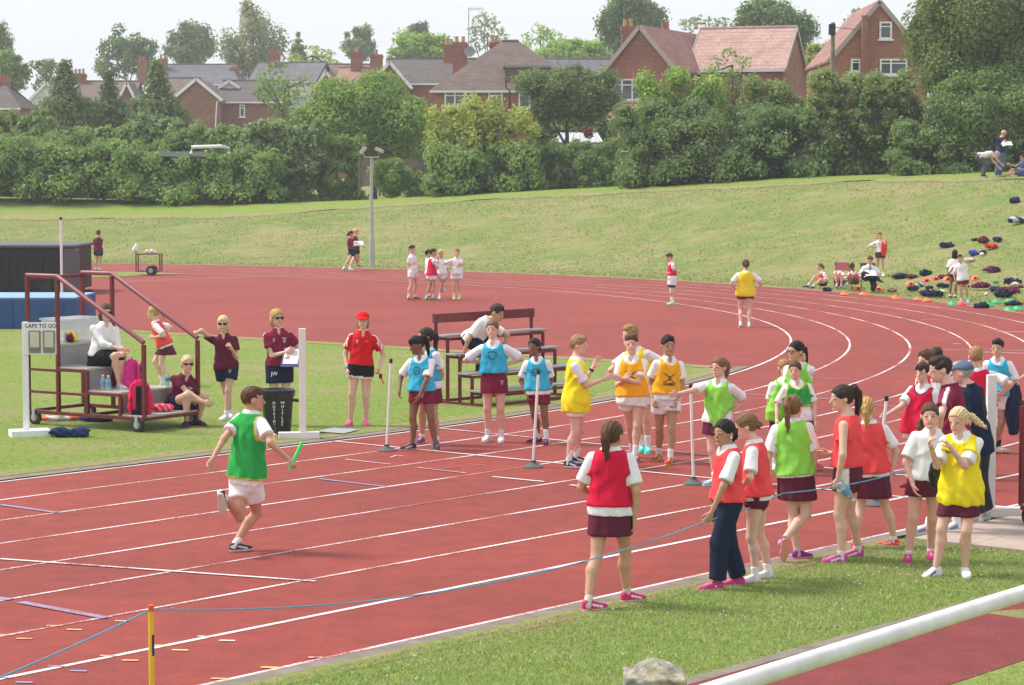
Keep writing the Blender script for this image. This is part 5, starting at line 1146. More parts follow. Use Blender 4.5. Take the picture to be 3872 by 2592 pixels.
    p = Person('blonde girl in a yellow bib at the grass edge on the right', (3612, 2176), 1537, -22, (3624, 1592), feet=((3538, 2150, .05, -68, 14), (3652, 2184, 0)), hands=((3520, 1690, .18), (3592, 1690, .20)), elb=((3556, 1768, .02), (3690, 1800, .12)), knee=((3528, 2000, .2), (3652, 2010, .25)), neck=(3636, 1642), pel=(3632, 1890), hyaw=-38, hpitch=8, skin='fair', key='yellow', curl=(1.1, 1.0))
    p.shirt(WHITE, 1880); p.bib(YELLOW, 1905, wide=.105, loose=.012, knot=-.10); p.skirt(MAROON, 1950); p.shoes((.76, .76, .77), (.72, .72, .74), None, accent=(.04, .06, .25)); p.hair('pale', 'back', [(0, -.42, .15), (-.05, -.56, .12), (-.22, -.72, .0), (-.42, -.80, -.2), (-.62, -.85, -.35), (-.8, -.85, -.5)])
    V2, F2 = swoosh2d(.11); p.decal(V2, F2, .70, .06, P_BLACK); V2, F2 = crest2d(.065); p.decal(V2, F2, -.22, -.10, P_WHITE, 'bottom')
def far_side():
    g = 'children waiting across the track for the baton'
    p = Person('boy in a crimson bib with navy trim reaching for a pole', (3460, 1846), 1372, -32, (3488, 1412), feet=((3430, 1842, -50), (3490, 1850, -30)), hands=((3352, 1570, .1), (3545, 1640, 0)), elb=((3400, 1560, .1), None), neck=(3494, 1460), hyaw=-40, skin='fair', curl=(1.1, .5))
    p.shirt(WHITE, 1640); p.bib(CRIMSON, 1655, trim=NAVYC, wide=.105, v=.02, loose=.02); p.shorts(WHITE, .5, .02); p.shoes((.3, .03, .02), (.05, .05, .05)); p.hair('dark', 'fringe', vol=1.3)
    p = Person('curly brown haired boy half hidden behind the crimson bib', (3520, 1806), 1329, -60, (3500, 1364), neck=(3508, 1415), hands=(None, None), skin='fair'); p.shirt(WHITE, 1620); p.bib(CRIMSON, 1600); p.shorts(WHITE, .5); p.shoes((.1, .1, .12)); p.hair('brown', 'short', vol=1.4)
    p = Person('dark haired boy furthest back behind the maroon shirted man', (3552, 1792), 1320, 170, (3540, 1354), neck=(3542, 1400), skin='fair'); p.shirt(WHITE, 1610); p.bib(CRIMSON, 1590); p.shorts(WHITE, .5); p.shoes((.1, .1, .12)); p.hair('dark', 'short', vol=1.3)
    p = Person('man in a maroon sports shirt with white piping leaning forward', (3580, 2016), 1353, -110, (3555, 1400), feet=((3600, 2012, -60), (3488, 2022, -80)), hands=((3560, 1660, -.1), (3552, 1640, .25)), elb=((3620, 1590, -.2), (3560, 1570, .35)), neck=(3592, 1462), pel=(3612, 1740), hyaw=-84, hpitch=6, skin='fair', bw=1.12)
    p.shirt(MAROONB, 1720, .7, stripe=('one', WHITE)); p.shorts(NAVYC, .62, .03); p.shoes((.50, .50, .53), (.75, .75, .75), WHITE, .05, accent=(.1, .15, .35)); p.hair('dark', 'short')
    p = Person('older man in a navy shirt and faded blue cap', (3690, 1980), 1374, -128, (3638, 1412), feet=((3710, 1968, -60), (3680, 1985, -70)), neck=(3662, 1462), pel=(3685, 1720), hands=((3700, 1690, -.1), (3640, 1680, .2)), hyaw=-112, skin='pink', bw=1.15)
    p.shirt((.012, .022, .045), 1720, .8); p.shorts((.04, .045, .06), 1.9, .03, 'trousers'); p.shoes((.6, .6, .6), (.75, .75, .75), WHITE, accent=(.75, .25, .1)); p.cap((.10, .14, .22)); p.hair('grey', 'crop', vol=.5)
    p = Person('boy seen from behind in a crimson bib beside the white post', (3712, 1812), 1316, 172, (3690, 1352), neck=(3694, 1400), pel=(3712, 1600), hands=((3772, 1500, .05), None), elb=((3786, 1430, .1), None), skin='fair'); p.shirt(WHITE, 1560); p.bib(CRIMSON, 1545, wide=.1); p.shorts(WHITE, .5); p.shoes((.2, .2, .22)); p.hair('sandy', 'crop')
    V2, F2 = swoosh2d(.05); p.decal(V2, F2, .85, 0, P_GREYP, back=True)
    p = Person('boy in a blue bib carrying a navy jacket at the right edge', (3770, 1716), 1278, -14, (3772, 1318), feet=((3752, 1716, -30), (3786, 1712, 50)), hands=((3760, 1492, .1), (3800, 1480, .15)), elb=((3735, 1430, -.1), (3850, 1420, 0)), neck=(3774, 1358), hyaw=-25, skin='asian', key='jacketboy')
    p.shirt(WHITE, 1500); p.bib(CYAN, 1495, wide=.09); p.shorts(WHITE, .5, .02); p.shoes((.45, .42, .40), (.75, .3, .15), (.03, .03, .035), .075); p.hair('black', 'crop', vol=1.2)
    V2, F2 = swoosh2d(.06); p.decal(V2, F2, .80, 0, P_BLACK)
    p = Person('girl in a knotted lime bib stretching one arm to the boys', (2708, 1836), 1348, -22, (2720, 1390), feet=((2690, 1838, -60), (2735, 1832, -20)), hands=((2562, 1490, .25), (2764, 1560, 0)), elb=((2640, 1480, .15), None), neck=(2722, 1440), hyaw=-48, skin='fair', curl=(.15, .5))
    p.shirt(WHITE, 1600); p.bib(LIME, 1618, wide=.088, loose=.03, knot=.55); p.skirt(MAROON, 1642); p.shoes((.25, .50, .62), (.7, .7, .7)); p.hair('lightbrown', 'back', PONY)
    V2, F2 = swoosh2d(.06); p.decal(V2, F2, .55, .03, P_DGREEN); p.part('bib_knot', lambda P: smin(ell(P, p.p0 + p.tf * .125 + p.u * .07, (.026, .026, .03)), cone(P, p.p0 + p.tf * .12 + p.u * .06, p.p0 + p.tf * .14 - p.u * .02 + p.tr * .03, .012, .022), .01), p.p0 - .22, p.p0 + .28, .008, M_CLOTH, LIME)
    p = Person('blond boy in a long yellow bib holding out both hands', (2178, 1766), 1272, 82, (2188, 1308), feet=((2166, 1770, 75), (2196, 1752, 75)), hands=((2285, 1434, .1), (2245, 1386, -.25)), elb=((2205, 1462, .15), (2210, 1440, -.25)), neck=(2180, 1358), pel=(2178, 1540), hyaw=78, skin='pink', key='yboy', curl=(.15, .2))
    p.shirt(WHITE, 1540); p.bib(YELLOW, 1568, wide=.105, loose=.016); p.shorts(WHITE, .5, .02); p.shoes((.02, .035, .09), (.72, .72, .70), WHITE, .09, accent=WHITE); p.hair('sandy', 'crop', vol=1.3)
    p.part('wristband', lambda P: np.maximum(cone(P, p.el[1], p.wr[1], .034, .031), np.abs((P - (p.el[1] * .22 + p.wr[1] * .78).astype(f32)) @ unit(p.wr[1] - p.el[1]).astype(f32)) - .014), p.wr[1] - .2, p.wr[1] + .1, .008, M_SHOE, (.02, .02, .025))
    p = Person('tall boy in a yellow bib with hands on hips behind the others', (2440, 1714), 1233, -30, (2382, 1268), feet=((2425, 1712, -10), (2450, 1716, -5)), hands=((2362, 1440, -.05), (2455, 1430, -.05)), elb=((2322, 1365, 0), (2510, 1352, 0)), neck=(2402, 1320), pel=(2425, 1480), hyaw=-58, skin='fair')
    p.shirt(WHITE, 1500, .72); p.bib(YELLOW, 1490, wide=.09, loose=.025); p.shorts(WHITE, .55, .02); p.shoes((.05, .55, .48), (.75, .75, .75), WHITE, .1); p.hair('sandy', 'short', vol=1.4)
    p = Person('boy in an orange bib clasping his hands', (2398, 1740), 1268, -8, (2388, 1302), feet=((2392, 1730, -5), (2405, 1748, 8)), hands=((2362, 1432, .2), (2352, 1434, .22)), elb=((2336, 1452, 0), (2450, 1448, .05)), neck=(2388, 1352), pel=(2392, 1545), hyaw=-8, skin='fair', key='org1')
    p.shirt(WHITE, 1532, .7, loose=.01); p.bib(ORANGE, 1498, wide=.095, loose=.015); p.shorts(WHITE, .40, .024); p.shoes((.28, .02, .03), (.6, .6, .6), WHITE, .085); p.hair('brown', 'crop', vol=1.2)
    V2, F2 = gilbert_logo(.15); p.decal(V2, F2, .50, 0, P_BLACK); V2, F2 = crest2d(.06); p.decal(V2, F2, -.12, -.085, P_GREYP, 'bottom')
    p = Person('dark haired boy in an orange bib standing with hands down', (2508, 1752), 1275, 14, (2526, 1308), feet=((2484, 1744, -25), (2530, 1758, -20)), hands=((2468, 1512, .1), (2556, 1520, .12)), elb=((2455, 1440, -.05), (2590, 1440, -.05)), neck=(2528, 1356), pel=(2518, 1548), hyaw=12, skin='olive', key='org2', curl=(.7, .9))
    p.shirt(WHITE, 1512, .68); p.bib(ORANGE, 1490, wide=.09, loose=.012); p.shorts(WHITE, .44, .026); p.shoes((.45, .05, .03), (.55, .65, .1), WHITE, .075, accent=(.5, .75, .05)); p.hair('black', 'crop', vol=1.3)
    V2, F2 = gilbert_logo(.155); p.decal(V2, F2, .48, .01, P_BLACK); p.decal(*crest2d(.06), -.18, -.085, P_GREYP, 'bottom')
    p = Person('black haired girl in a blue bib looking down by the first pole', (1600, 1700), 1267, -18, (1576, 1308), feet=((1545, 1702, -70), (1650, 1704, 10)), hands=((1510, 1480, .05), (1586, 1498, .22)), elb=((1530, 1400, -.1), (1625, 1420, .15)), neck=(1592, 1350), pel=(1594, 1500), hyaw=-62, hpitch=16, skin='brown')
    p.shirt(WHITE, 1470); p.bib(CYAN, 1478, wide=.09); p.skirt(MAROONB, 1524, .95); p.shoes((.03, .03, .035), (.55, .55, .55), None, accent=WHITE); p.hair('black', 'fringe', PONY_HI, vol=1.2); p.decal(*shield_logo(.10), .60, .02, P_BLACK); p.decal(*crest2d(.07), -.14, -.05, P_WHITE, 'bottom')
    p = Person('brown haired girl hidden behind the black haired blue bib girl', (1622, 1683), 1238, -40, (1610, 1276), feet=((1590, 1678, -20), (1648, 1690, -10)), neck=(1618, 1322), pel=(1624, 1480), hands=(None, (1652, 1480, .05)), hyaw=-75, skin='tan'); p.shirt(WHITE, 1470, .7); p.bib(CYAN, 1440); p.skirt(MAROONB, 1524); p.shoes((.16, .03, .16), (.5, .5, .55), WHITE, .04); p.hair('dark', 'back', PONY)
    p = Person('girl in a blue bib with hands on hips and maroon skirt', (1868, 1672), 1212, -8, (1862, 1246), feet=((1840, 1672, -15), (1896, 1674, 0)), hands=((1828, 1372, -.08), (1908, 1382, -.02)), elb=((1788, 1345, -.05), (1958, 1340, -.05)), neck=(1866, 1296), pel=(1868, 1450), hyaw=-14, skin='pink')
    p.shirt(WHITE, 1410, .85); p.bib(CYAN, 1410, wide=.095, loose=.015); p.skirt(MAROONB, 1485, 1.0); p.shoes((.62, .55, .56), (.70, .66, .66), (.78, .70, .72), .06, accent=(.6, .2, .35)); p.hair('lightbrown', 'back', PONY_S); p.decal(*shield_logo(.115), .66, 0, P_BLACK); p.decal(*crest2d(.05), -.1, -.12, P_WHITE, 'bottom')
    p = Person('small dark girl in a blue bib behind the second pole', (2040, 1680), 1273, -8, (2020, 1312), feet=((2022, 1676, -75), (2064, 1684, -10)), hands=((1990, 1490, .05), (2066, 1492, .05)), elb=((1965, 1420, -.1), (2095, 1420, -.1)), neck=(2030, 1356), pel=(2034, 1510), hyaw=-32, skin='brown'); p.shirt(WHITE, 1492); p.bib(CYAN, 1476, wide=.092); p.skirt(MAROONB, 1528, .9); p.shoes((.03, .03, .035), (.75, .08, .25), WHITE, .10, accent=(.8, .1, .3)); p.hair('black', 'back', PONY_S); p.decal(*shield_logo(.105), .55, .0, P_BLACK)
    # the green team
    p = Person('girl with spectacles touching her ear behind the green bibs', (3034, 1782), 1291, -30, (3010, 1330), neck=(3022, 1376), hands=((2980, 1560, 0), (3036, 1362, .05)), elb=(None, (3072, 1436, 0)), hyaw=-55, skin='asian'); p.shirt(WHITE, 1570); p.bib(LIME, 1560); p.skirt(MAROON, 1640); p.shoes((.6, .6, .6)); p.spectacles(); p.hair('black', 'back', [(0, -.42, .15), (0, -.56, .1), (-.02, -.62, -.15), (-.04, -.6, -.5), (-.06, -.56, -.8)])
    p = Person('small fair girl in a lime bib left of the dark green bib', (2952, 1776), 1351, 12, (2966, 1394), neck=(2962, 1438), hands=((2938, 1516, .15), None), elb=((2915, 1510, 0), None), hyaw=18, skin='pink'); p.shirt(WHITE, 1600); p.bib(LIME, 1625, loose=.03); p.skirt(MAROON, 1650); p.shoes((.7, .7, .7)); p.hair('sandy', 'down')
    p = Person('girl in a dark green bib with yellow trim, arms down', (3030, 1796), 1355, 4, (3006, 1402), feet=((2990, 1790, 0), (3090, 1776, 40)), neck=(3012, 1446), hands=((2936, 1590, .08), (3082, 1600, .08)), elb=((2938, 1520, -.1), (3095, 1520, -.1)), hyaw=-18, skin='fair'); p.shirt(WHITE, 1594); p.bib(GREEN, 1536, trim=(.75, .58, .03), wide=.105, loose=.018); p.skirt(MAROON, 1650); p.shoes((.75, .12, .28), (.8, .35, .1)); p.hair('brown', 'back', PONY_S); p.decal(*swoosh2d(.05), .72, .07, P_DGREEN)
def officials():
    p = Person('woman in a red cap and red polo shirt holding a starting gun', (1350, 1612), 1180, 0, (1372, 1214), feet=((1320, 1613, -12), (1384, 1612, 5)), hands=((1313, 1398, .05), (1436, 1392, .05)), elb=((1300, 1340, -.1), (1450, 1340, -.1)), neck=(1374, 1258), pel=(1364, 1405), skin='fair', key='redcap', curl=(.6, 1.1))
    p.shirt(REDPOLO, 1380, .66, stripe=('three', WHITE)); p.shorts(BLACKC, .38, .022, hemcol=WHITE); p.shoes((.75, .12, .25), (.45, .18, .5), None); p.cap((.70, .012, .016)); p.hair('sandy', 'bob'); p.decal(*swoosh2d(.05), .78, -.07, P_WHITE, 'shirt'); p.decal(*crest2d(.05), .72, .07, P_WHITE, 'shirt')
    p.part('watch', lambda P: np.maximum(cone(P, p.el[0], p.wr[0], .034, .032), np.abs((P - (p.el[0] * .12 + p.wr[0] * .88).astype(f32)) @ unit(p.wr[0] - p.el[0]).astype(f32)) - .016), p.wr[0] - .15, p.wr[0] + .15, .008, M_SHOE, (.1, .35, .5))
    p = Person('blonde woman in sunglasses writing on a blue clipboard', (1062, 1612), 1161, 12, (1046, 1204), hands=((1082, 1332, .22), (1106, 1352, .2)), elb=((1012, 1330, .05), (1128, 1330, 0)), neck=(1052, 1250), pel=(1056, 1400), hyaw=34, skin='fair', key='clipboard', curl=(.9, .8))
    p.shirt(MAROONB, 1383, .55, stripe=('one', WHITE), loose=.004); p.shorts(NAVYC, .62, .022); p.shoes((.1, .12, .15)); p.sunglasses(); p.hair('blonde', 'bob'); p.decal(*text2d('JW', .07, bold=.002), -.26, .085, P_WHITE, 'bottom'); p.decal(*crest2d(.07), .70, -.07, P_WHITE, 'shirt'); p.decal(*crest2d(.04), .72, .075, P_WHITE, 'shirt')
    p = Person('blonde woman in sunglasses resting one hand on the stair rail', (858, 1588), 1186, 0, (844, 1226), feet=((872, 1584, 5), (848, 1593, -25)), hands=((738, 1262, -.05), (876, 1318, .2)), elb=((790, 1275, .05), (894, 1345, .0)), neck=(846, 1268), pel=(856, 1415), skin='fair', key='leaner', curl=(1.1, .9)); p.shirt(POLO, 1398, .6); p.shorts(NAVYC, .55, .024); p.shoes((.68, .68, .66), (.7, .7, .7), WHITE, .05); p.sunglasses(); p.hair('pale', 'bob'); p.decal(*crest2d(.06), .66, -.07, P_WHITE, 'shirt'); p.decal(*crest2d(.07), -.2, -.06, P_WHITE, 'bottom')
    p = Person('woman in sunglasses sitting on the lowest step of the stand', (730, 1616), 1339, 18, (709, 1378), ht=1.62, feet=((702, 1619, -5), (758, 1613, 45)), hands=((766, 1518, .12), (772, 1522, .13)), elb=((672, 1500, .15), (735, 1490, .0)), knee=((742, 1520, .3), (820, 1505, .05)), pel=(676, 1530, -.18), neck=(704, 1422, -.06), skin='fair', key='sitter'); p.shirt(POLO, -.1, .6); p.shorts(NAVYC, .5, .02); p.shoes((.07, .015, .04), (.06, .05, .05), None); p.sunglasses(); p.hair('pale', 'back', [(0, -.42, .0), (.2, -.45, -.1), (.3, -.35, -.3)]); p.decal(*crest2d(.06), .68, -.07, P_WHITE, 'shirt')
def far_people():
    p = Person('distant man in a maroon shirt watching from the far bend', (371, 1028), 868, 160, (373, 884), hands=((362, 930, -.25), None), skin='tan'); p.shirt(POLO, 952, .6); p.shorts(NAVYC, .55, .02); p.shoes((.2, .2, .2)); p.hair('brown', 'crop')
    p = Person('dark haired woman in maroon walking with papers by the lamp post', (1330, 1026), 868, 78, (1328, 886), feet=((1366, 1023, 75), (1302, 1028, 75)), hands=((1342, 925, .05), (1345, 922, -.1)), elb=((1318, 930, .1), None), neck=(1322, 903), skin='tan', key='paperwoman'); p.shirt(MAROONB, 944, .6); p.shorts(NAVYC, .58, .02); p.shoes((.08, .1, .14)); p.hair('dark', 'back', PONY_S)
    p = Person('blonde woman in maroon walking on the far side of her companion', (1345, 1022), 861, 78, (1346, 877), hands=((1376, 934, -.2), None), neck=(1342, 896), feet=((1328, 1024, 75), (1360, 1019, 75)), skin='fair'); p.shirt(MAROONB, 940, .6); p.shorts(NAVYC, .5, .02); p.shoes((.6, .6, .6)); p.sunglasses(); p.hair('pale', 'crop')
    p = Person('boy all in white at the left of the distant group', (1563, 1136), 929, 62, (1558, 945), feet=((1550, 1137, 70), (1576, 1134, 70)), hands=((1570, 993, .1), (1568, 990, -.1)), elb=((1556, 1000, .1), None), hyaw=50, skin='pink'); p.shirt(WHITE, 1022, .55); p.shorts(WHITE, .42, .02); p.shoes((.14, .02, .03), (.6, .5, .5), WHITE, .08); p.hair('dark', 'short')
    p = Person('dark haired boy mostly hidden behind the distant red vest', (1626, 1128), 944, 100, (1620, 960), skin='tan'); p.shirt(WHITE, 1040); p.shorts(WHITE, .5, .02); p.shoes((.6, .05, .05)); p.hair('black', 'short')
    p = Person('boy in a red vest raising a hand in the distant group', (1630, 1138), 941, 112, (1638, 957), feet=((1642, 1138, 80), (1617, 1138, 85)), hands=((1657, 985, 0), (1645, 1000, -.1)), elb=((1654, 1012, .05), None), hyaw=95, skin='tan'); p.shirt(WHITE, 1045); p.bib(CRIMSON, 1042); p.shorts(WHITE, .42, .02); p.shoes((.05, .16, .16), (.45, .75, .1), WHITE, .09); p.hair('dark', 'short')
    p = Person('blond boy in white with crossed feet in the distant group', (1672, 1132), 943, 8, (1667, 960), feet=((1685, 1126, 40), (1662, 1132, 0)), skin='tan'); p.shirt(WHITE, 1040); p.shorts(WHITE, .5, .02); p.shoes((.6, .58, .56), (.6, .3, .3), WHITE, .08); p.hair('pale', 'short', vol=1.4)
    p = Person('sandy haired boy in white with a hand to his face', (1727, 1134), 939, 0, (1728, 956), hands=((1700, 1000, -.1), (1730, 975, .12)), elb=((1696, 992, 0), (1743, 1003, .1)), skin='fair'); p.shirt(WHITE, 1040); p.shorts(WHITE, .5, .02); p.shoes((.45, .62, .1), (.1, .35, .5), WHITE, .08); p.hair('sandy', 'short', vol=1.3)
    p = Person('boy in a red vest with bandaged knee standing alone', (2538, 1154), 956, -78, (2531, 974), hands=((2516, 1032, -.05), (2518, 1034, .1)), elb=(None, (2540, 1030, .1)), neck=(2541, 993), pel=(2542, 1048), hpitch=15, skin='fair'); p.shirt(WHITE, 1058, .6); p.bib(CRIMSON, 1044); p.shorts(BLACKC, .72, .014, name='undershorts'); p.shorts(WHITE, .56, .028); p.shoes((.32, .75, .12), (.3, .8, .2), WHITE, .11); p.hair('brown', 'short')
    p.part('bandage', lambda P: np.maximum(cone(P, p.hip[1] * .12 + p.kn[1] * .88, p.kn[1] * .85 + p.an[1] * .15, .068, .062), 0 * P[:, 0] - 1), p.kn[1] - .15, p.kn[1] + .15, .015, M_CLOTH, (.62, .52, .38))
    p = Person('woman in a yellow bib walking away along the bend', (2818, 1238), 984, 180, (2820, 1002), feet=((2832, 1239, 180), (2800, 1226, .1, 180, 35)), hands=((2862, 1100, -.05), (2788, 1100, .0)), elb=((2872, 1065, .05), (2776, 1065, .05)), bw=1.2, skin='fair'); p.shirt(WHITE, 1110, .8); p.bib(YELLOW, 1120, wide=.1); p.shorts(MAROONB, .36, .012); p.shoes((.68, .68, .66), (.7, .7, .7), WHITE, .05); p.hair('brown', 'back', PONY_S)
    # on the grass by the bank
    g = 'x'
    p = Person('girl in a coral bib sitting on the grass at the left of the bank group', (3100, 1088), 993, -58, (3100, 1010), ht=1.5, pel=(3112, 1070, 0), neck=(3104, 1028, 0), feet=((3055, 1080, .05, -70, 0), (3074, 1084, .2, -60, 0)), hands=((3096, 1034, .15), (3098, 1070, .2)), knee=((3082, 1046, .1), (3100, 1050, .5)), hyaw=-75, skin='fair'); p.shirt(WHITE, -.05); p.bib(CORAL, .05); p.shorts(MAROON, .4, .012); p.shoes((.05, .05, .06)); p.hair('lightbrown', 'back', PONY_S)
    p = Person('blonde child hugging knees behind the red folding chair', (3172, 1088), 993, -40, (3172, 1008), ht=1.45, pel=(3172, 1068, 0), neck=(3172, 1026, .08), feet=((3166, 1082, .35, -40, 0), (3180, 1084, .3, -30, 0)), hands=((3165, 1050, .3), (3180, 1050, .3)), knee=((3160, 1040, .4), (3184, 1040, .4)), hpitch=25, skin='fair'); p.shirt(WHITE, -.05); p.bib(CORAL, .05); p.shorts(MAROON, .4, .012); p.shoes((.3, .05, .06)); p.hair('pale', 'short', vol=1.3)
    p = Person('dark haired girl in a coral bib looking down beside the red chair', (3222, 1086), 989, -15, (3222, 1010), ht=1.5, pel=(3228, 1064, 0), neck=(3228, 1028, .05), feet=((3178, 1086, .2, -60, 0), (3200, 1078, .35, -50, 0)), hands=((3215, 1062, .2), (3232, 1068, .1)), knee=((3200, 1042, .4), (3216, 1040, .5)), hpitch=30, skin='brown'); p.shirt(WHITE, -.05); p.bib(CORAL, .05); p.shorts(MAROON, .4, .012); p.shoes((.5, .5, .5)); p.hair('dark', 'back', PONY_HI)
    p = Person('man in white shirt and grey tie seated on a folding chair', (3295, 1104), 968, 0, (3290, 985), ht=1.76, pel=(3286, 1048, -.05), neck=(3289, 1004, -.03), feet=((3318, 1052, .35, 60, 20), (3302, 1104, 0)), hands=((3276, 1034, .25), (3302, 1036, .25)), elb=((3258, 1030, 0), (3322, 1030, 0)), knee=((3282, 1036, .6), (3304, 1044, .6)), hpitch=22, skin='pink', key='tieman', bw=1.05); p.shirt(WHITE, -.05, .75); p.shorts((.018, .018, .022), 1.95, .02, 'trousers'); p.shoes((.02, .02, .02), (.02, .02, .02), (.02, .02, .02)); p.hair('brown', 'crop')
    p.part('tie', lambda P: np.maximum(p.fields['shirt'](P) - .012, np.maximum(np.abs((P - p.p0.astype(f32)) @ p.tr.astype(f32)) - .03, np.maximum(-((P - p.p0.astype(f32)) @ p.tf.astype(f32)), (P - p.p0.astype(f32)) @ p.u.astype(f32) / p.L - .96))), p.p0 - .25, p.p1 + .2, .02, M_CLOTH, (.13, .15, .19))
    p = Person('girl in white polo and sunglasses holding a red cloth on the slope', (3330, 1046), 874, 0, (3326, 891), hands=((3312, 936, .05), (3330, 905, .15)), elb=((3300, 925, 0), (3352, 925, .05)), feet=((3318, 1042, 0), (3340, 1046, 10)), skin='fair', key='clothgirl'); p.shirt(WHITE, 955); p.skirt(MAROON, 976); p.shoes((.72, .72, .72)); p.sunglasses(); p.hair('lightbrown', 'down')
    p = Person('girl with long black hair turned away near the scattered clothes', (3603, 1130), 941, 152, (3611, 960), hands=((3575, 1045, .05), None), skin='brown'); p.shirt(WHITE, 1038); p.shorts(MAROON, .32, .012); p.shoes((.08, .1, .08)); p.hair('black', 'down', vol=1.3)
    p = Person('girl in white polo facing the track near the scattered clothes', (3648, 1148), 960, 4, (3629, 978), feet=((3634, 1148, 0), (3660, 1147, 10)), skin='asian'); p.shirt(WHITE, 1062, .7, loose=.01); p.shorts(MAROONB, .5, .02); p.shoes((.25, .45, .6), (.7, .7, .7)); p.hair('black', 'back', PONY_S)
    p = Person('bald man in a navy T shirt and jeans reading a paper', None, 491, 35, (3795, 505), basept=BT(3773, 93.0), hands=((3792, 539, .2), (3800, 541, .2)), elb=((3762, 545, .0), None), neck=(3788, 520), hpitch=25, skin='tan', bw=1.15, key='bald'); p.shirt((.02, .035, .08), 578, .6, collar=False, name='t_shirt'); p.shorts((.10, .17, .27), 1.97, .02, 'jeans'); p.shoes((.05, .08, .15)); p.hair('dark', 'bald'); p.decal(*crest2d(.2), .6, 0, P_WHITE, 'shirt')
    p = Person('grey haired man in a pale pink shirt bending down on the bank', None, 570, 88, (3768, 586, .0), basept=BT(3716, 92.0), ht=1.74, pel=(3703, 594, 0), neck=(3752, 580, 0), hands=((3788, 622, .1), (3785, 645, -.05)), elb=((3772, 606, .2), (3765, 620, -.1)), knee=((3738, 628, .2), (3734, 626, -.1)), hpitch=50, skin='pink', bw=1.1); p.shirt((.72, .60, .62), -.08, 1.9); p.shorts((.085, .09, .11), 1.96, .02, 'trousers'); p.shoes((.03, .03, .03)); p.hair('grey', 'crop')
    p = Person('dark haired woman in a blue patterned dress sitting at the bank top', None, 578, -62, (3866, 597), basept=BT(3850, 92.0), ht=1.66, pel=(3864, 652, 0), neck=(3866, 612, 0), feet=((3796, 664, .1, -80, 0), (3786, 665, .2, -80, 0)), hands=((3818, 623, .05), (3860, 640, .2)), elb=((3842, 632, .1), None), knee=((3834, 634, .1), (3830, 636, .25)), skin='tan'); p.shirt((.06, .10, .24), -.1, .5, name='dress_top'); p.skirt((.06, .10, .24), .10); p.shoes((.45, .30, .2), (.3, .2, .1), None); p.sunglasses(); p.hair('dark', 'back', PONY_S)
near_kids()
if not globals().get('SKIP'):
    far_side(); officials(); far_people()
# ================================================================== STANDS AND TRACKSIDE THINGS
M_MAR = paint('maroon_steel', (0.155, 0.022, 0.028), 0.45, 0.15, 5); M_MARL = paint('maroon_rail', (0.24, 0.06, 0.075), 0.4, 0.1, 5)
M_ALU = paint('aluminium_panel', (0.30, 0.29, 0.29), 0.5, 0.08, 2, metal=0.2); M_TREAD = paint('tread_plate', (0.42, 0.40, 0.37), 0.5, 0.2, 30, 0.004, metal=.2); M_TYRE = paint('tyre_rubber', (0.03, 0.03, 0.032), 0.8, 0.2); M_STEEL = paint('galvanised', (0.42, 0.43, 0.44), 0.5, 0.1, 4, metal=.3)
M_SEAT = paint('grey_board', (0.30, 0.29, 0.30), 0.5, 0.1, 3); M_OFFW = paint('white_post', (0.78, 0.75, 0.72), 0.6, 0.06, 3)
def wheel(root, c, ax, r=.11, w=.05):
    e1 = unit(np.cross(ax, [0, 0, 1])); m = MB(); n = 20; pr = [(r * .55, -w / 2), (r * .9, -w / 2), (r, -w / 4), (r, w / 4), (r * .9, w / 2), (r * .55, w / 2)]
    V = [np.array(c) + e1 * (a * math.cos(t)) + np.array([0, 0, 1]) * (a * math.sin(t)) + np.array(ax) * b for a, b in pr for t in [2 * math.pi * k / n for k in range(n)]]
    m.add(V, [(i * n + k, i * n + (k + 1) % n, (i + 1) * n + (k + 1) % n, (i + 1) * n + k) for i in range(5) for k in range(n)] + [tuple(range(5 * n, 6 * n)), tuple(reversed(range(n)))])
    o = m.build('wheel', M_TYRE, root, smooth=True)
    h = MB(); h.tube([np.array(c) - np.array(ax) * (w / 2 + .004), np.array(c) + np.array(ax) * (w / 2 + .004)], r * .5, 14); h.build('hub', M_STEEL, o)
    return o
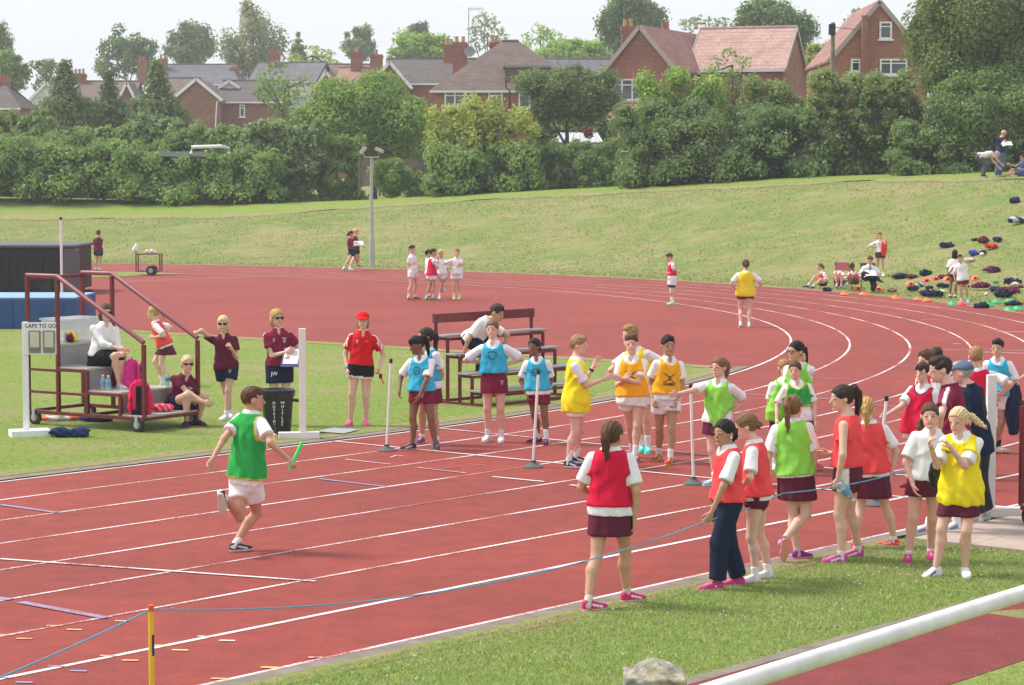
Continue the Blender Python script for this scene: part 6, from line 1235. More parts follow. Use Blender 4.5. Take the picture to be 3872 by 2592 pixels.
def make_stair_stand(label):
    """wheeled judges' stair: local x runs up the stair, y across it"""
    root = empty('judges_stand', (0, 0, 0), label, 'stand'); L, D_ = 2.15, 1.10; xs = [0, .43, 1.04, 1.58, L]; zs = [.22, .52, .82, 1.14]; b = .05; X = np.array([1., 0, 0]); Yv = np.array([0, 1., 0])
    def bar(name, p, q, w=b, mat=M_MAR): MB().bar(p, q, w).build(name, mat, root, bevel=.004)
    for y in (0, D_):
        bar('base_rail', (0, y, .19), (L, y, .19)); bar('stringer', (xs[1], y, .495), (xs[2] + .0, y, .495), .045); bar('stringer', (xs[2], y, .795), (xs[3], y, .795), .045); bar('stringer', (xs[3], y, 1.115), (L, y, 1.115), .045)
        bar('side_rail', (xs[2] + .03, y, .47), (L - .03, y, .47), .035); bar('side_rail', (xs[3] + .03, y, .78), (L - .03, y, .78), .035)
        bar('post', (L, y, .215), (L, y, 2.06)); bar('post', (xs[3], y, .215), (xs[3], y, 2.05)); bar('post', (xs[2], y, .215), (xs[2], y, .80)); bar('post', (0, y, .215), (0, y, 1.20)); bar('post', (xs[1], y, .215), (xs[1], y, .47))
        MB().tube([(L + .01, y, 2.09), (xs[3], y, 2.09), (0, y, 1.23)], .034, 10).build('handrail', M_MARL, root, smooth=True)
    for x, z in ((0, .19), (L, .19), (xs[2], .19), (L, 2.05), (L, 1.115)): bar('cross_bar', (x, .027, z), (x, D_ - .027, z), .045)
    for i in range(4):
        MB().box(((xs[i] + xs[i + 1]) / 2, D_ / 2, zs[i]), (xs[i + 1] - xs[i] + .03, D_ + .02, .03)).build('tread', M_TREAD, root, bevel=.004)
        if i: MB().box((xs[i] + .005, D_ / 2, (zs[i] + zs[i - 1]) / 2), (.012, D_ - .06, zs[i] - zs[i - 1] - .04)).build('riser', M_ALU, root)
    for x in (.12, L - .12):
        for y in (.0, D_):
            w = wheel(root, (x, y, .11), (0, 1, 0)); MB().box((x, y - .035, .15), (.05, .012, .16)).build('caster_fork', M_STEEL, root)
    return root
C1, C2 = G(547, 1640), G(112, 1606); exd = unit(C2 - C1)
st = make_stair_stand('maroon wheeled judges stair with handrails on the infield grass'); st.location = C1; st.rotation_euler = (0, 0, math.atan2(exd[1], exd[0]))
eyd = np.array([-exd[1], exd[0], 0])
if eyd @ np.array([0, 1, 0]) < 0:                      # keep the far side away from the camera
    st.scale = (1, -1, 1); eyd = -eyd
def ST(x, y, z): return C1 + exd * x + eyd * y + np.array([0, 0, z])
s2 = copy_tree(st); s2['label'] = 'maroon wheeled stand cut off by the right edge beside the white post'; s2.location = G(3862, 1992); s2.rotation_euler = (0, 0, math.radians(28)); s2.scale = (1, -1, 1)
# tiered bench stand in the middle
B0, B1, B2 = G(1649, 1525), G(1835, 1542), G(2125, 1504); e1 = unit(B1 - B0); e2 = np.array([-e1[1], e1[0], 0]); e2 = e2 if e2[1] > 0 else -e2; LB = 2.15
def TBn(a, b, z): return B0 + e1 * a + e2 * b + np.array([0, 0, z])
e = empty('tiered_stand', tuple(B0), 'maroon tiered standing frame with four grey bench boards', 'stand'); px_ = [0, .25, .51, .77, 1.03]; hz = [1.32, 1.04, .77, .49, .24]
for b in (0, LB):
    for k in range(5):
        zt = hz[k] - (.03 if k else 0); zb = .05
        MB().bar(TBn(px_[k], b, zb), TBn(px_[k], b, zt), .055).build('post', M_MAR, e, w=True, bevel=.004)
    MB().bar(TBn(-.02, b, .025), TBn(px_[4] + .02, b, .025), .05).build('foot_rail', M_MAR, e, w=True)
    for k in range(1, 5): MB().bar(TBn(px_[k - 1] + .03, b, hz[k] - .045), TBn(px_[k] - .03, b, hz[k] - .045), .04).build('bracket', M_MAR, e, w=True)
for k in range(1, 5):
    MB().box(TBn((px_[k - 1] + px_[k]) / 2 + .02, LB / 2, hz[k]), (LB + .2, .25, .03), rz=math.atan2(e2[1], e2[0])).build('bench_board', M_SEAT, e, w=True, bevel=.004)
    MB().bar(TBn(px_[k], -.1 * 0 + .03, hz[k] - .05), TBn(px_[k], LB - .03, hz[k] - .05), .04).build('front_bar', M_MAR, e, w=True)
MB().bar(TBn(0, -.05, hz[0] - .02), TBn(0, LB + .05, hz[0] - .02), .05, .14).build('back_board', M_MAR, e, w=True); MB().bar(TBn(0, .03, .025), TBn(0, LB - .03, .025), .05).build('foot_rail', M_MAR, e, w=True); MB().bar(TBn(px_[4], .03, .025), TBn(px_[4], LB - .03, .025), .05).build('foot_rail', M_MAR, e, w=True)
# the man climbing down it and the woman sitting on the stair
def standers():
    p = Person('man in a white polo shirt bending over on the tiered stand', None, 1152, 62, (1880, 1186, .12), basept=TBn(.62, .55, .505), ht=1.74, pel=(1786, 1286, 0), neck=(1846, 1212, .08), feet=((1812, 1396, 0, 70, 0), (1835, 1392, -.25, 70, 0)), hands=((1752, 1342, .18), (1905, 1330, -.1)), elb=((1762, 1290, .3), (1920, 1270, -.1)), knee=((1822, 1338, .15), (1850, 1335, -.15)), hyaw=52, hpitch=12, skin='tan', bw=1.05)
    p.shirt(WHITE, -.1, .75); p.shorts((.014, .018, .04), 1.95, .02, 'tracksuit_trousers'); p.shoes((.03, .03, .04)); p.hair('dark', 'short', vol=1.6)
    b = ST(1.30, .42, .835)
    p = Person('woman in a white blouse and black skirt seated on the stair', None, 1147, 28, (399, 1184), basept=b, ht=1.66, pel=(382, 1352, 0), neck=(398, 1226, 0), feet=((452, 1452, .25, 40, 0), (466, 1448, .2, 40, 0)), hands=((452, 1320, .25), (478, 1342, .25)), elb=((372, 1310, .2), (440, 1300, 0)), knee=((452, 1332, .35), (474, 1340, .3)), hyaw=30, skin='fair')
    p.shirt((.80, .79, .80), .02, 1.55, name='blouse'); p.skirt(BLACKC, .10); p.shorts(BLACKC, .72, .016, 'skirt_front'); p.shoes((.5, .48, .46), (.4, .38, .36), None); p.sunglasses(); p.hair('brown', 'bob', vol=1.2)
    p = Person('small girl in a coral bib running away behind the stair', (630, 1462), 1152, -92, (578, 1184), feet=((612, 1436, .0, -80, 60), (636, 1450, .1, -90, 25)), hands=((620, 1260, -.1), (580, 1276, .15)), elb=((640, 1250, -.2), (618, 1270, .2)), knee=((570, 1375, .0), (606, 1385, .1)), pel=(622, 1322, 0), neck=(588, 1218, 0), skin='fair'); p.shirt(WHITE, 1318); p.bib(CORAL, 1310); p.skirt(MAROON, 1342); p.shoes((.66, .66, .68)); p.hair('blonde', 'back', [(0, -.42, .15), (0, -.58, .18), (.0, -.75, .05), (.02, -.85, -.2), (.02, -.9, -.5)])
standers()
# things on the stair
def lump(name, label, cat, c, d, cols, seed=0, res=.02, n=7, parent=None, group=None, mat=None, amp=.12, rz=0):
    """a crumpled cloth or soft bag resting at c, size d"""
    rg = np.random.default_rng(seed); c = np.array(c, float); d = np.array(d, float); ca, sa = math.cos(rz), math.sin(rz); R = np.array([[ca, sa, 0], [-sa, ca, 0], [0, 0, 1]], f32)
    L = [(np.array([rg.uniform(-.33, .33), rg.uniform(-.3, .3), rg.uniform(.22, .5)]), np.array([rg.uniform(.16, .32), rg.uniform(.18, .32), rg.uniform(.25, .45)])) for _ in range(n)]
    def fn(P):
        q = ((P - c.astype(f32)) @ R.T) / d.astype(f32); f = np.full(len(P), 9, f32)
        for a, r in L: f = smin(f, ell(q, a, r), .10)
        f = f + amp * .25 * wob(q, 13, seed) + amp * .18 * wob(q, 27, seed * 2.3); return np.maximum(f, -q[:, 2] - .02) * min(d)
    V, Fq = mesh_field(fn, c - d * .75, c + d * np.array([.75, .75, 1.1]), res); k = np.sin((V - c) @ np.array([9, 7, 5]) / max(d) + seed); cc = np.array(cols)[(np.clip((k * .5 + .5) * len(cols), 0, len(cols) - 1)).astype(int)]
    o = mesh_np(name, V, Fq, mat or M_CLOTH, parent, True, cc)
    if label: tag(o, label, cat, group)
    return o
PINK = (.62, .03, .24)
def rucksack(label, c, d, col, col2, rz):
    root = empty('rucksack', tuple(c), label, 'rucksack'); c = np.array(c); d = np.array(d); ca, sa = math.cos(rz), math.sin(rz); ax = np.array([[ca, sa, 0], [-sa, ca, 0], [0, 0, 1.]])
    def fn(P):
        q = ((P - c.astype(f32)) @ ax.T.astype(f32)) / d.astype(f32); z = q[:, 2]; w = np.interp(z, [0, .15, .6, .9, 1.02], [.44, .5, .47, .36, .18]).astype(f32); t = np.interp(z, [0, .3, .8, 1], [.5, .5, .4, .2]).astype(f32)
        return np.maximum(((np.abs(q[:, 0] / w) ** 3 + np.abs(q[:, 1] / t) ** 3) ** (1 / 3) - 1) * .3, np.maximum(-z, z - 1)) * min(d) + .006 * wob(P, 30)
    V, Fq = mesh_field(fn, c - .6 * d - np.array([.1, .1, 0]), c + np.array([.1, .1, 0]) + d * np.array([.6, .6, 1.1]), .014); q = ((V - c) @ ax.T) / d; cc = np.repeat(np.array([col]), len(V), 0); cc[(q[:, 1] < -.2) & (np.abs(q[:, 0]) < .33) & (q[:, 2] < .85)] = col2
    mesh_np('bag_body', V, Fq, M_CLOTH, root, True, cc, w=True)
    mt = paint('strap_' + label[:8].replace(' ', '_'), col, .8)
    for sg in (-.22, .22):
        pts = [c + ax[0] * sg * d[0] - ax[1] * d[1] * (.50 + .12 * math.sin(t * 3.14)) + ax[2] * d[2] * (.92 - .75 * t) for t in np.linspace(0, 1, 7)]; m = MB()
        for i in range(6): m.bar(pts[i], pts[i + 1] + (pts[i + 1] - pts[i]) * .06, .05, .014, up=tuple(-ax[1]))
        m.build('strap', mt, root, w=True)
    MB().tube([c + ax[2] * d[2] * .96 + ax[0] * .04, c + ax[2] * d[2] * 1.06, c + ax[2] * d[2] * .96 - ax[0] * .04], .012, 6).build('grab_loop', mt, root, w=True)
def bottle(label, c, h=.2, tilt=None, group='water bottles', cap=(.75, .75, .78)):
    root = empty('water_bottle', tuple(c), label, 'bottle', group); r = h * .17
    m, n_, l_, b_ = (None,) * 4
    if 'bottle_plastic' not in MATS:
        m, n_, l_, b_ = _new('bottle_plastic'); b_.inputs['Base Color'].default_value = (.75, .82, .86, 1); b_.inputs['Roughness'].default_value = .12; b_.inputs['Transmission Weight'].default_value = .75; b_.inputs['IOR'].default_value = 1.2; MATS['bottle_plastic'] = m
    pr = [(r * .8, 0), (r, .02 * h), (r, .25 * h), (r * .94, .3 * h), (r, .35 * h), (r, .68 * h), (r * .45, .86 * h), (r * .4, .9 * h)]
    T_ = np.eye(3) if tilt is None else tilt
    def tf(mm): mm.v = [tuple(T_ @ np.array(v) + np.array(c)) for v in mm.v]; return mm
    tf(MB().lathe(pr, (0, 0, 0), 14)).build('bottle_body', MATS['bottle_plastic'], root, smooth=True, w=True); tf(MB().lathe([(r * 1.02, .36 * h), (r * 1.02, .6 * h)], (0, 0, 0), 14)).build('bottle_label', paint('bottle_label', (.12, .32, .5), .5), root, smooth=True, w=True)
    tf(MB().lathe([(r * .46, .9 * h), (r * .46, 1.0 * h)], (0, 0, 0), 12)).build('bottle_cap', paint('cap_%d' % int(sum(cap) * 99), cap, .5), root, w=True)
RZ = math.atan2(eyd[1], eyd[0])
rucksack('bright pink rucksack standing on the second step of the stair', ST(.72, .55, .537), (.30, .22, .40), PINK, PINK, RZ + .3)
rucksack('hot pink and black rucksack leaning on the lowest step', ST(.22, .16, .237), (.34, .22, .46), (.72, .02, .10), (.02, .02, .024), .1)
bottle('left one of two water bottles by the seated woman', ST(.86, .12, .537), .21); bottle('right one of two water bottles by the seated woman', ST(.74, .10, .537), .21); bottle('single water bottle on the far end of the second step', ST(.47, 1.0, .537), .22)
lump('cloth', 'pink and white cloth bundle on the lowest step', 'cloth', ST(.22, .62, .237), (.28, .26, .14), [(.75, .03, .10), (.7, .45, .45), (.75, .05, .12)], 3)
lump('jacket', 'maroon jacket hanging over the back of the stair step', 'jacket', ST(1.1, .62, .56), (.22, .3, .34), [MAROON], 5)
e = empty('storage_tub', tuple(ST(1.9, .6, 1.155)), 'clear plastic tub of kit on the top of the stair', 'tub')
tm, n_, l_, b_ = _new('clear_tub'); b_.inputs['Base Color'].default_value = (.75, .77, .80, 1); b_.inputs['Roughness'].default_value = .3; b_.inputs['Alpha'].default_value = .35; MATS['clear_tub'] = tm
m = MB(); cz = ST(1.88, .58, 1.157); m.box(cz + np.array([0, 0, .012]), (.42, .72, .02), rz=RZ - math.pi / 2)
for sx, sy, dx, dy in ((.21, 0, .012, .74), (-.21, 0, .012, .74), (0, .37, .42, .012), (0, -.37, .42, .012)): m.box(cz + exd * sx + eyd * sy + np.array([0, 0, .16]), (dx, dy, .28), rz=RZ - math.pi / 2)
m.build('tub_walls', tm, e, w=True); MB().box(cz + np.array([0, 0, .315]), (.46, .80, .025), rz=RZ - math.pi / 2).build('lid', tm, e, w=True)
lump('kit', 'yellow and orange kit heaped on the top step', 'kit', ST(1.68, .35, 1.157), (.16, .5, .18), [(.85, .75, .02), (.8, .35, .03), MAROON], 9)
# LAPS TO GO sign
c = G(100, 1652); e = empty('lap_sign', tuple(c), 'white lap counter sign reading laps to go', 'sign'); sw = c[1] / F
MB().box((c[0] + .05, c[1] - .02, .05), (.52, .34, .095), rz=.35).build('base_plate', M_WHITE, e, w=True, bevel=.005); xp = A(97, 1400, c[1])[0]; zt = A(97, 1218, c[1])[2]
MB().box((xp, c[1], (zt + .1) / 2), (.075, .06, zt - .1)).build('post', M_WHITE, e, w=True, bevel=.004)
x0, x1 = A(92, 1300, c[1])[0], A(215, 1300, c[1])[0]; z1, z0 = A(97, 1219, c[1])[2], A(97, 1340, c[1])[2]; yb = c[1] - .045
MB().box(((x0 + x1) / 2, yb, (z0 + z1) / 2), (x1 - x0, .02, z1 - z0)).build('board', M_WHITE, e, w=True); MF = paint('sign_grey', (.20, .20, .20), .6); MCc = paint('sign_cream', (.62, .58, .46), .7)
for k in (0, 1):
    xa = x0 + .07 + k * .185 * (x1 - x0) / .42; wv = (x1 - x0 - .09) / 2 - .012; cx = xa + wv / 2
    fr = MB().box((cx, yb - .016, (z0 + z1) / 2 - .045), (wv, .012, z1 - z0 - .13)).build('number_frame', MF, e, w=True); MB().box((cx, yb - .0245, (z0 + z1) / 2 - .015), (wv - .04, .005, z1 - z0 - .22)).build('number_card', MCc, fr, w=True)
V2, F2 = text2d('LAPS TO GO', .073, bold=.001); mt = bpy.data.meshes.new('lettering'); mt.from_pydata([((x0 + x1) / 2 + x + .02 - c[0], yb - .013 - c[1], z1 - .05 + y - c[2]) for x, y in V2], [], F2); mt.materials.append(P_BLACK); link(bpy.data.objects.new('lettering', mt), e)
MB().tube([((x0 + x1) / 2 + .14, yb, z0), ((x0 + x1) / 2 + .15, yb, z0 - .04), ((x0 + x1) / 2 + .12, yb, z0 - .06)], .006, 6).build('hook', M_STEEL, e, w=True)
# finish posts
def finish_post(label, px, py, top, base_len=.52, rz=0, side=0):
    c = G(px, py); e = empty('finish_post', tuple(c), label, 'post', 'white finish line posts'); zt = A(px, top, c[1])[2]
    MB().box((c[0] + side * math.cos(rz), c[1] + side * math.sin(rz), .05), (base_len, .13, .095), rz=rz).build('base_plank', M_OFFW, e, w=True, bevel=.006); MB().box((c[0], c[1], (zt + .1) / 2), (.092, .07, zt - .1), rz=0.1).build('upright', M_OFFW, e, w=True, bevel=.004)
finish_post('white finish post beside the black bin', 1145, 1662, 1243, .54, .12, -.05); finish_post('white finish post standing on the paving at the right', 3742, 1955, 1418, .42, -.05, .14)
# slim white poles on rubber bases
def pole(label, bx, by, tx, ty):
    c = G(bx, by); e = empty('marker_pole', tuple(c), label, 'pole', 'white poles on rubber bases'); t = A(tx, ty, c[1])
    MB().lathe([(.125, 0), (.125, .012), (.10, .022), (.045, .05), (.035, .06), (.035, .085), (.02, .085)], tuple(c), 24).build('rubber_base', paint('base_rubber', (.09, .095, .10), .7), e, smooth=True, w=True)
    MB().tube([c + np.array([0, 0, .06]), t - np.array([0, 0, .05])], .0165, 10).build('shaft', M_WHITE, e, smooth=True, w=True); MB().tube([t - np.array([0, 0, .055]), t - np.array([0, 0, .01]), t], [.021, .024, .018], 10).build('cap', M_BLACK, e, smooth=True, w=True)
pole('white pole on a rubber base left of the blue bibs', 1462, 1706, 1478, 1357); pole('white pole in front of the small blue bib girl', 2016, 1768, 2035, 1399); pole('white pole between the orange bibs and the lime bib girl', 2622, 1832, 2612, 1452); pole('white pole held by the crimson bib boy', 3308, 1912, 3352, 1497)
# bin, bell, drain cover
c = G(1050, 1642); e = empty('dustbin', tuple(c), 'black plastic dustbin with white lettering and bin liner', 'bin'); 
MB().lathe([(.17, 0), (.175, .02), (.215, .52), (.225, .54), (.235, .55), (.235, .58), (.215, .585), (.205, .56), (.16, .10)], tuple(c), 28).build('bin_body', M_BLACK, e, smooth=True, w=True)
MB().lathe([(.222, .50), (.236, .53), (.24, .57), (.242, .60), (.225, .61), (.20, .575), (.18, .45)], tuple(c), 26).build('bin_liner', paint('liner', (.02, .022, .025), .25, .3), e, smooth=True, w=True)
for sg in (-1, 1): MB().tube([c + np.array([sg * .21, -.03, .46]), c + np.array([sg * .28, -.03, .45]), c + np.array([sg * .28, .05, .45]), c + np.array([sg * .21, .05, .46])], .018, 8).build('handle', M_BLACK, e, smooth=True, w=True)
def on_bin(txt, ang, size, mat):
    V, Fc = [], []
    for i, ch in enumerate(txt):                           # letters stacked one under the other
        V2, F2 = text2d(ch, size, bold=.0015); b0 = len(V); zc = .44 - i * .05
        for x, y in V2:
            z = zc + y; a = ang + x / .20; r = np.interp(z, [0, .55], [.176, .226]) + .004; V.append((r * math.sin(a), -r * math.cos(a), z))
        Fc += [tuple(b0 + k for k in q) for q in F2]
    m = bpy.data.meshes.new('lettering'); m.from_pydata(V, [], Fc); m.materials.append(mat); link(bpy.data.objects.new('lettering', m), e)
on_bin('OUTSIDE', -.12, .05, P_WHITE); on_bin('WHITLEY', .42, .05, P_WHITE); on_bin('GREEN', -.95, .05, paint('print_green', (.03, .35, .12), .6))
c = G(1040, 1668); e = empty('hand_bell', tuple(c), 'brass hand bell with dark handle by the finish post', 'bell'); MB().lathe([(.055, 0), (.058, .008), (.04, .04), (.034, .075), (.02, .095), (.008, .10)], tuple(c), 20).build('bell', paint('brass', (.50, .38, .16), .35, .15, metal=.6), e, smooth=True, w=True); MB().lathe([(.01, .098), (.016, .12), (.012, .16), (.017, .20), (.008, .225)], tuple(c), 12).build('handle', paint('bell_handle', (.08, .035, .02), .5), e, smooth=True, w=True)
cn = [G(*p) for p in ((1196, 1640), (1262, 1624), (1362, 1632), (1300, 1648))]; dm = MB(); dm.poly([(p[0], p[1], .03) for p in cn]); tag(dm.build('drain_cover', paint('drain_metal', (.33, .33, .36), .6, .2, 25, .004)), 'grey metal drain cover in the grass beside the track', 'drain cover')
lump('jacket', 'dark blue jacket dropped on the grass by the lap sign', 'jacket', G(275, 1655), (.56, .30, .17), [(.018, .03, .09), (.025, .04, .11)], 11, .015)
lump('flag', 'rolled red and white flag under the stair', 'flag', G(240, 1592), (.75, .22, .09), [(.75, .68, .66), (.75, .68, .66), (.7, .15, .08)], 12, .018)
lump('coat', 'blue coat lying under the back of the stair', 'coat', ST(1.6, .75, 0), (.5, .3, .12), [(.02, .04, .15)], 13)
# things in hands
def stick(name, label, cat, a, b, r, mat, **k): return tag(MB().tube([a, b], r, 10).build(name, mat, None, smooth=True), label, cat)
p = PEOPLE['runner']; w = p.wr[0]; y = unit(w - p.el[0]); g_ = w + y * .05; stick('relay_baton', 'bright green relay baton in the running boy\'s hand', 'baton', g_ - np.array([.03, 0, .06]), g_ + np.array([.085, .02, .19]), .018, paint('baton', (.06, .80, .16), .4))
p = PEOPLE['redcap']; g_ = p.wr[1] + unit(p.wr[1] - p.el[1]) * .05; e = empty('starting_gun', tuple(g_), 'orange starting device held by the red cap woman', 'starting gun'); MB().bar(g_ + np.array([-.02, -.03, .03]), g_ + np.array([.07, -.06, -.18]), .03, .02).build('clapper', paint('orange_plastic', (.80, .16, .02), .5), e, w=True, bevel=.004); MB().box(g_ + np.array([.025, -.06, -.07]), (.045, .03, .06)).build('grip', M_BLACK, e, w=True)
p = PEOPLE['clipboard']; g_ = (p.wr[0] + p.wr[1]) / 2 + p.tf * .07 + np.array([.02, 0, -.03]); n_ = unit(np.array([-.1, -.75, .65])); x_ = unit(np.cross([0, 0, 1], n_)) * -1; y_ = np.cross(n_, x_); AX = np.array([x_, y_, n_]); e = empty('clipboard', tuple(g_), 'blue clipboard with white paper held by the standing woman', 'clipboard'); MB().box(g_, (.26, .33, .008), ax=AX).build('board', paint('clip_blue', (.02, .035, .16), .5), e, w=True); MB().box(g_ + n_ * .007 - y_ * .01, (.21, .26, .003), ax=AX).build('paper', paint('paper', (.72, .70, .70), .8), e, w=True)
p = PEOPLE['vest']; g_ = p.wr[1] + unit(p.wr[1] - p.el[1]) * .06; ti = Matrix.Rotation(math.radians(140), 3, Vector((-.2, 1, 0))); bottle('clear water bottle held by the tall girl in the red vest', g_ + np.array([.015, -.03, .04]), .22, np.array(ti), group=None)
p = PEOPLE['yellow']; lump('plastic_bag', 'shiny black plastic bag hanging between the white and yellow girls', 'bag', A(3540, 1860, p.Y + .18), (.17, .14, .36), [(.012, .013, .014)], 21, .014, mat=paint('black_bag', (.012, .013, .014), .22, .3))
p = PEOPLE['jacketboy']; jc = p.el[1]; e = lump('jacket', 'navy jacket draped over the blue bib boy\'s arm', 'jacket', A(3830, 1640, p.Y - .1), (.20, .18, .78), [NAVYC], 22, .018, n=10)
p = PEOPLE['clothgirl']; lump('cloth', 'red cloth hanging from the hand of the girl on the slope', 'cloth', A(3342, 968, p.Y - .2), (.20, .10, .68), [(.80, .05, .05)], 23, .03, n=9)
for k, lab, off in (('paperwoman', 'white papers carried by the walking dark haired woman', (.12, -.05, .03)), ('bald', 'white newspaper sheet held by the bald man', (.12, -.12, -.03)), ('tieman', 'white paper on the lap of the man in the tie', (0, -.12, .02))):
    p = PEOPLE[k]; g_ = (p.wr[0] + p.wr[1]) / 2 + np.array(off); mm = MB(); n_ = unit(np.array([.1, -.6, .8])); x_ = unit(np.cross(n_, [0, 0, 1])); y_ = np.cross(n_, x_)
    mm.box(g_, (.36, .26, .006), ax=np.array([x_, y_, n_])); mm.box(g_ + x_ * .12 - n_ * .03, (.2, .24, .006), ax=np.array([unit(x_ - .4 * n_), y_, unit(n_ + .4 * x_)])); tag(mm.build('paper', MATS['paper']), lab, 'paper')
# ---------------- jump mats, cover, uprights, trolley on the left
c = G(288, 1246); e = empty('landing_mat', tuple(c), 'big blue high jump landing mat at the left edge', 'mat'); hM = .70; MBL = paint('mat_blue', (.025, .075, .22), .6, .15, 2, .01); MBT = paint('mat_top', (.22, .36, .52), .7, .08, 1.5)
mx_, my_ = 5.0, 2.6; MB().box((c[0] - mx_ / 2, c[1] + my_ / 2, hM / 2), (mx_, my_, hM), rz=0).build('mat_body', MBL, e, w=True, bevel=.03); MB().box((c[0] - mx_ / 2, c[1] + my_ / 2, hM + .012), (mx_ - .04, my_ - .04, .02)).build('top_sheet', MBT, e, w=True)
for k in range(4): MB().box((c[0] - .3 - k * 1.15, c[1] - .012, hM * .45), (.03, .02, hM * .82)).build('seam', MBL, e, w=True)
c = G(300, 1112); e = empty('mat_cover', tuple(c), 'black ribbed rolling cover for the jump mats at the left', 'cover'); m = MB(); pr = []
hC = A(300, 935, c[1])[2]; LC = 7.0; prof = [(0, .06), (0, hC - .22), (-.06, hC - .08), (-.20, hC)]
dk = paint('cover_black', (.018, .018, .02), .6, .2, 3); gy = paint('cover_grey', (.10, .10, .105), .6, .1, 2)
MB().box((c[0] - LC / 2, c[1] + 1.5, hC / 2 + .03), (LC - .3, 2.9, hC - .14)).build('cover_body', dk, e, w=True)
for k in range(26): MB().box((c[0] - .62 - k * .25, c[1] + .02, (hC - .3) / 2), (.05, .06, hC - .42)).build('rib', dk, e, w=True)
rz_ = .03; MB().box((c[0] - LC / 2 - .1, c[1] + 1.5, hC + .02), (LC, 3.2, .10)).build('lid', gy, e, w=True, bevel=.04); MB().box((c[0] - .22, c[1] - .03, hC / 2), (.5, .12, hC - .08)).build('corner_panel', gy, e, w=True, bevel=.05)
wheel_r = MB().lathe([(.02, -.04), (.16, -.04), (.17, 0), (.16, .04), (.02, .04)], (0, 0, 0), 16); wheel_r.v = [(c[0] - .95 + a, c[1] - .12 + z, .18 + b) for a, b, z in wheel_r.v]; wheel_r.build('wheel', M_TYRE, e, smooth=True, w=True)
c = G(234, 1118); e = empty('jump_upright', tuple(c), 'tall white jump upright with black tip by the mats', 'upright'); zt = A(234, 822, c[1])[2]; MB().tube([c, (c[0], c[1], zt - .08)], .038, 10).build('shaft', M_WHITE, e, smooth=True, w=True); MB().tube([(c[0], c[1], zt - .08), (c[0], c[1], zt)], .042, 10).build('cap', M_BLACK, e, smooth=True, w=True)
lump('bag', 'small dark bag on the red track behind the stair', 'bag', G(330, 1111), (.45, .3, .16), [NAVYC, (.02, .02, .03)], 31, .025)
c = G(331, 1028); e = MB().tube([c, (c[0], c[1], A(331, 953, c[1])[2])], .025, 8); tag(e.build('yellow_post', paint('yellow_post', (.80, .48, .03), .5)), 'thin yellow post beside the distant maroon shirted man', 'post')
c = G(560, 1042); e = empty('equipment_trolley', tuple(c), 'small maroon wheeled equipment trolley on the far bend', 'trolley'); s_ = c[1] / F; w_ = 90 * s_; zt = A(560, 962, c[1])[2]; zb = A(560, 1026, c[1])[2]
for dx in (-w_ / 2, w_ / 2):
    for dy in (0, .5): MB().bar((c[0] + dx, c[1] + dy, zb), (c[0] + dx, c[1] + dy, zt if dx > 0 or dy else A(560, 935, c[1])[2]), .04).build('post', M_MAR, e, w=True)
for z in (zb, zt): MB().box((c[0], c[1] + .25, z), (w_, .52, .035)).build('shelf', M_MAR, e, w=True)
for y in (-.03, .53): wheel(e, (c[0] + .1, c[1] + y, .17), (0, 1, 0), .17, .06).location = -Vector(e.location)
for x, r in ((.05, .07), (.22, .08), (.35, .05)): V_, F_ = CUBE_V * r + np.array([c[0] + x - .1, c[1] + .1, zt + .02 + r]), CUBE_F; mesh_np('shot', V_, F_, M_WHITE, e, True, w=True)
lump('cloth', 'white bag hanging on the end of the far trolley', 'bag', A(512, 955, c[1]), (.22, .2, .4), [WHITE], 33, .04)
# ---------------- lamp post
q = GT(1406, 1006); e = empty('lamp_post', tuple(q), 'tall grey floodlight post at the foot of the bank', 'lamp post'); zt = A(1405, 597, q[1])[2]; zm = A(1405, 900, q[1])[2]
MB().tube([q, (q[0], q[1], q[2] + .5), (q[0], q[1], zm - .1), (q[0], q[1], zm), (q[0], q[1], zm + .12)], [.115, .11, .11, .10, .075], 12).build('lower_shaft', M_STEEL, e, smooth=True, w=True); MB().tube([(q[0], q[1], zm + .1), (q[0], q[1], zt)], [.075, .055], 12).build('upper_shaft', M_STEEL, e, smooth=True, w=True); MB().bar((q[0] - .3, q[1], zt + .02), (q[0] + .3, q[1], zt + .02), .06).build('cross_arm', M_STEEL, e, w=True)
for sg, rx in ((-1, -50), (1, 25)):
    m = MB(); R3 = np.array(Matrix.Rotation(math.radians(rx), 3, 'Y')); m.box((0, 0, 0), (.34, .30, .12)); m.box((0, -.02, .07), (.28, .24, .03)); m.v = [tuple(R3 @ np.array(v) + np.array([q[0] + sg * .32, q[1], zt + .28])) for v in m.v]; m.build('floodlight', paint('lamp_housing', (.5, .48, .44), .5), e, w=True, bevel=.02); MB().bar((q[0] + sg * .28, q[1], zt + .04), (q[0] + sg * .32, q[1], zt + .24), .03).build('bracket', M_STEEL, e, w=True)
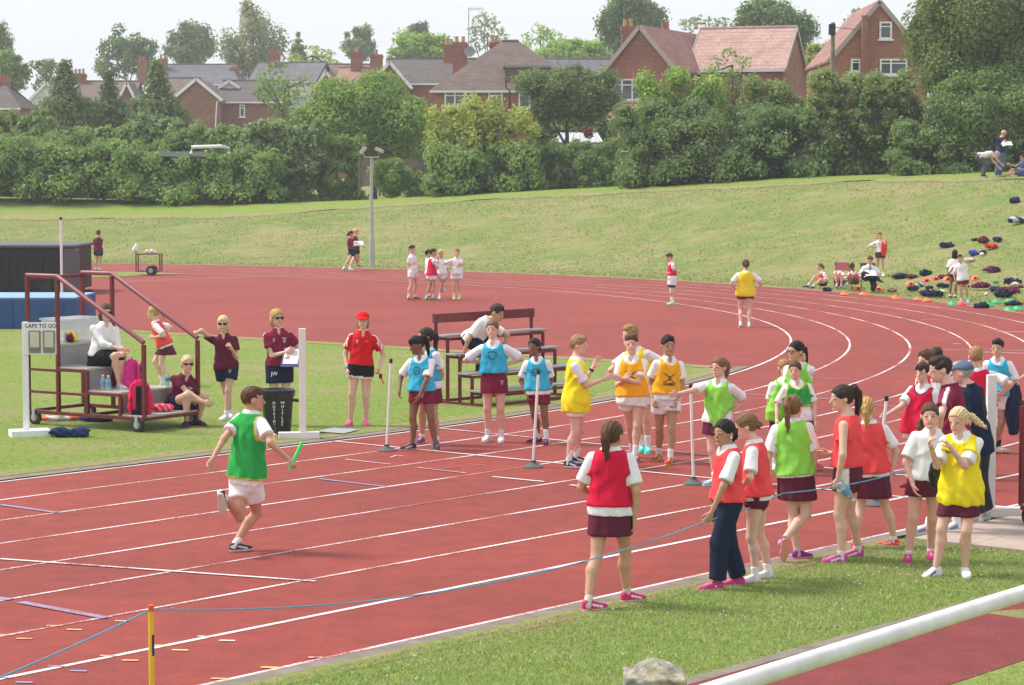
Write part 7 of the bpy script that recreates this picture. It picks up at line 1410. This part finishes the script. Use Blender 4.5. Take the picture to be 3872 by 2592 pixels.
# ---------------- rope on yellow posts, foreground rail, stone post
YP = paint('rope_post', (.82, .46, .02), .45); YPC = paint('rope_post_cap', (.75, .10, .04), .5)
def rope_post(label, px, Y, top, nz=0.0):
    x = (px - CX) / F * Y; zt = A(px, top, Y)[2]; e = empty('rope_post', (x, Y, 0), label, 'post', 'yellow posts carrying the rope'); MB().tube([(x, Y, 0), (x, Y, zt - .035)], .0185, 12).build('shaft', YP, e, smooth=True, w=True); MB().tube([(x, Y, zt - .04), (x, Y, zt)], .0205, 12).build('cap', YPC, e, smooth=True, w=True); return e, np.array([x, Y, zt - .03])
e, t1 = rope_post('yellow rope post with a red cap and blue sticker in the foreground', 557, 15.04, 2288)
m = MB(); n = 6; 
for k in range(n):
    a0, a1 = [(.35 + 1.2 * q / n) for q in (k, k + 1)]; R_ = .0195; za, zb = A(557, 2480, 15.04)[2], A(557, 2400, 15.04)[2]; m.add([(t1[0] + R_ * math.sin(a0), 15.04 - R_ * math.cos(a0), za), (t1[0] + R_ * math.sin(a1), 15.04 - R_ * math.cos(a1), za), (t1[0] + R_ * math.sin(a1), 15.04 - R_ * math.cos(a1), zb), (t1[0] + R_ * math.sin(a0), 15.04 - R_ * math.cos(a0), zb)], [(0, 1, 2, 3)])
m.build('sticker', paint('sticker_blue', (.03, .02, .14), .5), e, w=True)
e, t2 = rope_post('yellow rope post on the paving edge behind the yellow bib girl', 3563, G(3563, 2022)[1], 1800)
hand = PEOPLE['navy'].wr[1] + unit(PEOPLE['navy'].wr[1] - PEOPLE['navy'].el[1]) * .07
def sag(a, b, s, n=24): return [a + (b - a) * t - np.array([0, 0, s * 4 * t * (1 - t)]) for t in np.linspace(0, 1, n)]
a0 = A(-300, 2680, 13.2); pts = sag(a0, t1, .02) + sag(t1, hand, .21, 40)[1:]
vest = A(3080, 1838, PEOPLE['vest'].Y - .5); wt = A(3420, 1782, 21.2); pts += sag(hand, A(2960, 1866, 20.3), .02)[1:] + sag(A(2960, 1866, 20.3), wt, .03)[1:] + sag(wt, t2, .05)[1:]
tag(MB().tube(pts, .0055, 6, cap=False).build('rope', paint('rope_blue', (.10, .34, .50), .8, .25, 60), None, smooth=True), 'thin blue rope strung along the edge of the grass', 'rope')
zr = 1.77; a, b = G(1640 * K, 1578 * K, zr), G(2342 * K, 1357 * K, zr); dd = unit(b - a); a2, b2 = a - dd * 1.4, b + dd * 1.6; e = empty('handrail', (a2[0], a2[1], 0), 'thick white tubular handrail across the bottom right foreground', 'handrail')
MR = paint('rail_white', (.70, .69, .66), .5, .14, 7, .003); MB().tube([a2, b2], .0325, 20).build('rail', MR, e, smooth=True, w=True)
for q in (a2 + dd * .05, b2 - dd * .05): MB().tube([(q[0], q[1], 0), (q[0], q[1], zr - .02)], .03, 12).build('post', MR, e, smooth=True, w=True)
q = A(1497 * K, 1560 * K, 11.2); zt = A(1497 * K, 1509 * K, 11.2)[2]; ms, n_, l_, b_ = _new('lichen_stone'); t_ = _noise(n_, l_, 14, 8, .75); t3 = _noise(n_, l_, 5, 5, .7)
r_ = _ramp(n_, [(.3, (.10, .09, .08)), (.5, (.30, .29, .26)), (.65, (.50, .50, .45))]); l_.new(t_.outputs[0], r_.inputs[0]); r4 = _ramp(n_, [(.45, (1, 1, 1)), (.62, (1.1, 1.0, .72))]); l_.new(t3.outputs[0], r4.inputs[0]); l_.new(_mix(n_, l_, 1, r_.outputs[0], r4.outputs[0], 'MULTIPLY'), b_.inputs['Base Color']); b_.inputs['Roughness'].default_value = .95; _bump(n_, l_, b_, t_.outputs[0], .02, .9); MATS['lichen_stone'] = ms
def fst(P):
    qq = P - np.array([q[0], q[1], zt - .30], f32); bx = np.maximum(np.maximum(np.abs(qq[:, 0]) - .145, np.abs(qq[:, 1]) - .145), np.maximum(-.9 - qq[:, 2], qq[:, 2] - .235)); dm = ell(qq, (0, 0, .22), (.115, .115, .085)); return smin(bx, dm, .03) + .006 * wob(P, 38) + .003 * wob(P, 90)
V, Fq = mesh_field(fst, (q[0] - .2, q[1] - .2, 0), (q[0] + .2, q[1] + .2, zt + .05), .014); V[:, 2] = np.where(V[:, 2] < .05, V[:, 2] - .05, V[:, 2]); tag(mesh_np('stone_post', V, Fq, ms, None, True), 'weathered lichen covered stone post top in the foreground', 'stone post')
# ---------------- chairs, clothes, cones on the far grass
def folding_chair(label, px, py, col, rz, back=0.0):
    c = GT(px, py); c = c + np.array([0, back, 0]); e = empty('folding_chair', tuple(c), label, 'chair', 'folding chairs'); ca, sa = math.cos(rz), math.sin(rz); X_ = np.array([ca, sa, 0]); Y_ = np.array([-sa, ca, 0]); U = np.array([0, 0, 1.]); mt = paint('chair_tube_' + str(px), (.20, .15, .13), .4, metal=.4); ms_ = paint('chair_panel_' + str(px), col, .5)
    for sg in (-.22, .22):
        for (ya, za, yb_, zb_) in ((-.22, 0, .18, .86), (.22, 0, -.2, .45)): MB().tube([c + X_ * sg + Y_ * ya + U * za, c + X_ * sg + Y_ * yb_ + U * zb_], .014, 6).build('leg', mt, e, smooth=True, w=True)
    MB().box(c + U * .45 - Y_ * .02, (.42, .40, .03), rz=rz).build('seat', ms_, e, w=True, bevel=.008); MB().box(c + U * .74 + Y_ * .15, (.44, .02, .26), rz=rz).build('backrest', ms_, e, w=True, bevel=.008)
folding_chair('empty pinkish red folding chair beside the sitting girls', 3188, 1098, (.45, .14, .15), 2.7); folding_chair('dark folding chair under the man in the tie', 3288, 1106, (.10, .07, .06), 0.0, .26)
NV, MRN = (.016, .024, .060), (.12, .018, .045); CL = {'n': ([NV], 'navy', 'clothes'), 'm': ([MRN], 'maroon', 'clothes'), 'nm': ([NV, MRN], 'navy and maroon', 'clothes'), 'w': ([WHITE], 'white', 'cloth'), 'r': ([(.55, .02, .03)], 'red', 'bag'), 'b': ([(.03, .08, .40)], 'royal blue', 'bag'), 'k': ([(.02, .02, .025)], 'black', 'bag'), 'l': ([(.42, .70, .12), (.6, .75, .4)], 'lime green', 'bib heap'), 'bw': ([NV, (.5, .55, .65)], 'navy and white', 'clothes'), 'g': ([(.03, .30, .10)], 'green', 'cloth'), 'o': ([(.75, .20, .05)], 'orange', 'cloth'), 'p': ([(.7, .3, .35), WHITE], 'pink and white', 'cloth'), 'br': ([(.18, .09, .05)], 'brown', 'handbag')}
WHERE = [(1570, 370, 150, 'n', 'lying alone highest up the slope left of the walking girls'), (1845, 300, 80, 'n', 'at the left of the upper bag pile'), (1930, 315, 150, 'm', 'in the middle of the upper bag pile'), (2070, 300, 110, 'n', 'at the right of the upper bag pile'), (2010, 375, 120, 'r', 'below the upper bag pile'), (1835, 440, 120, 'b', 'below the upper bag pile'), (1930, 425, 90, 'n', 'between the blue bag and the red bag'), (1915, 448, 50, 'w', 'below the royal blue bag'), (2015, 612, 160, 'nm', 'alone on the slope at the right'),
         (1085, 682, 150, 'n', 'at the left end of the clothes line near the seated man'), (1210, 682, 120, 'm', 'second along the clothes line near the seated man'), (1340, 655, 170, 'n', 'at the right end of the clothes line near the seated man'), (1510, 690, 130, 'm', 'just left of the walking girls'), (1520, 772, 120, 'n', 'at the heels of the walking girls'), (1280, 765, 100, 'bw', 'above the black bag'), (1215, 805, 140, 'k', 'left among the lower heaps'), (1380, 795, 110, 'n', 'right of the black bag'), (1330, 848, 120, 'n', 'in the lowest left heap'), (1410, 868, 200, 'n', 'spread out in the lowest left heap'), (1510, 830, 110, 'l', 'beside the lowest left heap'), (1750, 775, 90, 'm', 'behind the girl facing the track'), (1900, 778, 150, 'm', 'alone right of the walking girls'), (2225, 740, 170, 'n', 'topmost of the right hand heaps'), (2250, 752, 90, 'p', 'on the topmost right hand heap'), (2060, 738, 70, 'g', 'small patch among the right hand heaps'), (2080, 822, 150, 'n', 'left of the right hand heaps'), (2180, 832, 200, 'm', 'in the middle of the right hand heaps'), (2095, 840, 110, 'l', 'on the right hand heaps'), (2140, 870, 220, 'n', 'lowest of the right hand heaps'), (2310, 780, 80, 'm', 'at the right edge of the picture'), (1895, 982, 165, 'n', 'lying lowest near the track edge'), (2230, 960, 150, 'n', 'near the track edge at the far right'), (2320, 950, 60, 'o', 'at the right edge near the track'), (345, 812, 120, 'n', 'in front of the sitting girls'), (1000, 822, 105, 'br', 'right of the seated man'), (1790, 505, 80, 'p', 'small bundle on the slope above the girls'), (1960, 855, 45, 'w', 'small scrap left of the right hand heaps')]
for i, (x, y, wd, k, wh) in enumerate(WHERE):
    p = GT(3000 + x * .3722, 800 + y * .3722); cs, cn_, ct = CL[k]; w_ = wd * .3722 * p[1] / F; lump('clothes_heap' if ct == 'clothes' else ct.replace(' ', '_'), f'{cn_} {ct} {wh}', ct, p, (w_, w_ * .75, min(.26, max(.12, w_ * .42))), cs, 40 + i, .028, n=11, rz=i * .7, amp=.42)
for i, (px, py, k, wd, wh) in enumerate(((3832, 768, 'n', 48, 'high on the slope near the right edge'), (3846, 845, 'bw', 60, 'with shoes high on the slope at the right edge'))):
    p = GT(px, py); cs, cn_, ct = CL[k]; w_ = wd * p[1] / F; lump('clothes_heap', f'{cn_} {ct} {wh}', ct, p, (w_, w_ * .7, .3), cs, 90 + i, .035)
CO = {'o': ((.80, .17, .04), 'orange'), 'r': ((.75, .05, .04), 'red'), 'g': ((.05, .42, .14), 'green')}
cn0 = {}
def cone_marker(x, y, k, wh, up=False):
    p = GT(3000 + x * .3722, 800 + y * .3722); col, nm = CO[k]
    if k not in cn0:
        o = MB().lathe([(.155, 0), (.155, .012), (.06, .10), (.05, .10), (.14, .006)], (0, 0, 0), 18).build('marker_cone', paint('cone_' + nm, col, .5), None, smooth=True); cn0[k] = o
    else: o = cn0[k].copy(); COL.objects.link(o)
    o.location = p; o.rotation_euler = (RNG.uniform(-.1, .1) + (1.0 if up else 0), RNG.uniform(-.1, .1), 0); tag(o, f'{nm} saucer marker cone {wh}', 'marker cone', 'saucer marker cones')
for a in ((1188, 752, 'o', 'propped up left among the clothes', 1), (1350, 722, 'r', 'propped below the clothes line', 1), (865, 806, 'o', 'beside the seated man', 1), (655, 800, 'o', 'under the red chair', 1), (520, 852, 'o', 'at the track edge furthest left'), (715, 852, 'o', 'at the track edge second from left'), (1045, 888, 'o', 'at the track edge near the handbag'), (1270, 905, 'o', 'at the track edge below the clothes'), (1360, 915, 'o', 'at the track edge furthest right of the orange ones'), (1800, 692, 'r', 'left of a pair on the slope', 1), (1845, 697, 'o', 'right of a pair on the slope', 1), (1565, 705, 'o', 'behind the walking girls legs', 1), (1445, 705, 'r', 'next to the maroon clothes', 1), (1405, 835, 'o', 'on the lowest left heap', 1), (1620, 952, 'g', 'at the feet of the walking girls'), (2065, 930, 'g', 'by the right hand heaps'), (1985, 960, 'g', 'beside the lowest navy clothes'), (2195, 1008, 'g', 'lowest near the track'), (2280, 998, 'g', 'at the right near the track'), (2190, 925, 'g', 'behind the far right clothes'), (1710, 952, 'r', 'under the feet of the girl facing the track')): cone_marker(*a)

for (px, py), ch in (((1800, 1764), '3'), ((1720, 1769), '6'), ((1488, 1729), '7')):      # worn lane numbers painted on the track
    V2, F2 = text2d(ch, .34, bold=-.006); c = G(px, py); m = bpy.data.meshes.new('lane_number'); m.from_pydata([(*(c[:2] + DN * x + DS * y), .009) for x, y in V2], [], F2); m.materials.append(M_LINE); link(bpy.data.objects.new('lane_number', m), trk)
# ================================================================== GRASS BLADES, CLOVER, HAZE
M_BLADE = leaf_mat(); M_BLADE.name = 'grass_blade'
def blades(name, X, Yv, Z, h, w, pal, seed):
    rg = np.random.default_rng(seed); n = len(X); a = rg.uniform(0, 6.283, n); ln = rg.normal(0, .45, (n, 2)); hh = h * (.5 + .9 * rg.random(n)); p = np.stack([X, Yv, Z], 1); t = np.stack([np.cos(a), np.sin(a), 0 * a], 1) * (w * (.6 + .8 * rg.random(n)))[:, None]
    tip = p + np.stack([ln[:, 0] * hh, ln[:, 1] * hh, hh], 1); V = np.stack([p - t, p + t, tip], 1).reshape(-1, 3); P_ = np.array(pal); k = rg.integers(0, len(P_), n); c = P_[k] * (.75 + .5 * rg.random(n))[:, None]
    o = mesh_np(name, V, np.arange(n * 3).reshape(-1, 3), M_BLADE, None, False, np.repeat(c, 3, 0)); return tag(o, kind='stuff')
GP = [(.22, .34, .07), (.28, .41, .10), (.34, .45, .15), (.52, .48, .28)]
rg = np.random.default_rng(5); n = 130000; s_ = rg.uniform(4, 20, n); nn = np.where(rg.random(n) < .86, rg.uniform(9.40, NO - .30, n), rg.uniform(5.5, 7.88, n)); XY = np.outer(s_, DS) + np.outer(nn, DN)
dry = np.sin(XY[:, 0] * 1.3 + 2) * np.sin(XY[:, 1] * 1.1) > .45; 
def inview(X, Yv, m=40): u = X / Yv * F + CX; v = CY + 0 * u; return (u > -m) & (u < 3872 + m)
k = inview(XY[:, 0], XY[:, 1]); XY = XY[k]; dry = dry[k]
blades('verge_grass', XY[~dry, 0], XY[~dry, 1], np.full((~dry).sum(), .004), .024, .005, GP, 6); blades('dry_verge_grass', XY[dry, 0], XY[dry, 1], np.full(dry.sum(), .004), .020, .005, [(.48, .41, .22), (.38, .34, .15), (.28, .32, .10)], 7)
# tufts along the infield and over the bank
n = 60000; s_ = rg.uniform(0, 35.2, n); nn = N0 + .5 + 30 * rg.random(n) ** 1.5; XY = np.outer(s_, DS) + np.outer(nn, DN); ds = s_ - S0; ok = inview(XY[:, 0], XY[:, 1]) & ((ds < 0) | (np.hypot(ds, nn - NC) < RI - .5)); XY = XY[ok]
blades('infield_blades', XY[:, 0], XY[:, 1], np.full(len(XY), .008), .022, .007, GP, 8)
n = 110000; ph = np.radians(rg.uniform(-48, 62, n)); r = rg.uniform(44.6, 71, n); s_, nn = S0 + r * np.cos(ph), NC + r * np.sin(ph); XY = np.outer(s_, DS) + np.outer(nn, DN); ok = inview(XY[:, 0], XY[:, 1]); XY = XY[ok]
pn = np.sin(XY[:, 0] * .55 + 1) * np.sin(XY[:, 1] * .8) + .6 * np.sin(XY[:, 0] * 1.7 + XY[:, 1] * 1.1) + rg.normal(0, .5, len(XY)); dr = pn > .55
z = ground_z(XY[:, 0], XY[:, 1]) - .02
blades('bank_blades', XY[~dr, 0], XY[~dr, 1], z[~dr], .045, .026, [(.22, .29, .07), (.27, .33, .09), (.31, .35, .12)], 9); blades('bank_dry_blades', XY[dr, 0], XY[dr, 1], z[dr], .04, .026, [(.44, .36, .20), (.38, .32, .16), (.31, .31, .12)], 10)
n = 420; s_ = rg.uniform(8, 19.5, n); nn = rg.uniform(9.8, NO - .5, n); ok = (np.sin(s_ * 1.9) * np.sin(nn * 2.7 + s_) + rg.normal(0, .4, n)) > .2; s_, nn = s_[ok], nn[ok]; XY = np.outer(s_, DS) + np.outer(nn, DN)
V = np.concatenate([CUBE_V * np.array([.0065, .0065, .006]) + np.array([x, y, .04]) for x, y in XY]); Fq = np.concatenate([CUBE_F + i * len(CUBE_V) for i in range(len(XY))]); tag(mesh_np('clover_flowers', V, Fq, paint('clover', (.70, .70, .62), .8), None, True), kind='stuff')

hz_ = MB().box((0, 400, 15.0), (9000, 9000, 32.0)).build('haze'); tag(hz_, kind='stuff')      # thin summer haze over the whole place
hm = bpy.data.materials.new('haze'); hm.use_nodes = True; n_ = hm.node_tree.nodes; n_.clear(); ho = n_.new('ShaderNodeOutputMaterial'); hv = n_.new('ShaderNodeVolumePrincipled'); hv.inputs['Color'].default_value = (.93, .96, 1, 1); hv.inputs['Density'].default_value = 0.00058; hv.inputs['Anisotropy'].default_value = .2
hm.node_tree.links.new(hv.outputs[0], ho.inputs['Volume']); hz_.data.materials.append(hm)
